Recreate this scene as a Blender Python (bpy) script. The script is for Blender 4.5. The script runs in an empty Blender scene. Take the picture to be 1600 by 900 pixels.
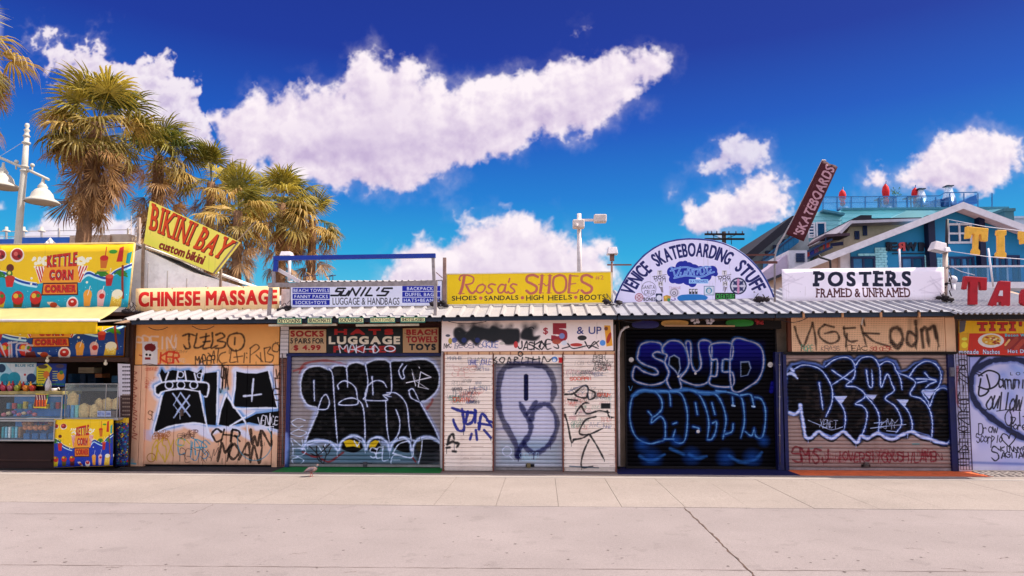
import bpy, bmesh, math, random
import numpy as np
from mathutils import Vector, Matrix, Euler
random.seed(7); RNG = np.random.default_rng(11)
R = math.radians
C = bpy.context.scene.collection
scn = bpy.context.scene

# ---------------------------------------------------------------- camera, sun, sky, exposure
FPX = 1067.0; HORIZ = 585.0; PITCH = R(4.0); YAW = R(2.5); CAMZ = 1.95
SHIFT = HORIZ - 450.0 - FPX * math.tan(PITCH)
cam_d = bpy.data.cameras.new('camera'); cam = bpy.data.objects.new('camera', cam_d); C.objects.link(cam)
cam.location = (0, 0, CAMZ); cam.rotation_euler = (math.pi / 2 + PITCH, 0, YAW)
cam_d.sensor_width = 36; cam_d.lens = 36 * FPX / 1600; cam_d.shift_y = SHIFT / 1600
cam_d.clip_end = 6000; cam_d.clip_start = 0.1
scn.camera = cam
SUN_EL, SUN_AZ = R(52), R(88)      # azimuth measured from +Y (north) towards +X
sd = bpy.data.lights.new('sun', 'SUN'); sd.energy = 3.4; sd.angle = R(0.5); sd.color = (1, 0.93, 0.82)
so = bpy.data.objects.new('sun', sd); C.objects.link(so)
SUND = Vector((math.sin(SUN_AZ) * math.cos(SUN_EL), math.cos(SUN_AZ) * math.cos(SUN_EL), math.sin(SUN_EL)))
so.rotation_euler = SUND.to_track_quat('Z', 'Y').to_euler(); so.location = (20, 0, 30)
scn.view_settings.view_transform = 'Standard'; scn.view_settings.look = 'None'
scn.view_settings.exposure = 0.95; scn.view_settings.gamma = 1
scn.render.film_transparent = False
scn.cycles.max_bounces = 6; scn.cycles.transparent_max_bounces = 12

RM = np.array(Euler(cam.rotation_euler).to_matrix())
def atv(px, py, Y):
    """photo pixels (arrays) -> world X, Z on the plane y = Y"""
    px = np.asarray(px, float); py = np.asarray(py, float)
    dx = (px - 800) / FPX; dy = (-(py - 450) + SHIFT) / FPX; dz = -np.ones_like(dx)
    w = [RM[i, 0] * dx + RM[i, 1] * dy + RM[i, 2] * dz for i in range(3)]
    t = Y / w[1]
    return w[0] * t, w[2] * t + CAMZ
def at(px, py, Y):
    x, z = atv(px, py, Y); return Vector((float(x), Y, float(z)))
def atz(px, py, Z=0.0):
    x, z = atv(px, py, 1.0); k = (Z - CAMZ) / (float(z) - CAMZ)
    return Vector((float(x) * k, k, Z))
def direction(px, py):
    x, z = atv(px, py, 1.0); return float(x), float(z) - CAMZ

# ---------------------------------------------------------------- 2-D paint engine (prints, lettering and spray paint, drawn by code)
GLY = {}
def glyph(ch, off=0.0, shear=0.0):
    k = (ch, off, shear)
    if k in GLY: return GLY[k]
    cu = bpy.data.curves.new('g', 'FONT'); cu.body = ch; cu.offset = off; cu.shear = shear; cu.resolution_u = 4
    ob = bpy.data.objects.new('g', cu); C.objects.link(ob)
    dg = bpy.context.evaluated_depsgraph_get(); dg.update()
    me = ob.evaluated_get(dg).to_mesh(); me.calc_loop_triangles()
    v = np.array([p.co[:2] for p in me.vertices]).reshape(-1, 2)
    t = np.array([list(q.vertices) for q in me.loop_triangles]).reshape(-1, 3)
    ob.evaluated_get(dg).to_mesh_clear(); bpy.data.objects.remove(ob); bpy.data.curves.remove(cu)
    GLY[k] = (v, t); return GLY[k]
CAPH = None
SERIF = {'B': [(.1, 0), (.1, 1)], 'I': [(.5, 0), (.5, 1)], 'K': [(.1, 0), (.1, 1), (.9, 0), (.88, 1)], 'N': [(.1, 0), (.1, 1), (.9, 1)],
         'A': [(.06, 0), (.94, 0)], 'Y': [(.5, 0), (.08, 1), (.92, 1)], 'P': [(.12, 0), (.1, 1)], 'T': [(.5, 0)], 'E': [(.08, 0), (.08, 1)],
         'R': [(.1, 0), (.1, 1), (.95, 0)], 'F': [(.12, 0), (.08, 1)], 'M': [(.06, 0), (.94, 0), (.06, 1), (.94, 1)], 'D': [(.08, 0), (.08, 1)],
         'U': [(.1, 1), (.9, 1)], 'H': [(.1, 0), (.1, 1), (.9, 0), (.9, 1)], 'V': [(.08, 1), (.92, 1)], 'L': [(.1, 0), (.1, 1)],
         'X': [(.1, 0), (.9, 0), (.1, 1), (.9, 1)]}
def layout(s, off=0.0, bold=0.0, gap=0.09, space=0.34, serif=0.0, shear=0.0, slab=.085):
    """verts, tris of a line of text; bounds are those of the un-bolded line"""
    V, T, x = [], [], 0.0; n = 0; mg = []; gap = gap + 2 * bold
    for ch in s:
        if ch == ' ': x += space; continue
        b, _ = glyph(ch, off, shear); v, t = glyph(ch, off, shear)
        if len(b) == 0: x += space; continue
        x0, x1 = b[:, 0].min(), b[:, 0].max(); w = x1 - x0; pd = max(0, serif - w) / 2 if serif else 0; x += pd
        vv = v.copy(); vv[:, 0] += x - x0; V.append(vv); T.append(t + n); n += len(v)
        if serif and ch in SERIF:
            for fx, top in SERIF[ch]:
                cx = x + fx * w; hw = serif / 2; y0 = (.73 - slab if top else 0); y1 = (.73 if top else slab)
                V.append(np.array([[cx - hw, y0], [cx + hw, y0], [cx + hw, y1], [cx - hw, y1]])); T.append(np.array([[0, 1, 2], [0, 2, 3]]) + n); n += 4
        mg.append((b[:, 1].min(), b[:, 1].max()))
        x += w + gap + pd
    return np.concatenate(V), np.concatenate(T), 0.0, x - gap, min(m[0] for m in mg), max(m[1] for m in mg)

def catmull(P, closed=False, n=8):
    P = np.asarray(P, float)
    if len(P) < 3: return P
    Q = np.vstack([P[-1], P, P[0], P[1]]) if closed else np.vstack([2 * P[0] - P[1], P, 2 * P[-1] - P[-2]])
    out = []
    for i in range(1, len(Q) - 2):
        p0, p1, p2, p3 = Q[i - 1:i + 3]
        for t in np.linspace(0, 1, n, endpoint=False):
            out.append(.5 * (2 * p1 + (p2 - p0) * t + (2 * p0 - 5 * p1 + 4 * p2 - p3) * t * t + (3 * p1 - p0 - 3 * p2 + p3) * t ** 3))
    if not closed: out.append(P[-1])
    return np.array(out)

def fbm(h, w, cell, octaves=4, seed=0, pers=.5):
    g = np.random.default_rng(seed); out = np.zeros((h, w)); a = 1.0; tot = 0
    for o in range(octaves):
        c = max(cell / 2 ** o, 1.0); gh, gw = int(h / c) + 3, int(w / c) + 3
        n = g.random((gh, gw)); y = np.arange(h) / c; x = np.arange(w) / c
        yi, xi = y.astype(int), x.astype(int); fy, fx = y - yi, x - xi
        fy = (fy * fy * (3 - 2 * fy))[:, None]; fx = (fx * fx * (3 - 2 * fx))[None]
        out += a * ((n[yi][:, xi] * (1 - fx) + n[yi][:, xi + 1] * fx) * (1 - fy) + (n[yi + 1][:, xi] * (1 - fx) + n[yi + 1][:, xi + 1] * fx) * fy)
        tot += a; a *= pers
    return out / tot

class Canvas:
    """a picture in metres on an upright plane; strokes are given in the pixels of a zoom of the photograph region (x0,y0,x1,y1) scaled by k"""
    def __init__(s, name, px0, py0, px1, py1, Y, ppm=150, base=(.5, .5, .5), alpha=0.0, map=None):
        s.name, s.Y, s.ppm = name, Y, ppm
        xs, zs = atv([px0, px1, px0, px1], [py0, py0, py1, py1], Y)
        s.X0, s.X1, s.Z0, s.Z1 = xs.min(), xs.max(), zs.min(), zs.max()
        s.w = int((s.X1 - s.X0) * ppm); s.h = int((s.Z1 - s.Z0) * ppm)
        s.rgb = np.ones((s.h, s.w, 3)) * np.array(base); s.a = np.ones((s.h, s.w)) * alpha
        s.zx, s.zy, s.k = 0.0, 0.0, 1.0
        s.mpp = abs((s.X1 - s.X0) / (px1 - px0)) * ppm; s.jit = 0
    def view(s, x0, y0, k): s.zx, s.zy, s.k = x0, y0, k; return s
    def T(s, P):
        P = np.asarray(P, float).reshape(-1, 2)
        X, Z = atv(P[:, 0] / s.k + s.zx, P[:, 1] / s.k + s.zy, s.Y)
        return np.stack([(X - s.X0) * s.ppm, (Z - s.Z0) * s.ppm], 1)
    def L(s, w): return w / s.k * s.mpp
    def comp(s, x0, y0, cov, col):
        x1, y1 = x0 + cov.shape[1], y0 + cov.shape[0]
        cx0, cy0, cx1, cy1 = max(x0, 0), max(y0, 0), min(x1, s.w), min(y1, s.h)
        if cx1 <= cx0 or cy1 <= cy0: return
        cov = cov[cy0 - y0:cy1 - y0, cx0 - x0:cx1 - x0]; A = s.a[cy0:cy1, cx0:cx1]; Cc = s.rgb[cy0:cy1, cx0:cx1]
        na = cov + A * (1 - cov); k = np.where(na > 1e-4, cov / np.maximum(na, 1e-4), 0)
        col = np.asarray(col, float)
        Cc += (col - Cc) * k[..., None]; A[:] = na
    def dist(s, P, pad, dv=None):
        x0, y0 = np.floor(P.min(0) - pad).astype(int); x1, y1 = np.ceil(P.max(0) + pad).astype(int)
        x0, y0 = max(x0, -2), max(y0, -2); x1, y1 = min(x1, s.w + 2), min(y1, s.h + 2)
        if x1 <= x0 or y1 <= y0: return None
        D = np.full((y1 - y0, x1 - x0), 1e9)
        for i_, (a, b) in enumerate(zip(P[:-1], P[1:])):
            wx0, wy0 = (np.floor(np.minimum(a, b) - pad)).astype(int); wx1, wy1 = (np.ceil(np.maximum(a, b) + pad)).astype(int) + 1
            wx0, wy0 = max(wx0, x0), max(wy0, y0); wx1, wy1 = min(wx1, x1), min(wy1, y1)
            if wx1 <= wx0 or wy1 <= wy0: continue
            X = np.arange(wx0, wx1)[None] + .5 - a[0]; Y = np.arange(wy0, wy1)[:, None] + .5 - a[1]
            d = b - a; L2 = max(d @ d, 1e-9); t = np.clip((X * d[0] + Y * d[1]) / L2, 0, 1)
            q = np.hypot(X - t * d[0], Y - t * d[1])
            if dv is not None: q = q - dv[i_]
            W = D[wy0 - y0:wy1 - y0, wx0 - x0:wx1 - x0]; np.minimum(W, q, out=W)
        return x0, y0, D
    def stroke(s, P, w, col, soft=1.5, op=1.0, smooth=True, closed=False, speck=0):
        P = np.asarray(P, float).reshape(-1, 2)
        P = catmull(P, closed) if smooth else (np.vstack([P, P[:1]]) if closed else P)
        if closed and smooth: P = np.vstack([P, P[:1]])
        P = s.T(P); r = s.L(w) / 2; sf = max(s.L(soft), 1.0); dv = None; n_ = len(P) - 1
        if soft >= 2 and n_ > 3:
            ph = (P[0, 0] * 7.3 + P[0, 1] * 3.1) % 6.28; tt = np.arange(n_); dv = r * (.16 * np.sin(tt * .55 + ph) + .12 * np.sin(tt * 1.37 + 2 * ph) + .06 * np.sin(tt * 2.9 + ph))
            dv[:2] += .15 * r; dv[-3:] -= np.array([.05, .2, .35]) * r
        g = s.dist(P, r * 1.4 + sf + 1, dv)
        if g is None: return s
        x0, y0, D = g; cov = np.clip((r - D) / sf + .5, 0, 1) * op
        if soft >= 2: cov = np.clip(cov * (1.04 - .22 * (RNG.random(cov.shape) > .8) * (cov < .98) - .10 * RNG.random(cov.shape)), 0, 1)
        if speck: cov = np.clip(cov * (1 + speck * (RNG.random(cov.shape) - .5)), 0, 1)
        s.comp(x0, y0, cov, col); return s
    def fill(s, P, col, soft=1.0, op=1.0, smooth=False, grad=None, tex=0):
        P = np.asarray(P, float).reshape(-1, 2)
        if smooth: P = catmull(P, True)
        P = s.T(P); sf = max(s.L(soft), 1.0)
        Q = np.vstack([P, P[:1]]); g = s.dist(Q, sf + 1)
        if g is None: return s
        x0, y0, D = g; h, w = D.shape
        X = np.arange(w)[None] + x0 + .5; Y = np.arange(h)[:, None] + y0 + .5; ins = np.zeros((h, w), bool)
        for a, b in zip(Q[:-1], Q[1:]):
            if a[1] == b[1]: continue
            c = (a[1] > Y) != (b[1] > Y); xi = a[0] + (Y - a[1]) / (b[1] - a[1]) * (b[0] - a[0]); ins ^= c & (X < xi)
        Dc = np.minimum(D, 1e3); cov = np.clip(np.where(ins, Dc, -Dc) / sf + .5, 0, 1) * op
        if tex: cov = cov * (1 - tex * (fbm(h, w, 14, 3, int(abs(P[0, 0] * 7)) % 999) > .62))
        if grad is not None:      # grad = (top colour, bottom colour)
            t = ((Y - y0) / h)[..., None]; c = np.asarray(grad[0]) * t + np.asarray(grad[1]) * (1 - t); c = np.broadcast_to(c, (h, w, 3))
            cx0, cy0, cx1, cy1 = max(x0, 0), max(y0, 0), min(x0 + w, s.w), min(y0 + h, s.h)
            if cx1 > cx0 and cy1 > cy0: s.comp(cx0, cy0, cov[cy0 - y0:cy1 - y0, cx0 - x0:cx1 - x0], c[cy0 - y0:cy1 - y0, cx0 - x0:cx1 - x0])
            return s
        s.comp(x0, y0, cov, col); return s
    def rect(s, x0, y0, x1, y1, col, **k): return s.fill([(x0, y0), (x1, y0), (x1, y1), (x0, y1)], col, **k)
    def disc(s, x, y, rx, col, ry=None, rot=0, **k):
        a = np.linspace(0, 2 * np.pi, 20, endpoint=False); ry = rx if ry is None else ry
        c, d = math.cos(rot), math.sin(rot); X, Y = rx * np.cos(a), ry * np.sin(a)
        return s.fill(np.stack([x + X * c - Y * d, y + X * d + Y * c], 1), col, **k)
    def ring(s, x, y, rx, w, col, ry=None, a0=0, a1=360, **k):
        ry = rx if ry is None else ry; a = np.radians(np.linspace(a0, a1, 24))
        return s.stroke(np.stack([x + rx * np.cos(a), y + ry * np.sin(a)], 1), w, col, smooth=False, **k)
    def tri(s, P, T, col, op=1.0, fat=0.0):
        SS = 3; P = P * SS; e_ = 1 + int(fat + .99); x0, y0 = np.floor(P.min(0) / SS).astype(int) - e_; x1, y1 = np.ceil(P.max(0) / SS).astype(int) + e_
        x0, y0 = max(x0, 0), max(y0, 0); x1, y1 = min(x1, s.w), min(y1, s.h)
        if x1 <= x0 or y1 <= y0: return
        M = np.zeros(((y1 - y0) * SS, (x1 - x0) * SS), bool); P = P - np.array([x0, y0]) * SS
        for t in T:
            a, b, c = P[t]; X0, Y0 = np.floor(P[t].min(0)).astype(int); X1, Y1 = np.ceil(P[t].max(0)).astype(int) + 1
            X0, Y0 = max(X0, 0), max(Y0, 0); X1, Y1 = min(X1, M.shape[1]), min(Y1, M.shape[0])
            if X1 <= X0 or Y1 <= Y0: continue
            X = np.arange(X0, X1)[None] + .5; Y = np.arange(Y0, Y1)[:, None] + .5
            e = lambda p, q: (q[0] - p[0]) * (Y - p[1]) - (q[1] - p[1]) * (X - p[0])
            e0, e1, e2 = e(a, b), e(b, c), e(c, a)
            M[Y0:Y1, X0:X1] |= ((e0 >= 0) & (e1 >= 0) & (e2 >= 0)) | ((e0 <= 0) & (e1 <= 0) & (e2 <= 0))
        n = int(round(fat * SS))
        if n:
            N = M.copy()
            for i in range(1, n + 1): N[:, i:] |= M[:, :-i]; N[:, :-i] |= M[:, i:]
            M = N.copy()
            for i in range(1, n + 1): N[i:] |= M[:-i]; N[:-i] |= M[i:]
            M = N
        cov = M.reshape(y1 - y0, SS, x1 - x0, SS).mean((1, 3)) * op; s.comp(x0, y0, cov, col)
    def text(s, t, q, col, off=0.0, bold=0.0, warp=None, op=1.0, baseline=False, **k):
        """q = (x0,y0,x1,y1) box or four corners TL,TR,BR,BL in view pixels; ink fills the box"""
        V, T, x0, x1, y0, y1 = layout(t, 0.0, off, **k); x0 -= off; x1 += off; y0 -= off; y1 += off
        if baseline: y0, y1 = 0.0, .73
        u = (V[:, 0] - x0) / (x1 - x0); v = (V[:, 1] - y0) / (y1 - y0)
        if warp: P = warp(u, v)
        else:
            if len(q) == 4 and np.isscalar(q[0]): q = [(q[0], q[1]), (q[2], q[1]), (q[2], q[3]), (q[0], q[3])]
            tl, tr, br, bl = [np.array(p, float) for p in q]; u_, v_ = u[:, None], v[:, None]
            P = (bl * (1 - u_) + br * u_) * (1 - v_) + (tl * (1 - u_) + tr * u_) * v_
        P2 = s.T(P); em = 1e9
        for ax in (0, 1):
            i_ = T.ravel(); d0 = np.abs(V[T[:, 0], ax] - V[T[:, 1], ax]); j = int(d0.argmax()); a_, b_ = T[j, 0], T[j, 1]
            em = min(em, np.hypot(*(P2[a_] - P2[b_])) / max(np.hypot(*(V[a_] - V[b_])), 1e-6))
        s.tri(P2, T, col, op, (off + bold) * em); return s
    def spray(s, x, y, r, col, op=.6):
        P = s.T([(x, y)])[0]; rr = s.L(r); n = int(rr * 2) + 2; x0, y0 = int(P[0] - n / 2), int(P[1] - n / 2)
        X = np.arange(n)[None] + x0 - P[0]; Y = np.arange(n)[:, None] + y0 - P[1]; d = np.hypot(X, Y) / rr
        s.comp(x0, y0, np.clip(1 - d, 0, 1) ** 1.3 * op * (.7 + .6 * RNG.random((n, n))).clip(0, 1.2), col); return s
    def scrawl(s, x, y, w, h, col, lw=2, n=9, seed=0, op=.8):
        """a small illegible marker tag"""
        g = random.Random(seed * 131 + int(x)); P = []; 
        for i in range(n): P.append((x + w * i / (n - 1) + g.uniform(-.35, .35) * w / n, y + h * (.5 + (.5 if i % 2 else -.5) * g.uniform(.5, 1))))
        return s.stroke(P, lw, col, op=op, soft=.8)
    def drips(s, pts, w, col, L, seed=0):
        g = random.Random(seed)
        for x, y in pts: l_ = g.uniform(.3, 1) * L; s.stroke([(x, y), (x + g.uniform(-1, 1), y + l_ * .6), (x + g.uniform(-1, 1), y + l_)], w * g.uniform(.6, 1.1), col, soft=1.2, op=.85)
    def wear(s, seed, n=14, op=.16):
        g = random.Random(seed); k = s.k; s.k, z = 1, (s.zx, s.zy); s.zx = s.zy = 0; old = s.T; W, H = s.w, s.h; s.T = lambda P: np.asarray(P, float).reshape(-1, 2)
        L_ = s.L; s.L = lambda w: w
        for i in range(n): x = g.uniform(0, W); y = g.uniform(.2 * H, H); s.stroke([(x, y), (x + g.uniform(-2, 2), y - g.uniform(.1, .5) * H)], g.uniform(1, 4), (.35, .28, .22), soft=3, op=op * g.uniform(.3, 1))
        for i in range(n * 2): x, y = g.uniform(0, W), g.uniform(0, H); s.stroke([(x, y), (x + g.uniform(-8, 8), y + g.uniform(-4, 4))], g.uniform(.7, 2), g.choice([(.9, .86, .8), (.3, .25, .2)]), soft=1, op=g.uniform(.15, .5))
        s.T, s.L = old, L_; s.k = k; s.zx, s.zy = z
    def image(s):
        im = bpy.data.images.new(s.name, s.w, s.h, alpha=True, float_buffer=False)
        im.alpha_mode = 'CHANNEL_PACKED'
        buf = np.concatenate([s.rgb, s.a[..., None]], 2).astype(np.float32).clip(0, 1)
        im.pixels.foreach_set(buf.ravel()); im.update(); im.pack(); return im

# ---------------------------------------------------------------- materials
class NT:
    def __init__(s, m): s.t = m.node_tree; s.n = s.t.nodes; s.l = s.t.links
    def new(s, kind, **k):
        n = s.n.new(kind)
        for a, v in k.items(): setattr(n, a, v)
        return n
    def link(s, a, b): s.l.new(a, b)
def rgba(c): return (c[0], c[1], c[2], 1)
def lin(c):
    return tuple(((v / 12.92) if v <= .04045 else ((v + .055) / 1.055) ** 2.4) for v in c)
def srgb(*c): return lin([v / 255 for v in c])
MATS = {}
def mat(name, col, rough=.6, metal=0.0, var=.12, scale=4.0, bump=.1, bscale=60, dirt=0.0, dirtcol=(.05, .035, .025), canvas=None, cobj=None,
        streak=0.0, emis=None, trans=0.0, spec=.3, paint_rough=.5, paint_fade=0.0, cast=0.0, coord='Object', rust=0.0, bdist=.004):
    if name in MATS: return MATS[name]
    m = bpy.data.materials.new(name); m.use_nodes = True; t = NT(m); b = t.n['Principled BSDF']; out = t.n['Material Output']
    tc = t.new('ShaderNodeTexCoord'); src = tc.outputs['Object' if coord == 'World' else coord]
    if coord == 'World': src = t.new('ShaderNodeNewGeometry').outputs['Position']
    n1 = t.new('ShaderNodeTexNoise'); n1.inputs['Scale'].default_value = scale; n1.inputs['Detail'].default_value = 5; n1.inputs['Roughness'].default_value = .62
    t.link(src, n1.inputs['Vector'])
    mr = t.new('ShaderNodeMapRange'); mr.inputs[1].default_value = .3; mr.inputs[2].default_value = .7; mr.inputs[3].default_value = 1 - var; mr.inputs[4].default_value = 1 + var
    t.link(n1.outputs['Fac'], mr.inputs[0])
    hs = t.new('ShaderNodeHueSaturation'); hs.inputs['Color'].default_value = rgba(col); t.link(mr.outputs[0], hs.inputs['Value'])
    cur = hs.outputs['Color']
    def mixin(fac, c2, cur):
        mx = t.new('ShaderNodeMix', data_type='RGBA')
        if isinstance(fac, float): mx.inputs[0].default_value = fac
        else: t.link(fac, mx.inputs[0])
        t.link(cur, mx.inputs[6])
        if isinstance(c2, tuple): mx.inputs[7].default_value = rgba(c2)
        else: t.link(c2, mx.inputs[7])
        return mx.outputs[2]
    if dirt:
        n2 = t.new('ShaderNodeTexNoise'); n2.inputs['Scale'].default_value = scale * 1.7; n2.inputs['Detail'].default_value = 8; n2.inputs['Roughness'].default_value = .7
        mp2 = t.new('ShaderNodeMapping'); mp2.inputs['Scale'].default_value = (1, 1, 1 - .85 * streak); mp2.inputs['Location'].default_value = (3, 7, 1)
        t.link(src, mp2.inputs[0]); t.link(mp2.outputs[0], n2.inputs['Vector'])
        r2 = t.new('ShaderNodeMapRange'); r2.inputs[1].default_value = .5; r2.inputs[2].default_value = .75; r2.inputs[3].default_value = 0; r2.inputs[4].default_value = dirt
        t.link(n2.outputs['Fac'], r2.inputs[0]); cur = mixin(r2.outputs[0], dirtcol, cur)
    if canvas is not None:
        to = t.new('ShaderNodeTexCoord'); to.object = cobj
        mp = t.new('ShaderNodeMapping')
        o = cobj.location; sx, sz = 1 / (canvas.X1 - canvas.X0), 1 / (canvas.Z1 - canvas.Z0)
        mp.inputs['Scale'].default_value = (sx, 1, sz); mp.inputs['Location'].default_value = ((o.x - canvas.X0) * sx, 0, (o.z - canvas.Z0) * sz)
        t.link(to.outputs['Object'], mp.inputs['Vector'])
        sp = t.new('ShaderNodeSeparateXYZ'); cb = t.new('ShaderNodeCombineXYZ'); t.link(mp.outputs[0], sp.inputs[0])
        t.link(sp.outputs['X'], cb.inputs['X']); t.link(sp.outputs['Z'], cb.inputs['Y'])
        ti = t.new('ShaderNodeTexImage'); ti.image = canvas.image() if not getattr(canvas, 'im', None) else canvas.im; canvas.im = ti.image
        ti.extension = 'EXTEND'; ti.interpolation = 'Linear'; t.link(cb.outputs[0], ti.inputs[0])
        fac = ti.outputs['Alpha']
        if paint_fade:
            nf = t.new('ShaderNodeTexNoise'); nf.inputs['Scale'].default_value = 22; nf.inputs['Detail'].default_value = 6; t.link(src, nf.inputs['Vector'])
            rf = t.new('ShaderNodeMapRange'); rf.inputs[1].default_value = .52; rf.inputs[2].default_value = .7; rf.inputs[3].default_value = 1; rf.inputs[4].default_value = 1 - paint_fade
            t.link(nf.outputs['Fac'], rf.inputs[0]); ml = t.new('ShaderNodeMath', operation='MULTIPLY'); t.link(fac, ml.inputs[0]); t.link(rf.outputs[0], ml.inputs[1]); fac = ml.outputs[0]
        hv = t.new('ShaderNodeHueSaturation'); t.link(ti.outputs['Color'], hv.inputs['Color'])
        m2 = t.new('ShaderNodeMapRange'); m2.inputs[1].default_value = .3; m2.inputs[2].default_value = .7; m2.inputs[3].default_value = 1 - var * .5; m2.inputs[4].default_value = 1 + var * .5
        t.link(n1.outputs['Fac'], m2.inputs[0]); t.link(m2.outputs[0], hv.inputs['Value'])
        cur = mixin(fac, hv.outputs['Color'], cur)
    if rust:
        n3 = t.new('ShaderNodeTexNoise'); n3.inputs['Scale'].default_value = scale * 3; n3.inputs['Detail'].default_value = 9; n3.inputs['Roughness'].default_value = .75
        t.link(src, n3.inputs['Vector']); r3 = t.new('ShaderNodeMapRange'); r3.inputs[1].default_value = .58; r3.inputs[2].default_value = .68; r3.inputs[3].default_value = 0; r3.inputs[4].default_value = rust
        t.link(n3.outputs['Fac'], r3.inputs[0]); cur = mixin(r3.outputs[0], (.22, .07, .025), cur)
    t.link(cur, b.inputs['Base Color'])
    b.inputs['Roughness'].default_value = rough; b.inputs['Metallic'].default_value = metal; b.inputs['Specular IOR Level'].default_value = spec
    if bump:
        nb = t.new('ShaderNodeTexNoise'); nb.inputs['Scale'].default_value = bscale; nb.inputs['Detail'].default_value = 4; t.link(src, nb.inputs['Vector'])
        bp = t.new('ShaderNodeBump'); bp.inputs['Strength'].default_value = bump; bp.inputs['Distance'].default_value = bdist; t.link(nb.outputs['Fac'], bp.inputs['Height']); t.link(bp.outputs[0], b.inputs['Normal'])
    if emis: b.inputs['Emission Color'].default_value = rgba(emis[0]); b.inputs['Emission Strength'].default_value = emis[1]
    if trans:
        tr = t.new('ShaderNodeBsdfTranslucent'); t.link(cur, tr.inputs[0]); ms = t.new('ShaderNodeMixShader'); ms.inputs[0].default_value = trans
        t.link(b.outputs[0], ms.inputs[1]); t.link(tr.outputs[0], ms.inputs[2]); t.link(ms.outputs[0], out.inputs[0])
    MATS[name] = m; return m
def glassmat(name, tint=(.6, .8, .85), opac=.25, rough=.05):
    if name in MATS: return MATS[name]
    m = bpy.data.materials.new(name); m.use_nodes = True; t = NT(m); b = t.n['Principled BSDF']; out = t.n['Material Output']
    b.inputs['Base Color'].default_value = rgba(tint); b.inputs['Roughness'].default_value = rough; b.inputs['Specular IOR Level'].default_value = .6
    tr = t.new('ShaderNodeBsdfTransparent'); tr.inputs[0].default_value = rgba([.5 + .5 * c for c in tint]); ms = t.new('ShaderNodeMixShader'); ms.inputs[0].default_value = opac
    t.link(tr.outputs[0], ms.inputs[1]); t.link(b.outputs[0], ms.inputs[2]); t.link(ms.outputs[0], out.inputs[0]); MATS[name] = m; return m

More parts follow.
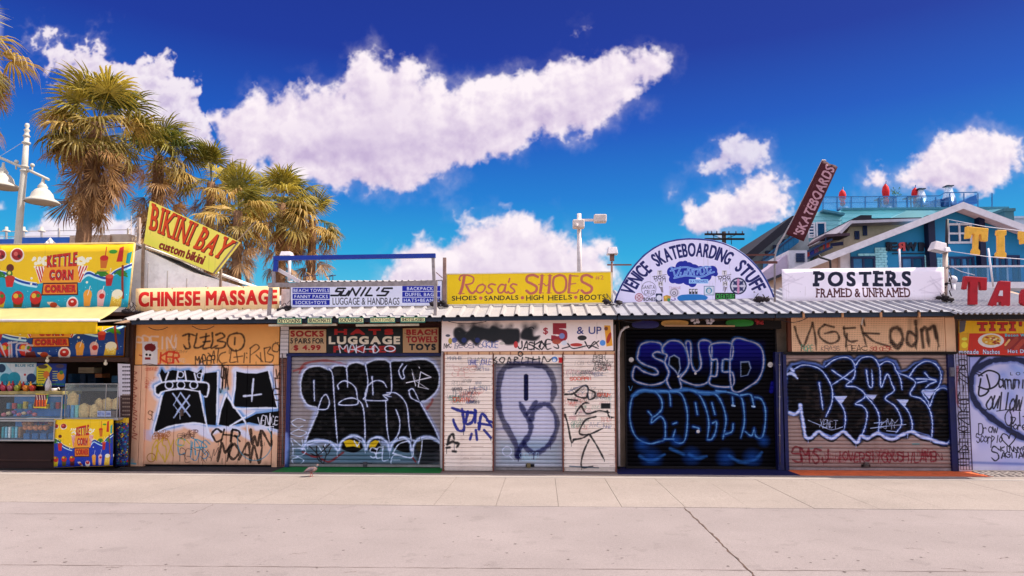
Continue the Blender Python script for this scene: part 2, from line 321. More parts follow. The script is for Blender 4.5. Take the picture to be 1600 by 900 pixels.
# ---------------------------------------------------------------- objects
def tag(o, label=None, cat=None, group=None, kind=None):
    if label: o['label'] = label
    if cat: o['category'] = cat
    if group: o['group'] = group
    if kind: o['kind'] = kind
    return o
def empty(name, loc, label=None, cat=None, group=None, kind=None):
    o = bpy.data.objects.new(name, None); C.objects.link(o); o.location = loc; o.empty_display_size = .2
    return tag(o, label, cat, group, kind)
def wloc(o):
    v = Vector(o.location); p = o.parent
    while p: v = v + Vector(p.location); p = p.parent
    return v
class MB:
    """collects shapes in world coordinates and links them as ONE mesh object"""
    def __init__(s): s.v, s.f, s.sm = [], [], []
    def add(s, vs, fs, smooth=False):
        n = len(s.v); s.v += [tuple(v) for v in vs]; s.f += [tuple(i + n for i in f) for f in fs]; s.sm += [smooth] * len(fs); return s
    def box(s, x0, x1, y0, y1, z0, z1, M=None):
        vs = [Vector(p) for p in ((x0, y0, z0), (x1, y0, z0), (x1, y1, z0), (x0, y1, z0), (x0, y0, z1), (x1, y0, z1), (x1, y1, z1), (x0, y1, z1))]
        if M: vs = [M @ v for v in vs]
        return s.add(vs, [(0, 3, 2, 1), (4, 5, 6, 7), (0, 1, 5, 4), (1, 2, 6, 5), (2, 3, 7, 6), (3, 0, 4, 7)])
    def bar(s, a, b, w, h=None, up=(0, 0, 1)):
        """square bar from a to b"""
        a, b = Vector(a), Vector(b); h = w if h is None else h; d = (b - a); L = d.length; d.normalize(); u = Vector(up)
        if abs(d.dot(u)) > .95: u = Vector((0, 1, 0))
        sd_ = d.cross(u).normalized(); u = sd_.cross(d)
        vs = [p + sd_ * sx * w / 2 + u * sz * h / 2 for p in (a, b) for sx, sz in ((-1, -1), (1, -1), (1, 1), (-1, 1))]
        return s.add(vs, [(3, 2, 1, 0), (4, 5, 6, 7), (0, 1, 5, 4), (1, 2, 6, 5), (2, 3, 7, 6), (3, 0, 4, 7)])
    def tube(s, pts, r, n=8, caps=True, smooth=True):
        pts = [Vector(p) for p in pts]; rs = r if isinstance(r, (list, tuple)) else [r] * len(pts); vs = []
        pu = None
        for i, p in enumerate(pts):
            d = (pts[min(i + 1, len(pts) - 1)] - pts[max(i - 1, 0)]).normalized()
            u = Vector((0, 0, 1)) if abs(d.z) < .9 else Vector((1, 0, 0))
            if pu is not None and (pu - d * pu.dot(d)).length > .1: u = pu
            sd_ = d.cross(u).normalized(); u = sd_.cross(d).normalized(); pu = u
            for k in range(n):
                a = 2 * math.pi * k / n; vs.append(p + (sd_ * math.cos(a) + u * math.sin(a)) * rs[i])
        fs = [(i * n + k, i * n + (k + 1) % n, (i + 1) * n + (k + 1) % n, (i + 1) * n + k) for i in range(len(pts) - 1) for k in range(n)]
        s.add(vs, fs, smooth); m = len(s.v) - len(vs)
        if caps: s.f += [tuple(m + k for k in range(n))[::-1], tuple(m + (len(pts) - 1) * n + k for k in range(n))]; s.sm += [False, False]
        return s
    def lathe(s, c, prof, n=16, M=None):
        """prof = [(r, z)...] round a vertical axis at c"""
        c = Vector(c); vs = []
        for r_, z in prof:
            for k in range(n):
                a = 2 * math.pi * k / n; v = Vector((r_ * math.cos(a), r_ * math.sin(a), z)); vs.append(c + (M @ v if M else v))
        fs = [(i * n + k, i * n + (k + 1) % n, (i + 1) * n + (k + 1) % n, (i + 1) * n + k) for i in range(len(prof) - 1) for k in range(n)]
        return s.add(vs, fs, True)
    def prism(s, poly, y0, y1):
        """poly = [(x, z)...] extruded from y0 (front) to y1"""
        n = len(poly); ar = sum(poly[i][0] * poly[(i + 1) % n][1] - poly[(i + 1) % n][0] * poly[i][1] for i in range(n))
        if ar < 0: poly = poly[::-1]
        vs = [(x, y0, z) for x, z in poly] + [(x, y1, z) for x, z in poly]
        return s.add(vs, [tuple(range(n)), tuple(range(2 * n - 1, n - 1, -1))] + [(i, i + n, (i + 1) % n + n, (i + 1) % n) for i in range(n)])
    def ico(s, c, r, jit=0, sc=(1, 1, 1), sub=1, rnd=random):
        bm = bmesh.new(); bmesh.ops.create_icosphere(bm, subdivisions=sub, radius=1); c = Vector(c)
        vs = [c + Vector((v.co.x * sc[0], v.co.y * sc[1], v.co.z * sc[2])) * r * (1 + rnd.uniform(-jit, jit)) for v in bm.verts]
        fs = [[v.index for v in f.verts] for f in bm.faces]; bm.free(); return s.add(vs, fs, True)
    def mesh(s, name, mt, off=Vector((0, 0, 0))):
        me = bpy.data.meshes.new(name); me.from_pydata([(v[0] - off[0], v[1] - off[1], v[2] - off[2]) for v in s.v], [], s.f)
        me.polygons.foreach_set('use_smooth', s.sm)
        if mt: me.materials.append(mt)
        me.update(); return me
    def build(s, name, mt, parent=None, bevel=0.0):
        off = wloc(parent) if parent else Vector((0, 0, 0))
        o = bpy.data.objects.new(name, s.mesh(name, mt, off)); C.objects.link(o)
        if parent: o.parent = parent
        if bevel:
            b = o.modifiers.new('bevel', 'BEVEL'); b.width = bevel; b.segments = 2; b.limit_method = 'ANGLE'; b.angle_limit = R(40)
        return o
    def thing(s, name, mt, label, cat, group=None, bevel=0.0, origin=None):
        n = len(s.v); xs = [v[0] for v in s.v]; ys = [v[1] for v in s.v]; zs = [v[2] for v in s.v]
        o_ = Vector(origin) if origin else Vector(((min(xs) + max(xs)) / 2, (min(ys) + max(ys)) / 2, min(zs)))
        o = bpy.data.objects.new(name, s.mesh(name, mt, o_)); o.location = o_; C.objects.link(o)
        if bevel:
            b = o.modifiers.new('bevel', 'BEVEL'); b.width = bevel; b.segments = 2; b.limit_method = 'ANGLE'; b.angle_limit = R(40)
        return tag(o, label, cat, group)
def shared(name, me, loc, parent):
    o = bpy.data.objects.new(name, me); C.objects.link(o); o.parent = parent; o.location = loc; return o
def copy_tree(o, parent=None):
    c = o.copy(); C.objects.link(c)
    if parent: c.parent = parent
    for ch in list(o.children): copy_tree(ch, c)
    return c
def sheet(name, corners, mt, parent, thick=.01, nx=1, ny=1, wob=0.0, seed=0):
    """a banner/board: corners TL,TR,BR,BL in world; thickness goes +y; optional wobble in y"""
    tl, tr, br, bl = [Vector(c) for c in corners]; g = random.Random(seed); ph = [g.uniform(0, 6) for _ in range(6)]
    vs = []
    for side in (0, 1):
        for j in range(ny + 1):
            for i in range(nx + 1):
                u, v = i / nx, j / ny; p = (bl * (1 - u) + br * u) * (1 - v) + (tl * (1 - u) + tr * u) * v
                if wob: p = p + Vector((0, wob * math.sin(u * math.pi) ** .5 * (math.sin(u * 9 + ph[0] + v * 2) + .6 * math.sin(u * 21 + ph[1] - v * 4) + .5 * math.sin(v * 7 + u * 5 + ph[2])), 0))
                vs.append(p + Vector((0, thick * side, 0)))
    N = (nx + 1) * (ny + 1); idx = lambda i, j, s_: s_ * N + j * (nx + 1) + i; fs = []; 
    for j in range(ny):
        for i in range(nx):
            fs.append((idx(i, j, 0), idx(i + 1, j, 0), idx(i + 1, j + 1, 0), idx(i, j + 1, 0)))
            fs.append((idx(i, j, 1), idx(i, j + 1, 1), idx(i + 1, j + 1, 1), idx(i + 1, j, 1)))
    for i in range(nx):
        fs += [(idx(i, 0, 0), idx(i, 0, 1), idx(i + 1, 0, 1), idx(i + 1, 0, 0)), (idx(i, ny, 0), idx(i + 1, ny, 0), idx(i + 1, ny, 1), idx(i, ny, 1))]
    for j in range(ny):
        fs += [(idx(0, j, 0), idx(0, j + 1, 0), idx(0, j + 1, 1), idx(0, j, 1)), (idx(nx, j, 0), idx(nx, j, 1), idx(nx, j + 1, 1), idx(nx, j + 1, 0))]
    m = MB(); m.add(vs, fs, bool(wob)); return m.build(name, mt, parent)
def corners(px, Y): return [at(x, y, Y) for x, y in px]
# ---------------------------------------------------------------- world: sky and clouds
def sky_canvas():
    U0, U1, V0, V1, PP = -.92, .92, -.04, .70, 1000
    w, h = int((U1 - U0) * PP), int((V1 - V0) * PP)
    def T(P):
        P = np.asarray(P, float); X, Z = atv(P[:, 0], P[:, 1], 1.0); return np.stack([(X - U0) * PP, (Z - CAMZ - V0) * PP], 1)
    polys = [
        ([(330, 215), (300, 180), (330, 158), (372, 146), (402, 126), (440, 140), (480, 128), (522, 122), (548, 92), (572, 80), (612, 88), (648, 88), (672, 112), (704, 134), (732, 138), (764, 120), (800, 122), (846, 108), (880, 86), (920, 76), (968, 68), (1020, 74), (1048, 92), (1036, 118), (1008, 146), (1012, 162), (976, 172), (938, 200), (896, 208), (852, 216), (812, 238), (800, 254), (742, 250), (700, 276), (664, 288), (622, 300), (566, 298), (520, 290), (476, 282), (430, 270), (384, 268), (345, 245)], 26, 1.0),
        ([(50, 70), (86, 46), (120, 62), (158, 56), (200, 84), (256, 92), (302, 106), (316, 128), (330, 160), (345, 200), (340, 245), (300, 235), (270, 205), (200, 190), (130, 170), (70, 120)], 60, .8),
        ([(618, 384), (652, 372), (684, 380), (722, 360), (762, 342), (804, 334), (842, 340), (872, 358), (902, 372), (948, 362), (970, 378), (958, 402), (970, 440), (960, 560), (560, 560), (600, 420)], 24, 1.0),
        ([(1084, 254), (1120, 236), (1152, 224), (1184, 236), (1178, 250), (1146, 262), (1120, 272), (1090, 268)], 34, .6),
        ([(1056, 330), (1088, 318), (1120, 306), (1156, 292), (1200, 284), (1240, 298), (1242, 318), (1212, 350), (1160, 370), (1096, 366), (1066, 350), (1084, 330)], 30, 1.0),
        ([(1350, 286), (1370, 254), (1392, 272), (1424, 250), (1460, 220), (1484, 206), (1522, 202), (1560, 206), (1592, 230), (1586, 264), (1552, 284), (1500, 296), (1424, 292), (1370, 298)], 26, 1.0),
        ([(-60, 372), (-10, 352), (14, 362), (48, 350), (84, 330), (116, 318), (156, 326), (204, 340), (256, 352), (290, 372), (330, 430), (420, 470), (500, 480), (560, 470), (700, 480), (1300, 500), (1700, 480), (1700, 640), (-60, 640)], 26, .9),
        ([(722, 336), (736, 332), (742, 346), (726, 348)], 30, .45), ([(780, 320), (800, 318), (796, 324)], 20, .4), ([(880, 60), (905, 42), (930, 44), (900, 60)], 30, .4),
        ([(1040, 296), (1056, 290), (1050, 312), (1034, 318)], 24, .4), ([(1480, 205), (1495, 200), (1490, 210)], 20, .4), ([(-20, 318), (8, 318), (2, 340), (-20, 345)], 20, .5)]
    Am = np.full((h, w), 26.0); F = np.full((h, w), -200.0); Op = np.zeros((h, w))
    yy = np.arange(h)[:, None] + .5; xx = np.arange(w)[None] + .5
    for P, amp, op in polys:
        P = T(catmull(P, True, 4)); Q = np.vstack([P, P[:1]]); pad = 90
        x0, y0 = np.maximum(np.floor(P.min(0) - pad).astype(int), 0); x1, y1 = np.ceil(P.max(0) + pad).astype(int); x1, y1 = min(x1, w), min(y1, h)
        if x1 <= x0 or y1 <= y0: continue
        X, Y = xx[:, x0:x1], yy[y0:y1]; D = np.full((y1 - y0, x1 - x0), 1e9); ins = np.zeros(D.shape, bool)
        for a, b in zip(Q[:-1], Q[1:]):
            d = b - a; L2 = max(d @ d, 1e-9); t = np.clip(((X - a[0]) * d[0] + (Y - a[1]) * d[1]) / L2, 0, 1)
            np.minimum(D, np.hypot(X - a[0] - t * d[0], Y - a[1] - t * d[1]), out=D)
            if a[1] != b[1]: ins ^= ((a[1] > Y) != (b[1] > Y)) & (X < a[0] + (Y - a[1]) / (b[1] - a[1]) * d[0])
        sdf = np.where(ins, D, -D); W = F[y0:y1, x0:x1]; O = Op[y0:y1, x0:x1]
        m = sdf > W; O[m] = op; Am[y0:y1, x0:x1][m] = amp; W[m] = sdf[m]
    n1 = fbm(h, w, 110, 7, 3, .56); bil = 1 - np.abs(2 * fbm(h, w, 46, 6, 5, .55) - 1)
    bil2 = 1 - np.abs(2 * fbm(h, w, 20, 5, 8, .55) - 1)
    AM = np.clip(Am / 26, .8, 2.4); G = F + ((n1 - .5) * 62 + (bil - .8) * 40 + (bil2 - .8) * 14) * AM
    al = np.clip((G + 3) / 20, 0, 1); al = al * al * (3 - 2 * al)
    wisp = np.clip((G + 30) / 45, 0, 1) ** 2.2 * .42 * np.clip((fbm(h, w, 60, 6, 21) - .42) * 4, 0, 1)
    al = np.clip(np.maximum(al, wisp) * Op ** .5 * (1 - .0 * n1), 0, 1)
    sh = lambda A, dx, dy: np.roll(np.roll(A, -dx, 1), -dy, 0)
    H = np.clip(G, 0, 90) * .8 + 16 * bil + 56 * fbm(h, w, 90, 4, 33, .45) + 2 * bil2
    lit = np.clip(.62 + (H - sh(H, 16, 24)) * .009 + (H - sh(H, 5, 8)) * .008, 0, 1)
    depth = np.clip(F / 70, 0, 1); dark = np.clip(depth * .55 + .0, 0, .6)
    k = np.clip(lit * (1 - .7 * dark) + .18, 0, 1)[..., None]
    c0 = np.array([.74, .66, .82]); c1 = np.array([1.0, .955, .98]); rgb = c0 * (1 - k) + c1 * k
    im = bpy.data.images.new('cloud_map', w, h, alpha=True); im.alpha_mode = 'CHANNEL_PACKED'
    im.pixels.foreach_set(np.concatenate([rgb, al[..., None]], 2).astype(np.float32).ravel()); im.update(); im.pack()
    return im, (U0, U1, V0, V1)

world = bpy.data.worlds.new('World'); scn.world = world; world.use_nodes = True; t = NT(world)
bg = t.n['Background']; bg.inputs[1].default_value = .1
EX = 2 ** scn.view_settings.exposure
nish = t.new('ShaderNodeTexSky', sky_type='NISHITA'); nish.sun_disc = False; nish.sun_elevation = SUN_EL; nish.sun_rotation = SUN_AZ; nish.ozone_density = 2.5; nish.air_density = 1.0
tc = t.new('ShaderNodeTexCoord'); sp = t.new('ShaderNodeSeparateXYZ'); t.link(tc.outputs['Generated'], sp.inputs[0])
rp = t.new('ShaderNodeValToRGB'); t.link(sp.outputs['Z'], rp.inputs[0]); cr = rp.color_ramp
stops = [(0.0, (120, 214, 232)), (.10, (78, 196, 228)), (.17, (24, 168, 222)), (.25, (2, 124, 212)), (.34, (2, 82, 190)), (.43, (10, 46, 156)), (.6, (16, 32, 130)), (1.0, (18, 30, 112))]
while len(cr.elements) < len(stops): cr.elements.new(.5)
for e, (p, c) in zip(cr.elements, stops): e.position = p; e.color = rgba(srgb(*c))
sc_ = t.new('ShaderNodeVectorMath', operation='SCALE'); t.link(rp.outputs[0], sc_.inputs[0]); sc_.inputs['Scale'].default_value = 10 / EX
mx = t.new('ShaderNodeMix', data_type='RGBA'); mx.inputs[0].default_value = .94; t.link(nish.outputs[0], mx.inputs[6]); t.link(sc_.outputs[0], mx.inputs[7])
im, (U0, U1, V0, V1) = sky_canvas()
ymax = t.new('ShaderNodeMath', operation='MAXIMUM'); t.link(sp.outputs['Y'], ymax.inputs[0]); ymax.inputs[1].default_value = .001
du = t.new('ShaderNodeMath', operation='DIVIDE'); t.link(sp.outputs['X'], du.inputs[0]); t.link(ymax.outputs[0], du.inputs[1])
dv = t.new('ShaderNodeMath', operation='DIVIDE'); t.link(sp.outputs['Z'], dv.inputs[0]); t.link(ymax.outputs[0], dv.inputs[1])
mu = t.new('ShaderNodeMapRange', clamp=False); mu.inputs[1].default_value = U0; mu.inputs[2].default_value = U1; t.link(du.outputs[0], mu.inputs[0])
mv = t.new('ShaderNodeMapRange', clamp=False); mv.inputs[1].default_value = V0; mv.inputs[2].default_value = V1; t.link(dv.outputs[0], mv.inputs[0])
cb = t.new('ShaderNodeCombineXYZ'); t.link(mu.outputs[0], cb.inputs[0]); t.link(mv.outputs[0], cb.inputs[1])
ti = t.new('ShaderNodeTexImage'); ti.image = im; ti.extension = 'CLIP'; ti.interpolation = 'Cubic'; t.link(cb.outputs[0], ti.inputs[0])
# clouds over the unseen rest of the sky, made brighter to light the fronts
nz = t.new('ShaderNodeTexNoise'); nz.inputs['Scale'].default_value = 3.2; nz.inputs['Detail'].default_value = 8; nz.inputs['Roughness'].default_value = .55
mpn = t.new('ShaderNodeMapping'); mpn.inputs['Scale'].default_value = (1, 1, 2.2); t.link(tc.outputs['Generated'], mpn.inputs[0]); t.link(mpn.outputs[0], nz.inputs['Vector'])
mr = t.new('ShaderNodeMapRange'); mr.inputs[1].default_value = .46; mr.inputs[2].default_value = .58; t.link(nz.outputs['Fac'], mr.inputs[0])
ab = t.new('ShaderNodeMath', operation='ABSOLUTE'); t.link(du.outputs[0], ab.inputs[0])
ou = t.new('ShaderNodeMapRange'); ou.inputs[1].default_value = .84; ou.inputs[2].default_value = .92; t.link(ab.outputs[0], ou.inputs[0])
ov = t.new('ShaderNodeMapRange'); ov.inputs[1].default_value = .62; ov.inputs[2].default_value = .70; t.link(dv.outputs[0], ov.inputs[0])
om = t.new('ShaderNodeMath', operation='MAXIMUM'); t.link(ou.outputs[0], om.inputs[0]); t.link(ov.outputs[0], om.inputs[1])
gm = t.new('ShaderNodeMath', operation='MULTIPLY'); t.link(mr.outputs[0], gm.inputs[0]); t.link(om.outputs[0], gm.inputs[1])
upz = t.new('ShaderNodeMapRange'); upz.inputs[1].default_value = 0; upz.inputs[2].default_value = .05; t.link(sp.outputs['Z'], upz.inputs[0])
gm2 = t.new('ShaderNodeMath', operation='MULTIPLY'); t.link(gm.outputs[0], gm2.inputs[0]); t.link(upz.outputs[0], gm2.inputs[1])
inv = t.new('ShaderNodeMath', operation='SUBTRACT'); inv.inputs[0].default_value = 1; t.link(om.outputs[0], inv.inputs[1])
ia = t.new('ShaderNodeMath', operation='MULTIPLY'); t.link(ti.outputs['Alpha'], ia.inputs[0]); t.link(inv.outputs[0], ia.inputs[1])
c1 = t.new('ShaderNodeMix', data_type='RGBA'); t.link(gm2.outputs[0], c1.inputs[0]); t.link(mx.outputs[2], c1.inputs[6]); k = 10 / EX * 2.3; c1.inputs[7].default_value = (k, k * .93, k, 1)
sc2 = t.new('ShaderNodeVectorMath', operation='SCALE'); t.link(ti.outputs['Color'], sc2.inputs[0]); sc2.inputs['Scale'].default_value = 10 / EX
c2 = t.new('ShaderNodeMix', data_type='RGBA'); t.link(ia.outputs[0], c2.inputs[0]); t.link(c1.outputs[2], c2.inputs[6]); t.link(sc2.outputs[0], c2.inputs[7])
t.link(c2.outputs[2], bg.inputs[0])
world.cycles.sampling_method = 'MANUAL'; world.cycles.sample_map_resolution = 512
# ---------------------------------------------------------------- ground
YF, YE = 14.25, 13.5      # shop fronts, eave edge
def groundmat(name, c, speck, stain):
    m = mat(name, c, rough=.92, var=.06, scale=.8, bump=.55, bscale=150, dirt=.22, dirtcol=tuple(v * .72 for v in c), coord='World', bdist=.006); t = NT(m); b = t.n['Principled BSDF']
    cur = b.inputs['Base Color'].links[0].from_socket; tc = t.new('ShaderNodeTexCoord')
    for sc_, lo, hi, f, thr in ((speck, .35, .65, (.80, 1.16), None), (speck * .28, .3, .7, (.93, 1.07), None), (2.6, .60, .66, (1, stain), 1), (.35, .35, .7, (1.05, .92), None), (9, .70, .73, (1, .74), 1)):
        n = t.new('ShaderNodeTexNoise'); n.inputs['Scale'].default_value = sc_; n.inputs['Detail'].default_value = 3; n.inputs['Roughness'].default_value = .6; t.link(tc.outputs['Object'], n.inputs['Vector'])
        r = t.new('ShaderNodeMapRange'); r.inputs[1].default_value = lo; r.inputs[2].default_value = hi; r.inputs[3].default_value, r.inputs[4].default_value = f; t.link(n.outputs['Fac'], r.inputs[0])
        h = t.new('ShaderNodeHueSaturation'); t.link(r.outputs[0], h.inputs['Value']); t.link(cur, h.inputs['Color']); cur = h.outputs[0]
    t.link(cur, b.inputs['Base Color']); return m
M_ASPH = groundmat('boardwalk_asphalt', srgb(146, 134, 131), 95, .90)
M_CONC = groundmat('walk_concrete', srgb(154, 141, 133), 70, .93)
M_CRACK = mat('joint_grime', srgb(96, 76, 66), rough=1, var=.3, bump=0, coord='World')
M_LINE = mat('pale_curb_line', srgb(190, 180, 172), rough=.85, var=.05, coord='World')
g = MB(); g.add([(-400, -60, -.06), (400, -60, -.06), (400, 900, -.06), (-400, 900, -.06)], [(0, 1, 2, 3)])
gr = g.build('ground', mat('plain_ground', srgb(150, 138, 126), rough=.95, coord='World')); tag(gr, 'bare ground under and behind the shops', kind='structure')
YW0 = atz(800, 791).y; YW1 = atz(800, 746).y; YW2 = atz(800, 740.5).y    # concrete walk edges, white line, pads
bw = empty('boardwalk', (0, 0, 0), 'worn pinkish asphalt promenade in the foreground', kind='structure')
# asphalt is laid in two lanes that meet along the long diagonal joint
jt = [atz(1016, 742), atz(1178, 899)]; dx = (jt[1].x - jt[0].x) / (jt[1].y - jt[0].y); jx = lambda y: jt[0].x + (y - jt[0].y) * dx
lg = [atz(0, 885), atz(1600, 892)]
for side in (0, 1):
    m = MB(); a, b = (-60, None) if side == 0 else (None, 60)
    ya, yb = -30, YW0
    pts = [(-60, ya), (jx(ya) - .006, ya), (jx(yb) - .006, yb), (-60, yb)] if side == 0 else [(jx(ya) + .006, ya), (60, ya), (60, yb), (jx(yb) + .006, yb)]
    m.add([(x, y, 0) for x, y in pts] + [(x, y, -.08) for x, y in pts], [(0, 1, 2, 3)] + [((i + 1) % 4, i, i + 4, (i + 1) % 4 + 4) for i in range(4)])
    m.build('asphalt_lane', M_ASPH, bw)
m = MB(); rr = random.Random(4)
def crack(m, a, b, w, n=26, jit=.012, z=.003):
    a, b = Vector(a), Vector(b); d = (b - a).normalized(); s_ = Vector((-d.y, d.x, 0)); P = []
    for i in range(n + 1):
        p = a.lerp(b, i / n) + s_ * rr.uniform(-jit, jit); ww = w * rr.uniform(.4, 1.5); P += [p + s_ * ww / 2, p - s_ * ww / 2]
    m.add([(p.x, p.y, z) for p in P], [(2 * i, 2 * i + 1, 2 * i + 3, 2 * i + 2) for i in range(n)])
crack(m, (jx(YW0), YW0, 0), (jx(1), 1, 0), .020, 90, .016); crack(m, (lg[0].x - 3, lg[0].y, 0), (lg[1].x + 3, lg[1].y, 0), .007, 160, .008)
a_ = atz(0, 803); b_ = atz(300, 803); crack(m, a_, b_, .008, 20, .01); crack(m, atz(300, 803), atz(335, 788), .008, 8, .02)
for k_ in range(14):
    p = atz(rr.uniform(0, 1600), rr.uniform(800, 895)); crack(m, p, (p.x + rr.uniform(-.2, .2), p.y + rr.uniform(-.05, .05), 0), .007, 7, .02)
m.build('crack_line', M_CRACK, bw)
cw = empty('concrete_walk', (0, YW0, 0), 'pale concrete walk of large slabs along the shop fronts', kind='structure')
m = MB(); m.box(-40, 40, YW0 + .01, YF + 1.2, -.05, -.012); m.build('walk_bed', M_CRACK, cw)
xs = [-19.5 + .98 * i for i in range(41)]
sh0 = None
ymid = YW0
for i, x in enumerate(xs):
    o = jt[0].x + (i - 20) * .93
    wv = .93
    m = MB(); g_ = .003; z = random.Random(i).uniform(-.0015, .0015)
    if i % 1 == 0: m.box(o + g_, o + wv - g_, YW0 + .004, YW1 - .003, -.02, .003 + z)
    m.build('concrete_slab', M_CONC, cw)
m = MB(); m.box(-24, 24, YW1, YW1 + .055, -.02, .010); m.build('pale_line', M_LINE, cw)
m = MB(); m.box(-24, 24, YW1 + .057, YW2, -.02, .005); m.build('edge_strip', M_CONC, cw)
pads = [(-40, 205, 'dark', (34, 30, 30)), (205, 430, 'dark', (36, 40, 48)), (430, 691, 'green', (10, 112, 46)), (691, 962, 'grey', (120, 104, 96)), (962, 1232, 'blue', (14, 18, 74)), (1232, 1512, 'orange', (226, 108, 58)), (1512, 1700, 'grey', (150, 138, 134))]
for a, b, nm, c in pads:
    x0, x1 = atz(a, 736).x, atz(b, 736).x
    o = MB(); o.box(x0 + .004, x1 - .004, YW2 + .004, YF + .9, -.02, .009)
    pm = o.build('shop_pad', mat('pad_' + nm + str(a), srgb(*c), rough=.75, var=.15, scale=3, dirt=.4, dirtcol=srgb(60, 50, 44) if nm != 'grey' else srgb(90, 80, 72), coord='World'), cw)

# chewing-gum spots, leaves and scraps on the ground
g = random.Random(21); gum = mat('gum_spot', srgb(96, 84, 80), rough=.9, bump=0, coord='World'); gms = []
for v in range(5):
    o = MB(); n = 9; a = [(math.cos(6.283 * k / n) * .017 * g.uniform(.6, 1.2), math.sin(6.283 * k / n) * .017 * g.uniform(.6, 1.2)) for k in range(n)]
    o.add([(0, 0, .0035)] + [(x, y, .0004) for x, y in a], [(0, k + 1, (k + 1) % n + 1) for k in range(n)], True); gms.append(o.mesh('gum_spot', gum))
for i in range(110):
    p = atz(g.uniform(0, 1600), 792 + 106 * g.random()); o = shared('gum_spot', gms[i % 5], (p.x, p.y, .002), bw); o.scale = [g.uniform(.5, 1.3)] * 3
# ---------------------------------------------------------------- hand lettering for the spray-paint tags
ALPH = {'A': '06 20 46|14 34', 'B': '00 06|00 30 42 33 03|33 45 36 06', 'C': '41 20 02 04 26 45', 'D': '00 06|00 30 43 36 06', 'E': '40 00 06 46|03 33', 'F': '40 00 06|03 33',
        'G': '41 20 02 04 26 45 43 23', 'H': '00 06|40 46|03 43', 'I': '20 26', 'J': '30 35 16 04', 'K': '00 06|40 03 46', 'L': '00 06 46', 'M': '06 00 23 40 46', 'N': '06 00 46 40',
        'O': '20 02 04 26 44 42 20', 'P': '06 00 30 42 33 03', 'Q': '20 02 04 26 44 42 20|24 46', 'R': '06 00 30 42 33 03|23 46', 'S': '41 10 02 33 45 26 05', 'T': '00 40|20 26',
        'U': '00 04 26 44 40', 'V': '00 26 40', 'W': '00 16 23 36 40', 'X': '00 46|40 06', 'Y': '00 23 40|23 26', 'Z': '00 40 06 46', '5': '40 00 02 32 44 36 06', '&': '46 11 20 31 04 06 26 43',
        ':': '22 23|25 26', "'": '20 22', 'a': '33 12 04 16 35|32 36', 'c': '33 12 04 16 35', 'd': '40 46|43 12 14 26 45', 'e': '04 34 32 12 04 16 36', 'i': '22 26', 'k': '00 06|32 04 36', 'l': '20 26',
        'm': '06 02 12 16|12 32 36', 'n': '02 06|03 22 34 36', 'o': '22 04 26 44 22', 'p': '02 08|02 33 15 05', 'r': '02 06|03 22 33', 's': '32 12 13 34 36 06', 't': '20 26|02 42', 'u': '02 05 26 42|42 46',
        'w': '02 16 23 36 42', 'y': '02 24|42 08', 'f': '41 20 26|03 43', 'h': '00 06|03 22 34 36', 'g': '32 12 04 26 34|32 38 08', 'b': '00 06|03 22 44 26 05', 'v': '02 26 42', 'x': '02 46|42 06', 'D_': ''}
def hand(c, s, x0, y0, x1, y1, col, lw=6, seed=0, jit=.35, soft=2.1, op=.95, slant=0.0, smooth=True, speck=0, vertical=False):
    g = random.Random(seed + len(s) * 17); n = len(s)
    for i, ch in enumerate(s):
        if ch not in ALPH or not ALPH[ch]: continue
        if vertical: bx0, bx1, by0, by1 = x0, x1, y0 + (y1 - y0) * i / n, y0 + (y1 - y0) * (i + .82) / n
        else: bx0, bx1, by0, by1 = x0 + (x1 - x0) * i / n, x0 + (x1 - x0) * (i + .84) / n, y0, y1
        by0 += g.uniform(-.14, .10) * (by1 - by0); by1 += g.uniform(-.08, .14) * (by1 - by0); bx1 += (bx1 - bx0) * g.uniform(-.1, .28); sl = slant + g.uniform(-.08, .16)
        for st in ALPH[ch].split('|'):
            P = [(int(a[0]) + g.uniform(-jit, jit), int(a[1]) + g.uniform(-jit, jit)) for a in st.split()]
            P = [(bx0 + (bx1 - bx0) * px / 4 + sl * (6 - py) / 6 * (by1 - by0), by0 + (by1 - by0) * py / 6) for px, py in P]
            c.stroke(P, lw, col, op=op, soft=soft, smooth=smooth, speck=speck)
def tags(c, x0, y0, x1, y1, n, cols, seed, hmin=10, hmax=22, lw=2.2, op=.75):
    g = random.Random(seed); S = 'ABCDEGHIKLMNOPRSTUVWYZ'
    for i in range(n):
        h = g.uniform(hmin, hmax); w = h * g.uniform(2.2, 5); x = g.uniform(x0, max(x0 + 1, x1 - w)); y = g.uniform(y0, y1 - h)
        hand(c, ''.join(g.choice(S) for _ in range(g.randint(3, 7))), x, y, x + w, y + h, g.choice(cols), lw=lw * g.uniform(.7, 1.5), seed=g.randint(0, 999), op=op * g.uniform(.5, 1), soft=1, jit=.5, slant=g.uniform(-.1, .3))
BLK = (.02, .016, .025); LAV = (.86, .88, .97); SKY = (.36, .52, .80); WH = (.93, .92, .97); NAVY = (.02, .05, .27); REDP = (.72, .10, .08); CYN = (.22, .62, .72)

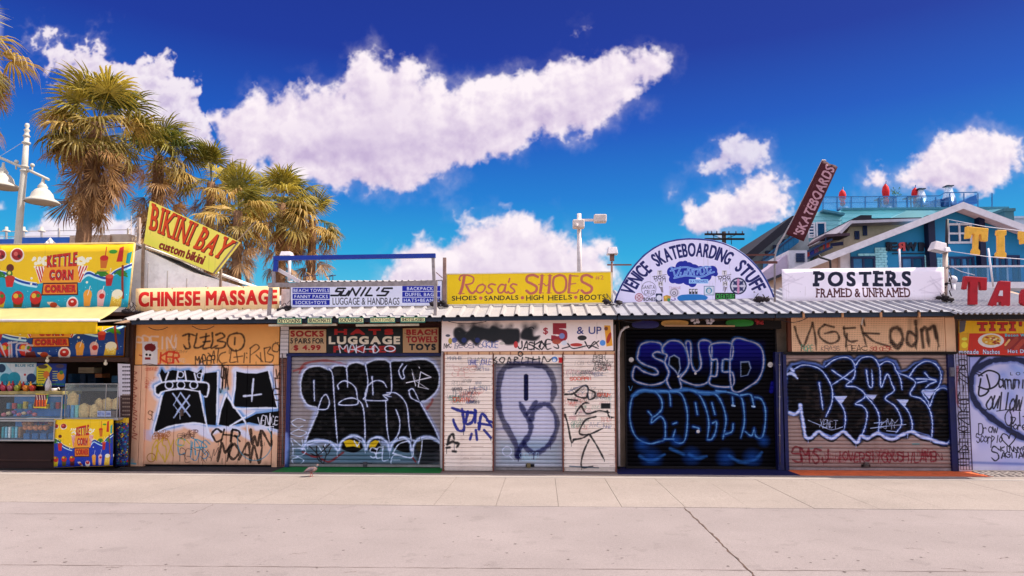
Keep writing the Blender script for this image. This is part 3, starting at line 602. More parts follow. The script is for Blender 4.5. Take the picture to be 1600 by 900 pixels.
# ---- canvas: massage shop shutters
cM = Canvas('massage_front_paint', 200, 500, 455, 735, YF, 150, base=(.05, .04, .04)).view(190, 480, 3.335)
c = cM
for y0, y1, op in ((94, 200, .22), (560, 830, .10)): pass
hand(c, 'PREIN', 70, 160, 275, 215, (.93, .86, .82), 8, 3, soft=5, op=.7); c.stroke([(255, 185), (262, 150)], 6, (.93, .86, .82), soft=4, op=.7); c.stroke([(275, 180), (282, 145)], 6, (.93, .86, .82), soft=4, op=.7)
tags(c, 190, 205, 350, 290, 5, [(.5, .3, .2), (.85, .8, .75)], 5)
hand(c, 'LKER', 165, 238, 305, 290, (.83, .16, .06), 9, 4, soft=3, jit=.25); c.stroke([(92, 250), (128, 262)], 5, REDP)
for P in ([(318, 150), (350, 140), (385, 150)], [(352, 145), (350, 180), (355, 212), (335, 216), (322, 196)], [(392, 140), (385, 180), (378, 208), (400, 212), (430, 196)], [(440, 140), (436, 175), (424, 215), (462, 210)], [(410, 160), (455, 150)], [(425, 182), (460, 178)], [(472, 135), (474, 180), (466, 214), (500, 200)],
          [(492, 145), (520, 136), (535, 155), (500, 175), (540, 185), (530, 210), (488, 216)], [(600, 135), (560, 150), (552, 195), (585, 228), (625, 215), (640, 175), (625, 142), (592, 137)], [(590, 160), (588, 195)]):
    c.stroke(P, 9, (.10, .04, .03), soft=4.5, op=.95)
hand(c, 'MAPER', 385, 256, 484, 298, (.07, .05, .05), 6, 8, jit=.2)
for P in ([(450, 240), (470, 255), (480, 230), (486, 280)], [(505, 215), (500, 255), (498, 290)], [(540, 235), (515, 245), (505, 270), (520, 292), (548, 288)], [(570, 228), (566, 262), (565, 288), (600, 285)], [(595, 222), (605, 288)], [(585, 262), (630, 255)], [(640, 240), (636, 290)], [(670, 215), (668, 290)], [(668, 215), (700, 195), (715, 215), (672, 250)], [(700, 250), (735, 285)], [(722, 238), (726, 285)], [(742, 215), (748, 285)], [(742, 215), (775, 210), (760, 240), (790, 255), (780, 285), (748, 285)], [(815, 185), (790, 195), (785, 225), (812, 232), (820, 205), (800, 182)], [(650, 240), (652, 242)], [(650, 262), (652, 264)]):
    c.stroke(P, 6, (.13, .06, .04), soft=3, op=.9)
c.rect(108, 180, 187, 303, (.86, .82, .82)); c.disc(148, 212, 30, (.45, .07, .08), 22); c.disc(140, 250, 26, (.9, .86, .84), 24); c.disc(130, 248, 6, BLK); c.disc(148, 250, 6, BLK); c.rect(122, 262, 150, 274, (.55, .1, .1)); c.stroke([(155, 190), (165, 200), (172, 195)], 3, (.45, .07, .08))
for P in ([(115, 300), (145, 296), (187, 304)],): c.stroke(P, 2, (.4, .2, .1))
# left post scribbles
for i in range(9):
    y = 335 + i * 40; g = random.Random(i); c.stroke([(g.uniform(56, 66), y), (g.uniform(74, 84), y + 8), (g.uniform(56, 66), y + 20), (g.uniform(70, 84), y + 32)], 4, (.66, .10, .08), op=.9)
tags(c, 125, 310, 185, 430, 8, [(.78, .3, .2)], 9, 12, 24); hand(c, 'SL', 130, 540, 180, 590, (.4, .2, .05), 4, 3)
# the big piece: glow, then black, then pale outline
body = [(222, 440), (300, 428), (402, 436), (425, 560), (440, 614), (380, 605), (300, 612), (230, 628), (165, 652), (185, 560), (205, 480)]
hat = [(192, 352), (205, 320), (222, 345), (260, 328), (300, 335), (345, 328), (388, 345), (412, 322), (420, 370), (408, 388), (300, 376), (205, 390)]
brim = [(170, 412), (212, 392), (300, 385), (400, 390), (448, 402), (442, 462), (426, 466), (402, 440), (300, 426), (210, 440), (188, 462), (172, 450)]
colm = [(428, 345), (498, 338), (495, 450), (492, 540), (486, 616), (442, 612), (430, 520), (425, 466), (444, 462), (448, 402), (420, 385)]
wedge = [(540, 452), (585, 525), (640, 585), (600, 610), (556, 622), (500, 612), (515, 540)]
ublk = [(590, 335), (640, 345), (700, 347), (762, 332), (785, 420), (808, 524), (700, 524), (580, 518), (590, 420)]
lowr = [(590, 560), (640, 585), (700, 556), (815, 542), (822, 640), (740, 618), (660, 600), (600, 610)]
allp = (body, hat, brim, colm, wedge, ublk, lowr)
for P in allp: c.stroke(P, 42, (.90, .90, .98), soft=20, closed=True, smooth=False, op=.9)
for P in allp: c.stroke(P, 20, (.42, .60, .84), soft=12, closed=True, smooth=False, op=.9)
c.fill([(120, 640), (160, 640), (150, 700), (120, 690)], (.72, .74, .92), op=.5, soft=12)
for P in ([(390, 620), (440, 650), (470, 690)], [(480, 650), (560, 625), (620, 650), (670, 690)], [(330, 615), (370, 630), (450, 680)], [(590, 330), (640, 338), (720, 340), (770, 320), (780, 305)], [(370, 330), (420, 340), (470, 325), (490, 308)], [(700, 630), (780, 620), (830, 650)]): c.stroke(P, 24, (.90, .90, .98), soft=12, op=.95)
for P in allp: c.fill(P, BLK, soft=3, op=1.0)
for P in ([(205, 462), (185, 560), (165, 652), (230, 628), (300, 612), (380, 605), (440, 614)], [(402, 440), (420, 530), (438, 612), (450, 660)], [(498, 338), (495, 450), (492, 600)], [(540, 455), (512, 540), (498, 612)], [(540, 455), (590, 530), (640, 600), (655, 660)], [(590, 335), (586, 420), (580, 522), (700, 526), (808, 526)], [(762, 332), (785, 420), (812, 524)], [(560, 620), (620, 585), (690, 545)], [(170, 412), (212, 392), (300, 385), (400, 390), (448, 402), (442, 462), (426, 466)], [(190, 462), (172, 448), (170, 412)], [(190, 462), (212, 440), (300, 426), (402, 440)], [(192, 352), (205, 392)], [(415, 345), (408, 388)], [(240, 340), (225, 380)], [(375, 345), (385, 385)], [(290, 335), (283, 380)], [(325, 335), (332, 380)]):
    c.stroke(P, 9, (.93, .94, 1), soft=4)
for x in (243, 305, 372): c.ring(x, 406, 20, 7, LAV, soft=3)
c.ring(303, 352, 16, 6, LAV, soft=3); c.ring(402, 356, 12, 5, LAV, soft=3)
for P in ([(262, 450), (352, 570)], [(350, 460), (268, 576)], [(303, 446), (350, 512), (308, 562), (266, 510), (303, 446)], [(278, 475), (330, 545)], [(335, 480), (285, 545)]): c.stroke(P, 8, (.70, .76, .90), soft=3, smooth=False)
c.stroke([(683, 375), (678, 430), (674, 492)], 10, LAV, soft=4); c.stroke([(632, 464), (680, 460), (724, 454)], 9, LAV, soft=4)
hand(c, 'VENICE', 708, 572, 815, 612, WH, 5, 2, jit=.25); c.stroke([(770, 555), (768, 640)], 5, WH); c.stroke([(745, 625), (790, 622)], 5, WH)
hand(c, 'SMX', 505, 315, 552, 430, (.10, .06, .05), 7, 4); c.spray(520, 440, 26, (.3, .62, .78), .8); c.spray(545, 425, 18, (.3, .62, .78), .8)
hand(c, 'WDE', 800, 318, 838, 490, (.13, .06, .05), 6, 5, vertical=True, op=.9)
hand(c, 'CHR', 470, 640, 610, 700, BLK, 9, 12, jit=.5); hand(c, 'WN', 668, 645, 780, 715, BLK, 12, 13); hand(c, 'MOAN', 495, 722, 722, 798, (.05, .03, .03), 12, 14, slant=.1)
c.ring(690, 700, 90, 5, (.26, .60, .68), 100, a0=-40, a1=200, op=.8); hand(c, 'EIR', 290, 695, 430, 765, (.18, .62, .72), 6, 15, jit=.6); hand(c, 'DS', 360, 690, 440, 790, (.16, .58, .70), 5, 16, jit=.6)
hand(c, 'GKSX', 150, 690, 262, 785, (.86, .68, .16), 6, 17, jit=.8); c.ring(150, 785, 22, 4, (.7, .45, .15)); c.ring(300, 705, 22, 4, (.85, .72, .1)); c.stroke([(330, 690), (350, 712)], 4, (.85, .72, .1))
hand(c, 'RETTKAM', 300, 745, 492, 800, (.33, .16, .14), 3, 18, jit=.6); tags(c, 280, 640, 400, 690, 4, [BLK, (.3, .1, .1)], 8, 14, 26, 3); tags(c, 130, 640, 270, 700, 4, [(.62, .3, .1)], 10, 16, 34, 3.5)
c.spray(55, 800, 20, (.4, .7, .75), .6); c.stroke([(50, 812), (76, 816)], 8, (.35, .68, .75), soft=4)

c.drips([(330, 210), (560, 222), (700, 285), (520, 790), (600, 795), (690, 790), (240, 288), (500, 700), (740, 706)], 3.5, (.10, .05, .04), 34, 1); c.drips([(160, 650), (440, 650), (655, 655), (300, 560), (790, 622)], 3.5, LAV, 40, 2)
for x in range(120, 800, 22): c.spray(x + RNG.integers(-8, 8), 822, 26, (.30, .18, .12), .4)
# ---- canvas: luggage shop shutter
cL = Canvas('luggage_front_paint', 432, 500, 702, 735, YF, 150, base=(.05, .04, .05)).view(420, 480, 3.214); c = cL
c.fill([(105, 690), (862, 690), (862, 805), (105, 805)], (.20, .42, .52), op=.75, soft=60)
for P in ([(150, 330), (175, 285), (260, 268), (330, 275), (380, 290)], [(790, 510), (815, 480), (820, 460)], [(120, 320), (180, 300)]): c.stroke(P, 11, (.60, .16, .14), soft=5, op=.75)
tags(c, 110, 255, 860, 290, 8, [(.75, .7, .72), (.5, .2, .2), (.3, .3, .35)], 31, 12, 26, 4, .5)
sil = [(155, 380), (168, 330), (200, 302), (250, 296), (300, 312), (330, 294), (372, 294), (388, 302), (402, 285), (440, 277), (478, 288), (495, 278), (535, 264), (582, 265), (606, 276), (622, 268), (690, 268), (722, 264), (782, 262), (825, 284), (852, 332), (852, 392), (830, 434), (792, 466), (762, 482), (792, 540), (830, 610), (858, 676), (800, 660), (735, 672), (690, 662), (602, 682), (522, 664), (480, 682), (430, 654), (372, 665), (342, 692), (270, 670), (183, 692), (190, 650), (215, 590), (242, 514), (190, 490), (160, 440)]
c.stroke(sil, 26, (.66, .70, .86), soft=16, closed=True, smooth=False, op=.85)
c.stroke([(600, 240), (480, 262), (420, 262), (330, 275), (250, 280), (190, 290), (150, 340)], 7, (.62, .66, .8), soft=6, op=.5)
# yellow patches and black arcs behind the scallops
for x0, x1 in ((350, 470), (480, 560), (620, 745), (735, 865)): c.fill([(x0, 700), ((x0 + x1) / 2, 655), (x1, 700), ((x0 + x1) / 2 + 10, 732)], BLK, soft=4, smooth=True)
c.fill([(370, 675), (400, 665), (450, 680), (455, 710), (420, 700), (385, 705)], (.86, .70, .10), soft=3); c.fill([(492, 690), (530, 668), (552, 675), (530, 706), (505, 712)], (.86, .70, .10), soft=3); c.fill([(740, 680), (764, 672), (766, 716), (748, 728), (738, 710)], (.80, .70, .14), soft=3)
c.fill([(722, 668), (858, 672), (864, 780), (760, 795), (715, 720)], (.10, .09, .11), soft=10, op=.85, tex=.12)
c.fill(sil, BLK, soft=3, tex=.05, op=1.0)
c.stroke(sil[:32], 9, LAV, soft=5, smooth=True, op=.95); c.stroke(sil[36:] + sil[:1], 9, LAV, soft=5, op=.95)
IN = ([(222, 368), (223, 420), (225, 470)], [(242, 514), (262, 458), (284, 440), (300, 478), (286, 512), (242, 514)], [(298, 308), (316, 340), (324, 450), (334, 600), (342, 690)], [(386, 303), (390, 350), (392, 402)], [(346, 412), (344, 388), (380, 370), (428, 400), (440, 450), (438, 488), (350, 490), (372, 465), (425, 458), (466, 492), (478, 580), (480, 678)],
      [(482, 288), (494, 370), (486, 440), (478, 466), (590, 468), (572, 444), (612, 450)], [(515, 350), (518, 400), (520, 442)], [(492, 500), (480, 450), (492, 400), (530, 370), (570, 375), (590, 405)], [(606, 276), (612, 350), (610, 430), (570, 442)], [(584, 468), (590, 600), (602, 680)], [(590, 430), (640, 434), (688, 490), (702, 600), (714, 674)], [(636, 515), (654, 570), (650, 630), (622, 676)],
      [(668, 285), (650, 320), (664, 358), (678, 352), (672, 320), (690, 292)], [(700, 418), (712, 455), (760, 480)], [(700, 418), (722, 412), (752, 470)], [(760, 482), (795, 545), (832, 612), (860, 680)])
for P in IN: c.stroke(P, 11, (.30, .36, .62), soft=7, op=.6)
for P in IN: c.stroke(P, 5.5, (.86, .88, .96), soft=2.5)
for P in ([(688, 380), (812, 352), (760, 325), (748, 400), (800, 412), (738, 372), (714, 310)], [(752, 300), (754, 306)], [(718, 330), (735, 395)]): c.stroke(P, 5, WH, soft=2, smooth=False)
for P in ([(165, 712), (190, 682), (250, 668), (310, 684), (345, 722), (362, 676), (420, 646), (470, 668), (485, 716), (502, 672), (545, 654), (590, 680), (604, 722), (622, 680), (668, 655), (705, 680), (715, 722), (738, 672), (790, 650), (840, 668), (860, 690)],): c.stroke(P, 15, (.62, .70, .88), soft=8); c.stroke(P, 7, LAV, soft=4)
for P in ([(265, 730), (245, 700)], [(265, 730), (280, 690)], [(440, 700), (425, 672)], [(440, 700), (452, 680)], [(620, 735), (650, 690), (700, 672)], [(620, 735), (690, 755), (720, 750), (722, 690)], [(745, 800), (762, 730), (768, 672)]): c.stroke(P, 6, LAV, soft=3)
for P in ([(165, 728), (220, 752), (262, 748)], [(262, 765), (300, 778), (350, 745), (372, 728)], [(722, 760), (735, 778)]): c.stroke(P, 9, (.55, .10, .12), soft=4, op=.85)
for P in ([(200, 700), (240, 740), (270, 795)], [(300, 690), (240, 745), (205, 735)], [(235, 700), (240, 760), (262, 782)], [(270, 700), (290, 740), (310, 700)], [(285, 740), (270, 790)]): c.stroke(P, 5, (.10, .06, .07), soft=2)
hand(c, 'CONDO', 112, 565, 165, 800, LAV, 5, 6, jit=.4, vertical=True); hand(c, 'SEL', 505, 702, 600, 760, LAV, 6, 3, jit=.3); hand(c, 'E', 612, 742, 660, 790, LAV, 6, 3)
hand(c, 'JRK', 35, 305, 70, 460, (.12, .06, .05), 5, 4, vertical=True); c.stroke([(85, 640), (88, 700), (82, 780)], 22, (.55, .62, .9), soft=14, op=.8)
c.rect(455, 786, 515, 800, (.05, .08, .12), soft=3)

c.drips([(190, 690), (340, 716), (480, 712), (604, 718), (715, 716), (858, 690)], 4, LAV, 46, 3); c.drips([(300, 660), (460, 660), (560, 660), (650, 650), (760, 655)], 3, BLK, 30, 4)
for x in range(110, 860, 22): c.spray(x, 800, 26, (.08, .10, .10), .45)
# ---- canvas: shoe shop front
cR = Canvas('shoe_front_paint', 683, 500, 968, 742, YF - .4, 150, base=(.2, .15, .15)).view(680, 480, 3.334); c = cR
cols = [(.25, .25, .3), (.2, .25, .5), (.8, .3, .2), (.45, .45, .5), (.75, .35, .4), (.25, .5, .4), (.15, .12, .15)]
tags(c, 55, 255, 300, 520, 34, cols, 41, 12, 22, 2.4, .75); tags(c, 675, 255, 930, 640, 46, cols, 42, 12, 24, 2.4, .75); tags(c, 60, 520, 300, 620, 3, cols, 44, 12, 24, 2.4, .5)
hand(c, 'DANE JOULE', 175, 275, 290, 298, (.1, .22, .62), 3, 4, jit=.3); hand(c, 'DETROZ', 90, 430, 205, 470, (.4, .4, .45), 2.5, 4); hand(c, 'DRAIN', 95, 472, 178, 492, (.85, .25, .08), 3.5, 4)
for i, s_ in enumerate(('BASH', 'NIELY', 'THERATA', 'KEATSA')): hand(c, s_, 822, 250 + i * 21, 822 + 16 * len(s_) - (20 if i > 1 else 0), 266 + i * 21, (.08, .06, .07), 3.2, i, jit=.25)
hand(c, 'SOOPRI', 700, 365, 818, 380, (.85, .25, .08), 4, 4); hand(c, 'OPIUM', 845, 448, 910, 466, (.88, .32, .18), 4, 5)
for P in ([(318, 262), (306, 275), (322, 284), (316, 292), (308, 288)], [(345, 262), (335, 278), (352, 290), (362, 268), (345, 262)], [(375, 292), (385, 262), (395, 290), (380, 280)], [(410, 292), (414, 262), (432, 266), (412, 278), (440, 292)], [(432, 238), (444, 232), (456, 244), (446, 256), (432, 248), (436, 236)], [(455, 262), (450, 290), (475, 286)], [(470, 262), (520, 272)], [(485, 264), (482, 292)], [(510, 260), (506, 290)], [(506, 276), (545, 268)], [(540, 258), (542, 290)], [(555, 292), (565, 258), (585, 285), (612, 262)]): c.stroke(P, 6, (.07, .05, .06), soft=2)
c.disc(622, 272, 15, (.3, .5, .75)); c.disc(620, 276, 9, (.9, .9, .92)); c.fill([(640, 262), (662, 262), (662, 292), (640, 290), (644, 276)], (.78, .08, .10))
P_ = [(430, 778), (415, 715), (350, 590), (326, 500), (330, 400), (352, 325), (400, 300), (500, 296), (575, 315), (612, 370), (620, 430), (608, 492)]
c.fill([(430, 760), (420, 700), (360, 590), (335, 500), (340, 400), (360, 330), (420, 308), (520, 305), (590, 340), (610, 430), (600, 500), (632, 590), (625, 660), (590, 730), (520, 765), (470, 735)], (.76, .76, .88), op=.55, soft=6, smooth=True)
c.fill([(316, 690), (660, 690), (660, 840), (316, 840)], (.30, .50, .60), op=.45, soft=60)
for P in ([(326, 300), (320, 400), (322, 500), (340, 590)], [(400, 296), (500, 290), (580, 305)]): c.stroke(P, 26, (.10, .14, .42), soft=22, op=.5)
for w_, cc, sf in ((26, (.14, .20, .52), 14), (27, (.01, .03, .22), 3)):
    c.stroke(P_, w_, cc, soft=sf, op=.9 if w_ < 20 else .6)
    c.stroke([(430, 778), (442, 735), (488, 668), (496, 615), (468, 560), (440, 500)], w_ * .85, cc, soft=sf, op=.9 if w_ < 20 else .6)
    c.stroke([(500, 585), (515, 540), (560, 508), (600, 520), (632, 580), (632, 640), (602, 708), (552, 754), (512, 764), (474, 740), (460, 706)], w_ * .85, cc, soft=sf, op=.9 if w_ < 20 else .6)
    c.stroke([(525, 495), (500, 530), (476, 562)], w_ * .75, cc, soft=sf, op=.9 if w_ < 20 else .6)
c.stroke([(472, 360), (472, 478)], 24, (.01, .03, .22), soft=3, smooth=False)
c.ring(372, 755, 24, 7, (.85, .85, .92), soft=4); c.stroke([(380, 775), (405, 800)], 6, (.85, .85, .92), soft=4); tags(c, 430, 760, 560, 820, 2, [(.7, .8, .85)], 3, 18, 30, 3); c.rect(470, 822, 516, 838, (.05, .06, .09), soft=3)
for P in ([(88, 525), (150, 545), (215, 548)], [(140, 530), (150, 600), (148, 640), (120, 640), (98, 600), (95, 585)], [(170, 545), (160, 605), (190, 600), (205, 555), (172, 550)], [(212, 540), (208, 600)], [(206, 535), (210, 540)], [(228, 635), (240, 560), (262, 570), (295, 625)], [(225, 605), (290, 615)], [(190, 660), (182, 688)], [(212, 640), (218, 690)], [(255, 640), (290, 680)], [(270, 590), (300, 600)]): c.stroke(P, 14, (.07, .13, .52), soft=3)
c.stroke([(310, 640), (350, 635)], 14, (.15, .25, .6), soft=12, op=.5)
for P in ([(65, 715), (75, 675), (92, 662), (100, 690)], [(62, 715), (92, 700), (110, 712)], [(60, 732), (76, 730)], [(108, 705), (122, 712), (112, 730)], [(92, 750), (108, 752)]): c.stroke(P, 13, (.08, .05, .05), soft=5)
for P in ([(675, 455), (720, 450), (770, 410), (795, 420), (785, 470), (740, 465), (720, 445)], [(800, 430), (830, 445), (828, 470), (800, 480), (790, 450)], [(730, 555), (745, 530), (775, 500), (800, 500)], [(760, 515), (790, 555), (850, 540), (905, 548)], [(895, 540), (905, 570), (930, 575)], [(675, 560), (690, 610), (708, 700), (722, 690)], [(835, 570), (780, 590), (750, 655), (800, 662), (870, 632)], [(720, 690), (770, 680), (800, 660)], [(805, 665), (840, 720), (880, 795)], [(800, 690), (770, 760), (762, 830), (820, 828)], [(690, 480), (740, 486)]):
    c.stroke(P, 9, (.09, .07, .08), soft=3)
c.stroke([(690, 440), (780, 410), (800, 480)], 5, (.2, .32, .5), soft=3, op=.7); c.rect(862, 500, 915, 528, (.05, .05, .06), soft=2); c.stroke([(700, 828), (850, 836)], 6, (.15, .3, .4), soft=4); c.stroke([(912, 420), (912, 640)], 3, (.9, .88, .86))
# rust runs at the slat ends
g = random.Random(6)
for x0 in (44, 302, 668, 940):
    for i in range(36):
        y = 235 + i * 17.3; c.stroke([(x0 + g.uniform(-4, 4), y), (x0 + g.uniform(-6, 6), y + 9)], g.uniform(4, 8), (.36, .14, .08), op=g.uniform(.4, .9), soft=3)
for i in range(70): x, y = g.choice([g.uniform(55, 295), g.uniform(675, 930)]), 245 + 20 * g.randint(0, 29); L_ = g.uniform(10, 70); c.stroke([(x, y), (x + L_, y + 1)], g.uniform(2, 4), (.50, .26, .14), op=g.uniform(.2, .6), soft=3)
for i in range(16): x = 62 + i * 55; c.stroke([(x, 236), (x, 246)], 6, (.45, .18, .06), op=.9, soft=3)

c.drips([(430, 778), (512, 764), (600, 706), (148, 640), (290, 680), (100, 712)], 5, NAVY, 40, 5); c.drips([(708, 700), (880, 795), (762, 830), (60, 738)], 4, (.08, .05, .06), 30, 6)
for x in range(50, 940, 24): c.spray(x, 848, 24, (.32, .22, .16), .45)
# ---- canvas: skate shop shutter
cS = Canvas('skate_front_paint', 955, 495, 1236, 742, YF, 150, base=(.02, .02, .03), alpha=0).view(950, 480, 3.334); c = cS
S_ = [(160, 245), (175, 197), (220, 180), (272, 186), (286, 206), (292, 238), (260, 232), (238, 246), (252, 266), (300, 290), (322, 340), (300, 385), (240, 406), (180, 398), (134, 372), (146, 310), (190, 336), (240, 352), (266, 345), (250, 320), (192, 298), (160, 272)]
Q_ = [(292, 205), (330, 175), (382, 182), (412, 222), (428, 284), (412, 332), (378, 362), (386, 424), (340, 432), (312, 384), (322, 340), (302, 290), (312, 250), (290, 236)]
U_ = [(412, 188), (436, 188), (440, 290), (462, 335), (492, 302), (480, 184), (542, 184), (546, 270), (540, 362), (518, 396), (470, 408), (415, 392), (384, 372), (412, 332), (428, 284)]
I_ = [(542, 196), (650, 190), (652, 268), (610, 274), (604, 335), (655, 342), (655, 412), (545, 406), (541, 362), (572, 356), (576, 276), (546, 270)]
D_ = [(655, 182), (742, 176), (802, 206), (820, 272), (806, 350), (762, 402), (655, 432)]
for P in (S_, Q_, U_, I_, D_): c.fill(P, None, soft=4, smooth=True, grad=((.11, .10, .55), (-.10, -.10, -.12)), op=1)
c.fill([(160, 180), (820, 180), (820, 260), (160, 260)], (.13, .12, .55), soft=30, op=.12)
for P in (S_, Q_, U_, I_, D_): c.stroke(P, 15, (.14, .34, .62), soft=10, closed=True, op=.8); c.stroke(P, 7, (.72, .66, .70), soft=3.5, closed=True, op=.92)
for P in ([(326, 262), (322, 300), (355, 330), (370, 352), (382, 320), (376, 266), (350, 250), (326, 262)], [(700, 286), (742, 284), (752, 318), (736, 354), (700, 362)], [(604, 275), (604, 335)]):
    if len(P) > 3: c.fill(P, (.02, .02, .03), soft=3)
    c.stroke(P, 11, (.16, .34, .6), soft=7, closed=len(P) > 3, smooth=False, op=.7); c.stroke(P, 5, (.66, .66, .72), soft=3, closed=len(P) > 3, smooth=False, op=.85)
BUB = ([(250, 438), (180, 432), (132, 470), (117, 560), (130, 640), (162, 690), (220, 714), (268, 704), (300, 692), (304, 640), (300, 598), (276, 572), (232, 604), (234, 572), (214, 545)], [(250, 438), (282, 480), (286, 530), (262, 560), (236, 578)], [(276, 436), (322, 446), (332, 515)], [(330, 436), (386, 452), (414, 520), (420, 600), (408, 690), (380, 712), (345, 692), (356, 640)], [(298, 690), (350, 690)], [(345, 610), (362, 604)],
       [(400, 430), (450, 436), (490, 470), (520, 540), (532, 610), (524, 692)], [(462, 500), (472, 560)], [(450, 625), (480, 635), (470, 655)], [(480, 446), (560, 452), (600, 500), (622, 580), (616, 640), (606, 690)], [(548, 500), (564, 560)], [(552, 606), (572, 600), (568, 650), (548, 690), (524, 694)], [(570, 436), (650, 448), (700, 470), (716, 530), (718, 610), (700, 684)], [(656, 470), (660, 512)], [(620, 664), (654, 650), (660, 610)],
       [(700, 460), (750, 456), (765, 500), (768, 520)], [(772, 470), (806, 480), (828, 530), (828, 610), (812, 680), (780, 676), (770, 630)], [(770, 640), (755, 672), (722, 650)])
for P in BUB: c.stroke(P, 17, (.07, .20, .46), soft=12, op=.75); c.stroke(P, 6.5, (.42, .62, .80), soft=4.5, op=.92)
c.stroke([(130, 466), (180, 438), (260, 440), (330, 440), (420, 430), (520, 450), (620, 440)], 16, (.26, .48, .74), soft=11, op=.8)
for x, y, r in ((230, 790, 70), (440, 780, 60), (620, 790, 60), (760, 790, 60), (360, 700, 40), (180, 720, 50), (820, 700, 40)): c.spray(x, y, r, (.10, .30, .62), .7)
for P in ([(170, 780), (230, 805), (300, 770)], [(640, 780), (700, 810), (770, 800), (810, 760)], [(430, 770), (470, 790), (520, 780)], [(330, 740), (400, 770)]): c.stroke(P, 12, (.22, .46, .76), soft=12, op=.6)
for x, y, r in ((125, 274, 13), (855, 300, 14), (462, 346, 7), (476, 650, 9), (372, 362, 6)): c.disc(x, y, r, (.82, .78, .76), soft=2)
c.stroke([(760, 518), (772, 520)], 9, (.7, .8, .9)); c.stroke([(655, 514), (668, 516)], 9, (.7, .8, .9)); hand(c, 'V', 112, 412, 132, 434, (.3, .5, .7), 4, 2)
c.stroke([(868, 395), (860, 440)], 20, (.08, .08, .55), soft=6, op=.8)

# ---- canvas: poster shop
cP = Canvas('poster_front_paint', 1208, 488, 1500, 740, YF, 150, base=(.05, .04, .05)).view(1210, 480, 3.334); c = cP
K = (.06, .04, .045)
for P in ([(106, 104), (122, 160), (150, 205), (178, 140), (200, 84)], [(198, 82), (212, 150), (218, 222)], [(262, 92), (232, 120), (240, 160), (290, 190), (335, 170), (320, 130), (262, 138)], [(262, 92), (310, 105)], [(362, 105), (368, 150), (395, 180), (432, 175)], [(360, 112), (420, 108)], [(378, 140), (372, 205)], [(450, 95), (462, 140), (478, 200)], [(460, 135), (545, 140)], [(470, 140), (520, 180), (600, 205)], [(462, 60), (470, 96)]): c.stroke(P, 11, K, soft=6, op=.95)
for P in ([(640, 105), (608, 120), (606, 170), (640, 200), (668, 170), (655, 120), (625, 105)], [(606, 185), (640, 215), (668, 190)], [(735, 75), (740, 140), (736, 212)], [(735, 150), (700, 130), (690, 180), (715, 205), (740, 180)], [(765, 120), (775, 210)], [(768, 120), (790, 110), (805, 205)], [(805, 115), (832, 105), (856, 205)], [(832, 100), (842, 160)]): c.stroke(P, 16, K, soft=8, op=.97)
for P in ([(704, 60), (708, 190)],): c.stroke(P, 12, (.18, .12, .12), soft=26, op=.55)
for x, y, r in ((640, 120, 45), (740, 70, 40), (830, 110, 40)): c.spray(x, y, r, (.12, .08, .08), .5)
hand(c, 'DEAC', 378, 202, 482, 228, K, 4, 4, jit=.3); hand(c, 'SOLOESK', 498, 206, 615, 228, (.72, .12, .12), 3.5, 3, jit=.4); hand(c, 'KRASS', 242, 206, 345, 226, (.3, .25, .3), 2.5, 7); hand(c, 'ROPE', 140, 202, 205, 228, (.2, .62, .5), 4, 5); c.stroke([(455, 90), (460, 62), (468, 55)], 9, (.88, .84, .82))
# the big piece
sil = [(62, 350), (100, 305), (150, 292), (215, 300), (262, 320), (272, 290), (330, 262), (390, 258), (422, 285), (450, 262), (500, 252), (545, 290), (590, 275), (630, 290), (655, 345), (700, 330), (740, 295), (790, 282), (842, 290), (876, 340), (862, 405), (850, 430), (890, 420), (930, 455), (942, 540), (938, 620), (920, 700), (880, 710), (830, 682), (810, 665), (720, 640), (690, 668), (600, 660), (560, 650), (520, 670), (470, 668), (430, 700), (380, 660), (365, 640), (300, 670), (240, 645), (180, 684), (165, 660), (150, 580), (140, 510), (120, 548), (80, 545), (65, 500), (60, 420)]
c.stroke(sil, 40, (.05, .05, .07), soft=10, closed=True, smooth=False, op=.95); c.stroke(sil, 24, (.40, .50, .78), soft=10, closed=True, smooth=False, op=.9)
c.fill(sil, (.02, .016, .028), soft=3, tex=.05, op=1.0)
g = random.Random(3)
for i in range(60): x, y = g.uniform(100, 860), 300 + 18.3 * g.randint(0, 18); c.stroke([(x, y), (x + g.uniform(20, 90), y + g.uniform(-1, 1))], 2.5, (.42, .34, .33), op=g.uniform(.2, .6), soft=2)
c.view(1220, 550, 4.736)
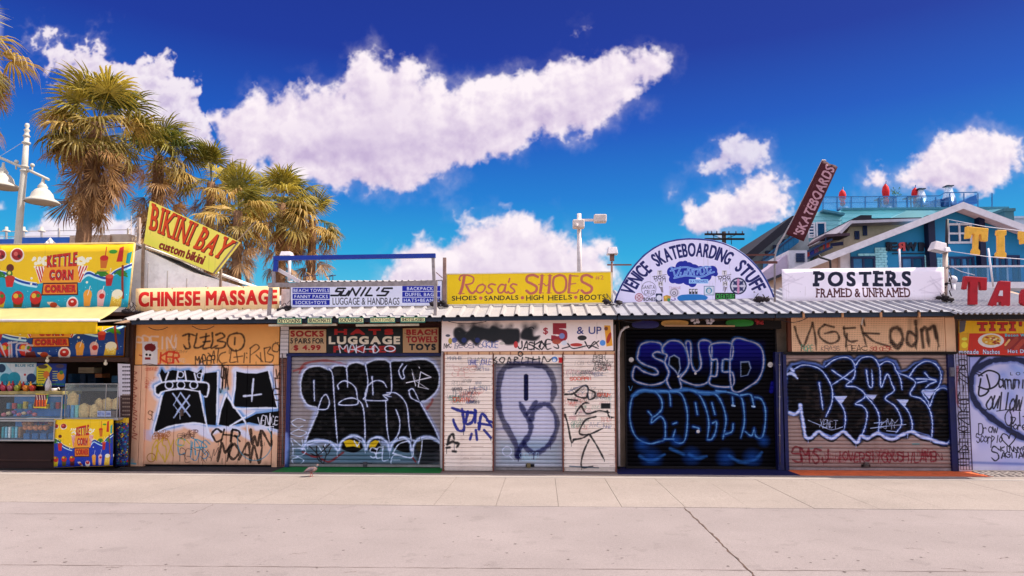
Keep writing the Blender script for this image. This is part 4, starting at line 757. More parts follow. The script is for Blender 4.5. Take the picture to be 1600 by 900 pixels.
IN = ([(95, 135), (160, 100), (240, 105), (310, 140), (370, 230), (390, 310), (380, 390), (340, 480)], [(335, 110), (400, 60), (480, 40), (530, 60), (555, 110), (548, 190), (490, 250), (560, 260), (620, 300), (625, 340), (560, 385), (610, 400), (645, 450), (635, 540), (610, 610), (570, 670)], [(560, 100), (600, 50), (660, 35), (710, 60), (740, 130), (750, 262), (795, 165), (830, 240), (845, 290), (780, 345), (850, 400), (890, 470), (900, 540), (860, 600)],
      [(735, 100), (790, 70), (840, 90), (870, 150), (950, 185), (1005, 230), (965, 315), (1050, 350), (1110, 430), (1130, 530), (1125, 640)], [(870, 150), (895, 210), (905, 280)], [(960, 180), (1010, 110), (1080, 70), (1150, 90), (1190, 150), (1190, 220), (1150, 280), (1055, 290), (1100, 370), (1112, 400), (1150, 300), (1200, 268), (1250, 285), (1285, 360), (1290, 520), (1275, 620), (1230, 680), (1130, 650)],
      [(410, 335), (470, 420), (485, 500), (475, 580)], [(640, 330), (700, 400), (735, 480), (730, 600)], [(880, 360), (950, 440), (980, 530), (975, 600)], [(640, 135), (655, 240), (675, 265), (686, 240), (680, 130)], [(1010, 200), (1090, 202), (1160, 215)], [(1075, 155), (1110, 195), (1160, 215), (1110, 240), (1080, 265)], [(1020, 228), (1090, 214)], [(290, 230), (305, 330), (318, 430)], [(385, 135), (450, 180), (530, 222)], [(550, 130), (470, 190), (385, 245)], [(48, 190), (42, 300), (55, 410)])
SC_ = [(150, 395), (165, 480), (180, 580), (192, 632), (232, 635), (285, 590), (330, 620), (390, 640), (465, 592), (510, 622), (570, 672), (600, 622), (650, 642), (722, 602), (780, 632), (840, 646), (910, 612), (980, 592), (1040, 626), (1110, 642), (1150, 662), (1240, 682)]
c.stroke([(x, y + 22) for x, y in SC_], 12, (.04, .04, .06), soft=5)
for P in IN: c.stroke(P, 26, (.12, .22, .52), soft=18, op=.85)
for P in IN: c.stroke(P, 10, (.42, .55, .84), soft=8, op=.95); c.stroke(P, 5.5, (.84, .88, .98), soft=4)
for P in (SC_, [(70, 452), (112, 462), (152, 425)], [(36, 168), (90, 160), (128, 196)], [(84, 128), (98, 140)]): c.stroke(P, 24, (.50, .60, .88), soft=10); c.stroke(P, 15, (.84, .86, .97), soft=8)
for P in ([(395, 328), (500, 326), (455, 388)], [(628, 316), (722, 318), (690, 360)], [(862, 352), (956, 352), (928, 402)], [(1052, 290), (1148, 292), (1106, 350)]): c.fill(P, (.74, .78, .94), soft=5)
c.view(1210, 480, 3.334)
for s_, x in (('XENCT', 240), ('KMY', 560)): hand(c, s_, x, 590, x + 90, 632, (.74, .78, .92), 3.5, 5, jit=.6)
for P in ([(180, 590), (240, 615), (300, 640), (360, 625)], [(505, 632), (600, 620), (690, 612)], [(590, 645), (640, 650)], [(525, 605), (600, 598)]): c.stroke(P, 4, (.7, .76, .92))
c.stroke([(725, 714), (760, 714)], 6, (.3, .6, .62), soft=4); c.stroke([(190, 740), (250, 730)], 6, (.2, .5, .5), soft=4, op=.5)
hand(c, 'SMSJ', 95, 735, 300, 808, (.46, .10, .15), 9, 4, jit=.5); hand(c, 'IOVERSIIGOUSHILAMB', 335, 758, 850, 806, (.50, .12, .17), 7, 9, jit=.4); tags(c, 90, 740, 840, 815, 10, [(.5, .14, .18)], 77, 24, 40, 4, .6)
hand(c, 'N', 850, 766, 880, 796, (.45, .1, .15), 5, 4); c.rect(456, 820, 505, 834, (.08, .05, .06), soft=2)

c.drips([(180, 690), (300, 678), (430, 706), (640, 674), (820, 690), (700, 660)], 4, (.7, .74, .92), 40, 8); c.drips([(140, 212), (218, 222), (372, 205), (606, 200), (740, 212), (850, 206)], 4, K, 24, 9); c.drips([(150, 806), (260, 806), (420, 800), (560, 802), (700, 804)], 3.5, (.46, .10, .15), 22, 10)
for x in range(80, 930, 24): c.spray(x, 832, 24, (.25, .16, .14), .4)
# ---------------------------------------------------------------- shops
M_FASC = mat('fascia_board_paint', srgb(44, 54, 70), rough=.7, var=.2, dirt=.4)
M_ROOFW = mat('white_roof_sheet', srgb(172, 166, 164), rough=.5, var=.08, scale=1.5, rust=.12, dirt=.5, dirtcol=srgb(150, 150, 160))
M_ROOFS = mat('aged_roof_sheet', srgb(160, 158, 164), rough=.5, var=.1, scale=1.5, dirt=.5, dirtcol=srgb(90, 92, 110))
M_BLUEP = mat('dark_blue_post', srgb(14, 18, 74), rough=.5, var=.2, dirt=.4)
M_DARK = mat('dark_interior', srgb(26, 20, 20), rough=.9)
M_RUST = mat('rusty_edge', srgb(120, 56, 34), rough=.9, var=.4, scale=12)
M_STUC = mat('rear_wall', srgb(176, 150, 130), rough=.9, dirt=.3)
M_GALV = mat('galvanised_steel', srgb(150, 140, 140), rough=.45, metal=.7, var=.2, scale=8, dirt=.3, rust=.4)
M_WPOST = mat('white_post', srgb(222, 208, 206), rough=.6, dirt=.35, rust=.25)
GRATE = mat('grate_steel', srgb(58, 40, 44), rough=.6, metal=.3, rust=.4)
def ey(x): return 507 + (493.5 - 507) * (x - 205) / (1500 - 205)      # eave underside line in the photo
def xw(px, py=620, Y=YF): return at(px, py, Y).x
SLOPE = .27
def roof(parent, px0, px1, m, rib=.30, sheet_w=1.0, yback=16.5, shim=0):
    """corrugated roof sheets: each sheet is a piece"""
    a, b = at(px0, ey(px0) - 8, YE), at(px1, ey(px1) - 8, YE)
    n = max(1, round((b.x - a.x) / sheet_w)); rf = MB()
    # purlin board under the sheets
    for yy in (YE + .16, YE + .9, 15.1, 16.2):
        z0 = a.z + SLOPE * (yy - YE); z1 = b.z + SLOPE * (yy - YE); rf.bar((a.x + .01, yy, z0 - .05), (b.x - .01, yy, z1 - .05), .05, .07)
    r_ = rf.build('roof', M_DARK, parent)
    W = (b.x - a.x) / n
    for i in range(n):
        xa, xb = a.x + W * i, a.x + W * (i + 1) ; za = a.z + (b.z - a.z) * i / n; zb = a.z + (b.z - a.z) * (i + 1) / n
        k = max(1, round(W / rib)); p = W / k; prof = []
        for j in range(k):
            x0 = xa + p * j; prof += [(x0, 0), (x0 + p * .10, .042), (x0 + p * .26, .042), (x0 + p * .36, 0)]
        prof.append((xb, 0)); lift = .004 * (i % 2); ov = random.Random(i + int(px0)).uniform(-.03, .03)
        vs = []
        for t_ in (0, 1):
            y = (YE - .09 + ov) if t_ == 0 else yback
            for x, h in prof: vs.append((x, y, za + (zb - za) * (x - xa) / W + SLOPE * (y - YE) + h + lift))
        N = len(prof); m_ = MB(); m_.add(vs, [(q, q + 1, N + q + 1, N + q) for q in range(N - 1)]); o = m_.build('roof_sheet', m, r_)
        s = o.modifiers.new('thickness', 'SOLIDIFY'); s.thickness = .006
    return r_
def fascia(parent, px0, px1, m=M_FASC):
    a, b = at(px0, ey(px0), YE), at(px1, ey(px1), YE); m_ = MB()
    for (x0, z0), (x1, z1) in (((a.x + .004, a.z), (b.x - .004, b.z)),):
        vs = [(x0, YE, z0), (x1, YE, z1), (x1, YE, z1 + .085), (x0, YE, z0 + .085), (x0, YE + .04, z0), (x1, YE + .04, z1), (x1, YE + .04, z1 + .085), (x0, YE + .04, z0 + .085)]
        m_.add(vs, [(0, 1, 2, 3), (7, 6, 5, 4), (0, 4, 5, 1), (1, 5, 6, 2), (2, 6, 7, 3), (3, 7, 4, 0)])
    return m_.build('fascia', m, parent)
def shell(parent, px0, px1, m=M_STUC, back=16.6, y0=YF + .42):
    a, b = xw(px0), xw(px1); za, zb = at(px0, ey(px0) - 8, YE).z, at(px1, ey(px1) - 8, YE).z; zt = min(za, zb); m_ = MB()
    f = zt + SLOPE * (y0 - YE) - .1; k = zt + SLOPE * (back - YE) - .1
    vs = [(a + .01, y0, 0), (b - .01, y0, 0), (b - .01, back - .2, 0), (a + .01, back - .2, 0), (a + .01, y0, f), (b - .01, y0, f), (b - .01, back - .2, k), (a + .01, back - .2, k)]
    m_.add(vs, [(0, 3, 2, 1), (4, 5, 6, 7), (0, 1, 5, 4), (1, 2, 6, 5), (2, 3, 7, 6), (3, 0, 4, 7)]); m_.build('rear_walls', m, parent)
    m_ = MB()
    zs = [at(px0, ey(px0), YE).z, at(px1, ey(px1), YE).z]
    m_.add([(a, YE + .05, zs[0] + .03), (b, YE + .05, zs[1] + .03), (b, y0 - .01, f - .02), (a, y0 - .01, f - .02)], [(3, 2, 1, 0)]); m_.build('soffit', mat('soffit_board', srgb(150, 120, 96), rough=.9, var=.2), parent)
def pbox(parent, name, px0, py0, px1, py1, y0, y1, m, bevel=0.004, Y=None, zmin=None):
    """box whose front face fills a photo rectangle at depth y0"""
    Y = y0 if Y is None else Y; ym = (py0 + py1) / 2; xm = (px0 + px1) / 2
    a, b = at(px0, ym, Y).x, at(px1, ym, Y).x; z1, z0 = at(xm, py0, Y).z, at(xm, py1, Y).z
    if zmin is not None: z0 = zmin
    o = MB(); o.box(a, b, y0, y1, z0, z1); return o.build(name, m, parent, bevel=bevel)
def slats(parent, name, px0, py0, px1, py1, Y, n, m, depth=.010, curved=True, rail=M_GALV, bar=True, railw=.03, kids=True, z0=None, jitter=.0):
    xm = (px0 + px1) / 2; a, b = at(px0, (py0 + py1) / 2, Y).x, at(px1, (py0 + py1) / 2, Y).x; z1 = at(xm, py0, Y).z; z0 = at(xm, py1, Y).z if z0 is None else z0
    fr = MB()
    for x in (a - railw + .001, b - .001): fr.box(x, x + railw, Y - .03, Y + .05, z0 - .01, z1 + .02)
    fr.box(a, b, Y + .03, Y + .05, z0, z1)
    if bar: fr.box(a + .002, b - .002, Y - .022, Y + .02, z0 - .005, z0 + .045); z0 += .047
    f = fr.build(name, rail, parent); h = (z1 - z0) / n
    if curved: prof = [(.012, 0), (0, h * .06), (-depth, h * .30), (-depth * 1.05, h * .62), (-.002, h * .90), (.012, h * .985)]
    else: prof = [(.012, .0), (-depth, h * .03), (-depth * .6, h * .93), (.012, h * .975)]
    vs = [(x, y, z) for y, z in prof for x in (a, b)]; sm = MB(); sm.add([(v[0] - a, v[1], v[2]) for v in vs], [(2 * i, 2 * i + 1, 2 * i + 3, 2 * i + 2) for i in range(len(prof) - 1)], curved)
    me = sm.mesh('slat', m); g = random.Random(int(px0)); off = wloc(parent)
    for i in range(n):
        o = shared('slat', me, (a - off.x, Y - off.y + g.uniform(-jitter, jitter), z0 + h * i - off.z), f)
        if jitter: o.rotation_euler = (g.uniform(-jitter, jitter) * 4, 0, 0)
    return f
def grate(parent, px0, py0, px1, py1, Y, nx=3, nz=18):
    a, b = at(px0, 600, Y).x, at(px1, 600, Y).x; xm = (px0 + px1) / 2; z1, z0 = at(xm, py0, Y).z, at(xm, py1, Y).z; m_ = MB(); r = .004
    for i in range(nx + 1): x = a + (b - a) * i / nx; m_.box(x - r, x + r, Y - r, Y + r, z0, z1)
    for j in range(nz + 1): z = z0 + (z1 - z0) * j / nz; m_.box(a, b, Y - r - .008, Y - r - .001, z - r, z + r)
    return m_.build('security_grate', GRATE, parent)
def col_tiles(parent, px0, py0, px1, py1, Y, n, m):
    """stack of short white boards on a pillar, each a piece"""
    a, b = at(px0, 600, Y).x, at(px1, 600, Y).x; xm = (px0 + px1) / 2; z1, z0 = at(xm, py0, Y).z, at(xm, py1, Y).z
    f = MB(); f.box(a + .01, b - .01, Y + .012, Y + .10, z0, z1); f = f.build('pillar_cap', GRATE, parent); h = (z1 - z0) / n
    s_ = MB(); s_.box(0, b - a, 0, .012, .004, h - .006); me = s_.mesh('tile', m)
    off = wloc(parent)
    for i in range(n): shared('tile', me, (a - off.x, Y - off.y, z0 + h * i - off.z), f)

def base(px, Y=YF): p = at(px, 700, Y); return (p.x, Y, 0)

# ---- massage shop
sh = empty('massage_shop', base(320), 'tan boarded-up massage shop with black castle graffiti and orange top board', 'shop'); SHM = sh
shell(sh, 205, 440); fascia(sh, 205, 440); roof(sh, 196, 436, M_ROOFW)
mt = mat('tan_board_front', srgb(236, 182, 146), rough=.7, var=.10, scale=1.3, dirt=.35, dirtcol=srgb(170, 110, 84), streak=.6, canvas=cM, cobj=sh, spec=.12)
mo = mat('orange_top_board', srgb(244, 168, 92), rough=.65, var=.08, scale=1.1, dirt=.3, dirtcol=srgb(190, 112, 56), canvas=cM, cobj=sh)
K3 = lambda x, y: (190 + x / 3.335, 480 + y / 3.335)
x0, y0 = K3(55, 97); x1, y1 = K3(820, 299); pbox(sh, 'top_board', x0, y0 - 2, x1, y1, YF, YF + .06, mo)
for a, b in ((49, 93), (96, 119)): pbox(sh, 'post', K3(a, 0)[0], 571, K3(b, 0)[0], 728, YF - .02, YF + .1, mt, zmin=.012)
for a, b in ((120, 275), (275, 430), (430, 548), (548, 650), (650, 785)): pbox(sh, 'door_panel', K3(a, 0)[0] + .35, 571.5, K3(b, 0)[0] - .35, 727, YF + .03, YF + .07, mt, bevel=.006, zmin=.05)
pbox(sh, 'post', K3(787, 0)[0], 571, K3(814, 0)[0], 728, YF, YF + .1, mt, zmin=.012)
o = MB(); o.box(xw(205), xw(437), YF + .08, YF + .10, .01, at(320, 571, YF).z); o.build('door_backing', M_DARK, sh)
col_tiles(sh, 436.5, 510, 449, 559, YF + .01, 8, M_WPOST); grate(sh, 436, 560, 446, 728, YF + .02, 3, 26); pbox(sh, 'pillar', 436, 560, 450, 728, YF + .07, YF + .3, mat('grimy_pillar', srgb(168, 110, 92), rough=.8, dirt=.5), zmin=.01)
x_, _ = K3(62, 0)

# ---- luggage shop
sh = empty('luggage_shop', base(560), 'luggage shop behind a grey roller shutter with black bubble letter graffiti and green pad', 'shop')
L3 = lambda x, y: (420 + x / 3.214, 480 + y / 3.214)
shell(sh, 442, 691); fascia(sh, 441, 690); roof(sh, 437, 690, M_ROOFW)
ms = mat('luggage_shutter', srgb(158, 146, 146), rough=.5, metal=.1, var=.12, scale=1.5, dirt=.5, dirtcol=srgb(96, 78, 76), canvas=cL, cobj=sh, spec=.12)
slats(sh, 'shutter', 453, 557, 688, 729, YF + .06, 27, ms, rail=M_GALV, z0=.03)
pbox(sh, 'post', 446.5, 556, 452.5, 730, YF - .01, YF + .16, mat('luggage_blue_post', srgb(22, 30, 100), rough=.5, dirt=.4, canvas=cL, cobj=sh), zmin=.012)
pbox(sh, 'lintel', 447, 552, 689, 556.5, YF - .02, YF + .16, M_BLUEP)
pbox(sh, 'sign_backing', 449, 505, 689, 552, YF + .04, YF + .16, mat('brown_header', srgb(60, 30, 26), rough=.8))
pbox(sh, 'post', 689, 503, 694, 730, YF - .03, YF + .12, M_WPOST, zmin=.012)

# ---- shoe shop
YR = YF - .4
sh = empty('shoe_shop', base(826), 'shoe shop with cream slatted walls beside a roller door sprayed with a navy letter', 'shop')
shell(sh, 692, 962, y0=YF + .42); fascia(sh, 691, 964); roof(sh, 690, 962, M_ROOFW)
R3 = lambda x, y: (680 + x / 3.334, 480 + y / 3.334)
mw = mat('cream_slat', srgb(244, 224, 208), rough=.6, var=.06, scale=1.5, dirt=.3, dirtcol=srgb(190, 150, 130), canvas=cR, cobj=sh, rust=.15)
md = mat('door_slat', spec=.1, col=srgb(214, 206, 212), rough=.5, metal=.1, var=.08, scale=1.5, dirt=.4, dirtcol=srgb(130, 120, 124), canvas=cR, cobj=sh)
slats(sh, 'slatted_wall', 694.5, 554, 770, 735, YR, 30, mw, depth=.02, curved=False, rail=M_RUST, railw=.02, bar=False, z0=.02, jitter=.003)
slats(sh, 'slatted_wall', 880.5, 554, 960.5, 735, YR, 30, mw, depth=.02, curved=False, rail=M_RUST, railw=.02, bar=False, z0=.02, jitter=.003)
slats(sh, 'door_header', 771.5, 554, 879, 568, YR, 2, mw, depth=.02, curved=False, rail=M_RUST, railw=.012, bar=False)
pbox(sh, 'trim_rail', 694, 549, 961, 554, YR - .01, YR + .05, mat('rust_trim', srgb(210, 160, 120), rough=.7, rust=.5, canvas=cR, cobj=sh))
slats(sh, 'roller_door', 774.5, 568, 877.5, 732, YR + .16, 27, md, rail=M_GALV, z0=.02)
o = MB(); 
for px in (771.5, 877.6): x = xw(px, 620, YR); o.box(x, x + .03, YR + .03, YR + .22, .01, at(826, 568, YR).z)
o.build('door_jamb', mat('jamb_grey', srgb(120, 106, 110), rough=.6, dirt=.4), sh)
pbox(sh, 'header_backing', 690, 500, 961, 550, YR + .05, YR + .16, M_DARK)

o = MB(); o.box(xw(691.5, 620, YR), xw(693.8, 620, YR), YR, YF + .42, .012, 2.95); o.box(xw(961, 620, YR), xw(963, 620, YR), YR, YF + .42, .012, 2.95); o.box(xw(694, 620, YR), xw(960, 620, YR), YR + .25, YR + .28, .012, 2.95); o.build('return_wall', mat('return_wall', srgb(120, 96, 88), rough=.8, dirt=.4), sh)
# ---- skate shop
sh = empty('skate_shop', base(1095), 'skate shop with black painted shutter and glowing blue graffiti lettering', 'shop')
shell(sh, 963, 1223, y0=YF + .42); fascia(sh, 965, 1211); roof(sh, 962, 1212, M_ROOFS, rib=.26)
mk = mat('black_shutter', srgb(6, 4, 8), rough=.6, spec=.06, var=.2, scale=2, dirt=.2, dirtcol=srgb(20, 16, 30), canvas=cS, cobj=sh)
slats(sh, 'shutter', 979, 515, 1213, 729, YF + .12, 34, mk, rail=M_DARK, depth=.004, z0=.02)
pbox(sh, 'shutter_housing', 970, 501, 1221, 514, YF + .04, YF + .2, M_DARK)
pbox(sh, 'pillar', 1213.5, 550, 1231, 731, YF - .02, YF + .2, M_BLUEP, zmin=.012); pbox(sh, 'pillar', 963.5, 500, 968, 731, YF + .02, YF + .2, M_DARK, zmin=.012)
o = MB(); P = [at(950 + x / 3.334, 480 + y / 3.334, YF - .05) for x, y in ((108, 100), (86, 108), (66, 128), (56, 165), (54, 250), (55, 500), (57, 828))]; o.tube(P, .026, 10); o.build('drain_pipe', M_WPOST, sh)
# skateboards and decorations over the shutter
def deck(pxs, col, lab, nm='surfboard', cat='board', Y=YF - .02):
    (x0, y0, x1, y1) = pxs; a, b = at(x0, y0, Y), at(x1, y1, Y); n = 20; cx, cz = (a.x + b.x) / 2, (a.z + b.z) / 2; rx, rz = (b.x - a.x) / 2, (a.z - b.z) / 2
    poly = [(cx + rx * math.copysign(abs(math.cos(2 * math.pi * i / n)) ** .6, math.cos(2 * math.pi * i / n)), cz + rz * math.copysign(abs(math.sin(2 * math.pi * i / n)) ** .8, math.sin(2 * math.pi * i / n))) for i in range(n)]
    m_ = MB(); m_.prism(poly, Y, Y + .03); return m_.thing(nm, mat('board_' + lab[:5], srgb(*col), rough=.35, var=.2, scale=6), lab, cat, bevel=.006)
deck((987, 501, 1030, 513), (34, 24, 92), 'dark purple board stored under the eave above the painted shutter')
deck((1033, 500, 1076, 510), (214, 160, 84), 'tan board under the eave between the purple and the green board')
deck((1134, 499, 1178, 510), (40, 128, 40), 'green board under the eave above the painted shutter')
o = MB(); o.bar(at(1038, 509, YF - .06), at(1148, 509.5, YF - .06), .03, .03); o.thing('wooden_pole', mat('pole_wood', srgb(196, 150, 110), rough=.6), 'thin wooden pole lying below the boards under the skate shop eave', 'pole')
for i, (px, c_, lab) in enumerate(((1086, (210, 200, 206), 'small white bow hung under the eave, left of its twin'), (1109, (204, 196, 206), 'small white bow hung under the eave, right of its twin'), (1186, (150, 40, 44), 'red rosette hung at the right end of the boards under the eave'))):
    p = at(px, 502, YF - .06); m_ = MB(); g = random.Random(i)
    for k in range(7): m_.ico(p + Vector((g.uniform(-.07, .07), g.uniform(-.01, .01), g.uniform(-.05, .04))), .035, .3, (1, .5, 1), 1, g)
    m_.thing('bow_decoration' if i < 2 else 'rosette', mat('bow' + str(i), srgb(*c_), rough=.7, var=.3, scale=20), lab, 'decoration')

# ---- poster shop
sh = empty('poster_shop', base(1360), 'poster shop behind a roller shutter with black and pale blue graffiti and orange pad', 'shop')
shell(sh, 1224, 1497); fascia(sh, 1212, 1492); roof(sh, 1212, 1500, M_ROOFS, rib=.2)
mp_ = mat('poster_shutter', srgb(160, 134, 126), rough=.5, metal=.1, var=.12, scale=1.5, dirt=.4, dirtcol=srgb(120, 84, 78), canvas=cP, cobj=sh, spec=.12)
slats(sh, 'shutter', 1226, 554, 1484, 730, YF + .05, 30, mp_, rail=M_GALV, z0=.02)
mpb = mat('pegboard', srgb(240, 192, 152), rough=.7, var=.08, scale=2, dirt=.2, dirtcol=srgb(180, 120, 90), canvas=cP, cobj=sh)
pb = pbox(sh, 'pegboard', 1237, 496, 1476.5, 549.5, YF, YF + .04, mpb); pbox(sh, 'pegboard', 1477.5, 496, 1493, 549.5, YF + .01, YF + .05, mpb)
pbox(sh, 'lintel', 1224, 550, 1495, 553.6, YF - .03, YF + .1, M_DARK); pbox(sh, 'side_board', 1231, 497, 1236.5, 549.5, YF, YF + .1, mat('brown_side', srgb(96, 50, 34), rough=.8))
pbox(sh, 'post', 1223, 550, 1225.5, 730, YF - .02, YF + .1, M_BLUEP, zmin=.012); pbox(sh, 'post', 1484.5, 554, 1494, 731, YF - .02, YF + .15, M_BLUEP, zmin=.012)
# peg holes as small dark dots, one joined grid
o = MB(); a, b = at(1238, 496, YF), at(1476, 549.5, YF); nx, nz = 94, 19
for i in range(nx):
    for j in range(nz):
        x = a.x + (b.x - a.x) * (i + .5) / nx; z = b.z + (a.z - b.z) * (j + .5) / nz; r = .006
        o.add([(x - r, YF - .001, z - r), (x + r, YF - .001, z - r), (x + r, YF - .001, z + r), (x - r, YF - .001, z + r)], [(0, 1, 2, 3)])
oo = o.build('peg_holes', mat('peg_hole', srgb(150, 100, 70), rough=1, bump=0), sh); oo['kind'] = 'stuff'
for px in (1256, 1317, 1377, 1437):
    pbox(sh, 'rafter_end', px - 1.6, 487.5, px + 1.6, 496, YE - .03, YE + .02, mat('rafter', srgb(196, 140, 96), rough=.7))

# conduits, boxes, locks and loose cables that hang about the fronts
def cable(a, b, sag, Y, lab, r=.007):
    A, B = at(*a, Y), at(*b, Y); o = MB(); o.tube([A.lerp(B, i / 10) - Vector((0, 0, sag * 4 * (i / 10) * (1 - i / 10))) for i in range(11)], r, 5); return o.thing('loose_cable', mat('cable_black', srgb(40, 32, 34), rough=.6), lab, 'cable')
cable((232, 511), (262, 511), .06, YE + .03, 'short cable sagging under the eave over the tan shop left of the tag'); cable((300, 509), (335, 509), .08, YE + .03, 'longer cable sagging under the eave over the tan shop right of the tag'); cable((700, 502), (760, 502), .05, YE + .03, 'cable sagging under the eave at the left end of the price board'); cable((968, 498), (1010, 498), .07, YE + .03, 'cable sagging under the eave above the white drain pipe'); cable((1215, 497), (1262, 496), .09, YE + .03, 'cable sagging under the eave between the navy pillar and the pegboard')
def fit(nm, x0, y0, x1, y1, Y, c_, lab, cat):
    a, b = at(x0, y1, Y), at(x1, y0, Y); o = MB(); o.box(a.x, b.x, Y, Y + .06, a.z, b.z); w = (b.x - a.x) * .2; o.box(a.x + w, b.x - w, Y - .012, Y - .001, a.z + (b.z - a.z) * .3, a.z + (b.z - a.z) * .62); return o.thing(nm, mat(nm + str(x0), srgb(*c_), rough=.5, dirt=.4, rust=.3), lab, cat, bevel=.006)
fit('electric_box', 1485.5, 574, 1492.5, 588, YF - .09, (96, 92, 104), 'small grey electric box on the navy post at the right end of the poster shop', 'electric box')
fit('padlock', 823, 724, 829, 731, YF - .29, (120, 104, 70), 'brass padlock at the middle bottom of the roller door with the navy letter', 'padlock'); fit('padlock', 567, 722, 573, 730, YF + .0, (70, 66, 70), 'dark padlock at the middle bottom of the luggage shop shutter', 'padlock'); fit('padlock', 1351, 723, 1358, 730, YF - .03, (80, 70, 66), 'grey padlock at the middle bottom of the poster shop shutter', 'padlock'); fit('hasp', 281, 640, 285, 650, YF - .04, (90, 70, 60), 'rusty hasp across the joint between two tan door panels', 'hasp')
for x, lab in ((1218, 'thin grey conduit running down the navy pillar beside the black shutter'), (441, 'thin grey conduit running down the pillar left of the luggage shop')):
    o = MB(); o.tube([at(x, 552, YF - .05), at(x, 640, YF - .05), at(x + .5, 726, YF - .05)], .012, 6)
    for y in (570, 620, 680): o.bar(at(x - 1.5, y, YF - .045), at(x + 1.5, y, YF - .045), .03, .015)
    o.thing('conduit', M_GALV, lab, 'conduit')
# ---------------------------------------------------------------- signs on the roofs and shop fronts
YS = 14.5
def canvas_sheet(parent_name, label, cat, px, Y, draw, base, thick=.03, ppm=200, rough=.45, nx=1, ny=1, wob=0.0, name='panel', view=None, group=None, pad=4, trans=0.0, frame=None, extra=None, var=.05):
    """a sign: px = TL,TR,BR,BL photo corners; draw(canvas) prints its face"""
    xs, ys = [p[0] for p in px], [p[1] for p in px]; cn = corners(px, Y); b = at((xs[0] + xs[1]) / 2, max(ys), Y)
    root = empty(parent_name, (b.x, Y, b.z), label, cat, group)
    c = Canvas(parent_name + '_print', min(xs) - pad, min(ys) - pad, max(xs) + pad, max(ys) + pad, Y, ppm, base=base, alpha=1.0)
    if view: c.view(*view)
    draw(c); c.wear(int(xs[0]), 12)
    m = mat(parent_name + '_face' + str(int(xs[0])), base, rough=rough, var=var, scale=1.2, dirt=.3, dirtcol=srgb(150, 130, 110), canvas=c, cobj=root, bump=.05, trans=trans)
    s = sheet(name, cn, m, root, thick, nx, ny, wob, int(xs[0]))
    if frame:
        fm, fw = frame; o = MB(); tl, tr, br, bl = cn
        for a, b_ in ((tl, tr), (bl, br)): o.bar(a + Vector((-fw / 2, thick / 2, 0)), b_ + Vector((fw / 2, thick / 2, 0)), thick + .02, fw)
        for a, b_ in ((tl, bl), (tr, br)): o.bar(a + Vector((0, thick / 2, -fw / 2 - .001)), b_ + Vector((0, thick / 2, fw / 2 + .001)), thick + .016, fw)
        o.build('frame', fm, root)
    return root
V6 = (180, 300, 4.5)
# --- Chinese massage
def d(c):
    c.view(*V6); RD = (.80, .09, .05)
    c.text('CHINESE MASSAGE', [(164, 702), (1140, 684), (1138, 792), (164, 810)], RD, off=.045, gap=.06, space=.30)
    for x in (400, 650, 900, 390, 645, 895):
        y = 680 if x in (400, 650, 900) else 828; c.disc(x, y - (x - 400) * .02, 4, (.3, .2, .15))
    c.stroke([(700, 668), (860, 830)], 2, (.7, .6, .5), op=.4)
canvas_sheet('massage_sign', 'long cream banner reading CHINESE MASSAGE in red capitals on the roof edge', 'sign', [(212, 451), (436, 446.5), (436, 483), (212, 487)], YS - .12, d, srgb(252, 234, 204), thick=.02, nx=24, ny=2, wob=.004, name='banner')
# --- Bikini Bay
def d(c):
    c.view(*V6); OR = (.88, .28, .05); DK = (.30, .08, .03)
    c.fill([(210, 300), (420, 400), (700, 500), (700, 570), (205, 372)], (.86, .90, .25), soft=60, op=.4)
    q = [(262, 88), (838, 352), (738, 474), (240, 262)]
    lay = layout('BIKINI BAY', .0, .03)
    for dx, dy, col, b in ((4, 4, DK, .03), (0, 0, OR, .02)):
        qq = [(x + dx, y + dy) for x, y in q]; c.text('BIKINI BAY', qq, col, off=.012, bold=b - .02, serif=.2, gap=.10, space=.3, slab=.06)
    c.text('custom bikini', [(322, 338), (640, 448), (612, 512), (304, 396)], (.52, .12, .04), off=.03, bold=.01, gap=.05, space=.2)
bk = canvas_sheet('bikini_sign', 'tilted yellow BIKINI BAY custom bikini sign in front of the palms', 'sign', [(234, 313.5), (372, 377), (333.5, 427), (224.5, 380)], YS + .1, d, srgb(255, 246, 165), thick=.14, name='panel')
o = MB(); a, b = at(371, 376, YS + .25), at(400, 346, YS + .3); MW = mat('old_wood', srgb(150, 128, 110), rough=.9, var=.3, scale=10); o.bar(a, b, .02); o.build('brace', MW, bk)
for a, b, w_ in ((at(334, 427, YS + .1), at(372, 378, YS + .08), .025), (at(224, 381, YS + .17), at(222, 470, YS + .17), .05), (at(345, 420, YS + .3), at(345, 470, YS + .3), .05)): o = MB(); o.bar(a, b, w_); o.build('support', MW, bk)
# --- white roof-top hut behind the bikini sign
hut = MB(); P = [(206, 395), (222, 388), (300, 425), (372, 446), (372, 490), (206, 490)]; pts = [(at(x, y, YS + .3).x, at(x, y, YS + .3).z) for x, y in P]
hut.prism(pts, YS + .3, YS + 1.8); hr = empty('rooftop_hut', (pts[5][0], YS + .3, pts[5][1]), 'white sheet-clad hut with a sloping roof behind the massage banner', 'hut'); hut.build('wall', mat('white_cladding', srgb(252, 250, 248), rough=.6, dirt=.2), hr)
o = MB(); A, B = at(214, 386, YS + .4), at(376, 446, YS + .4); o.bar(A, B, 1.4, .03) if False else o.add([A + Vector((0, -.1, .05)), B + Vector((0, -.1, .05)), B + Vector((0, 1.4, .05)), A + Vector((0, 1.4, .05)), A + Vector((0, -.1, .09)), B + Vector((0, -.1, .09)), B + Vector((0, 1.4, .09)), A + Vector((0, 1.4, .09))], [(3, 2, 1, 0), (4, 5, 6, 7), (0, 1, 5, 4), (2, 3, 7, 6), (1, 2, 6, 5), (3, 0, 4, 7)])
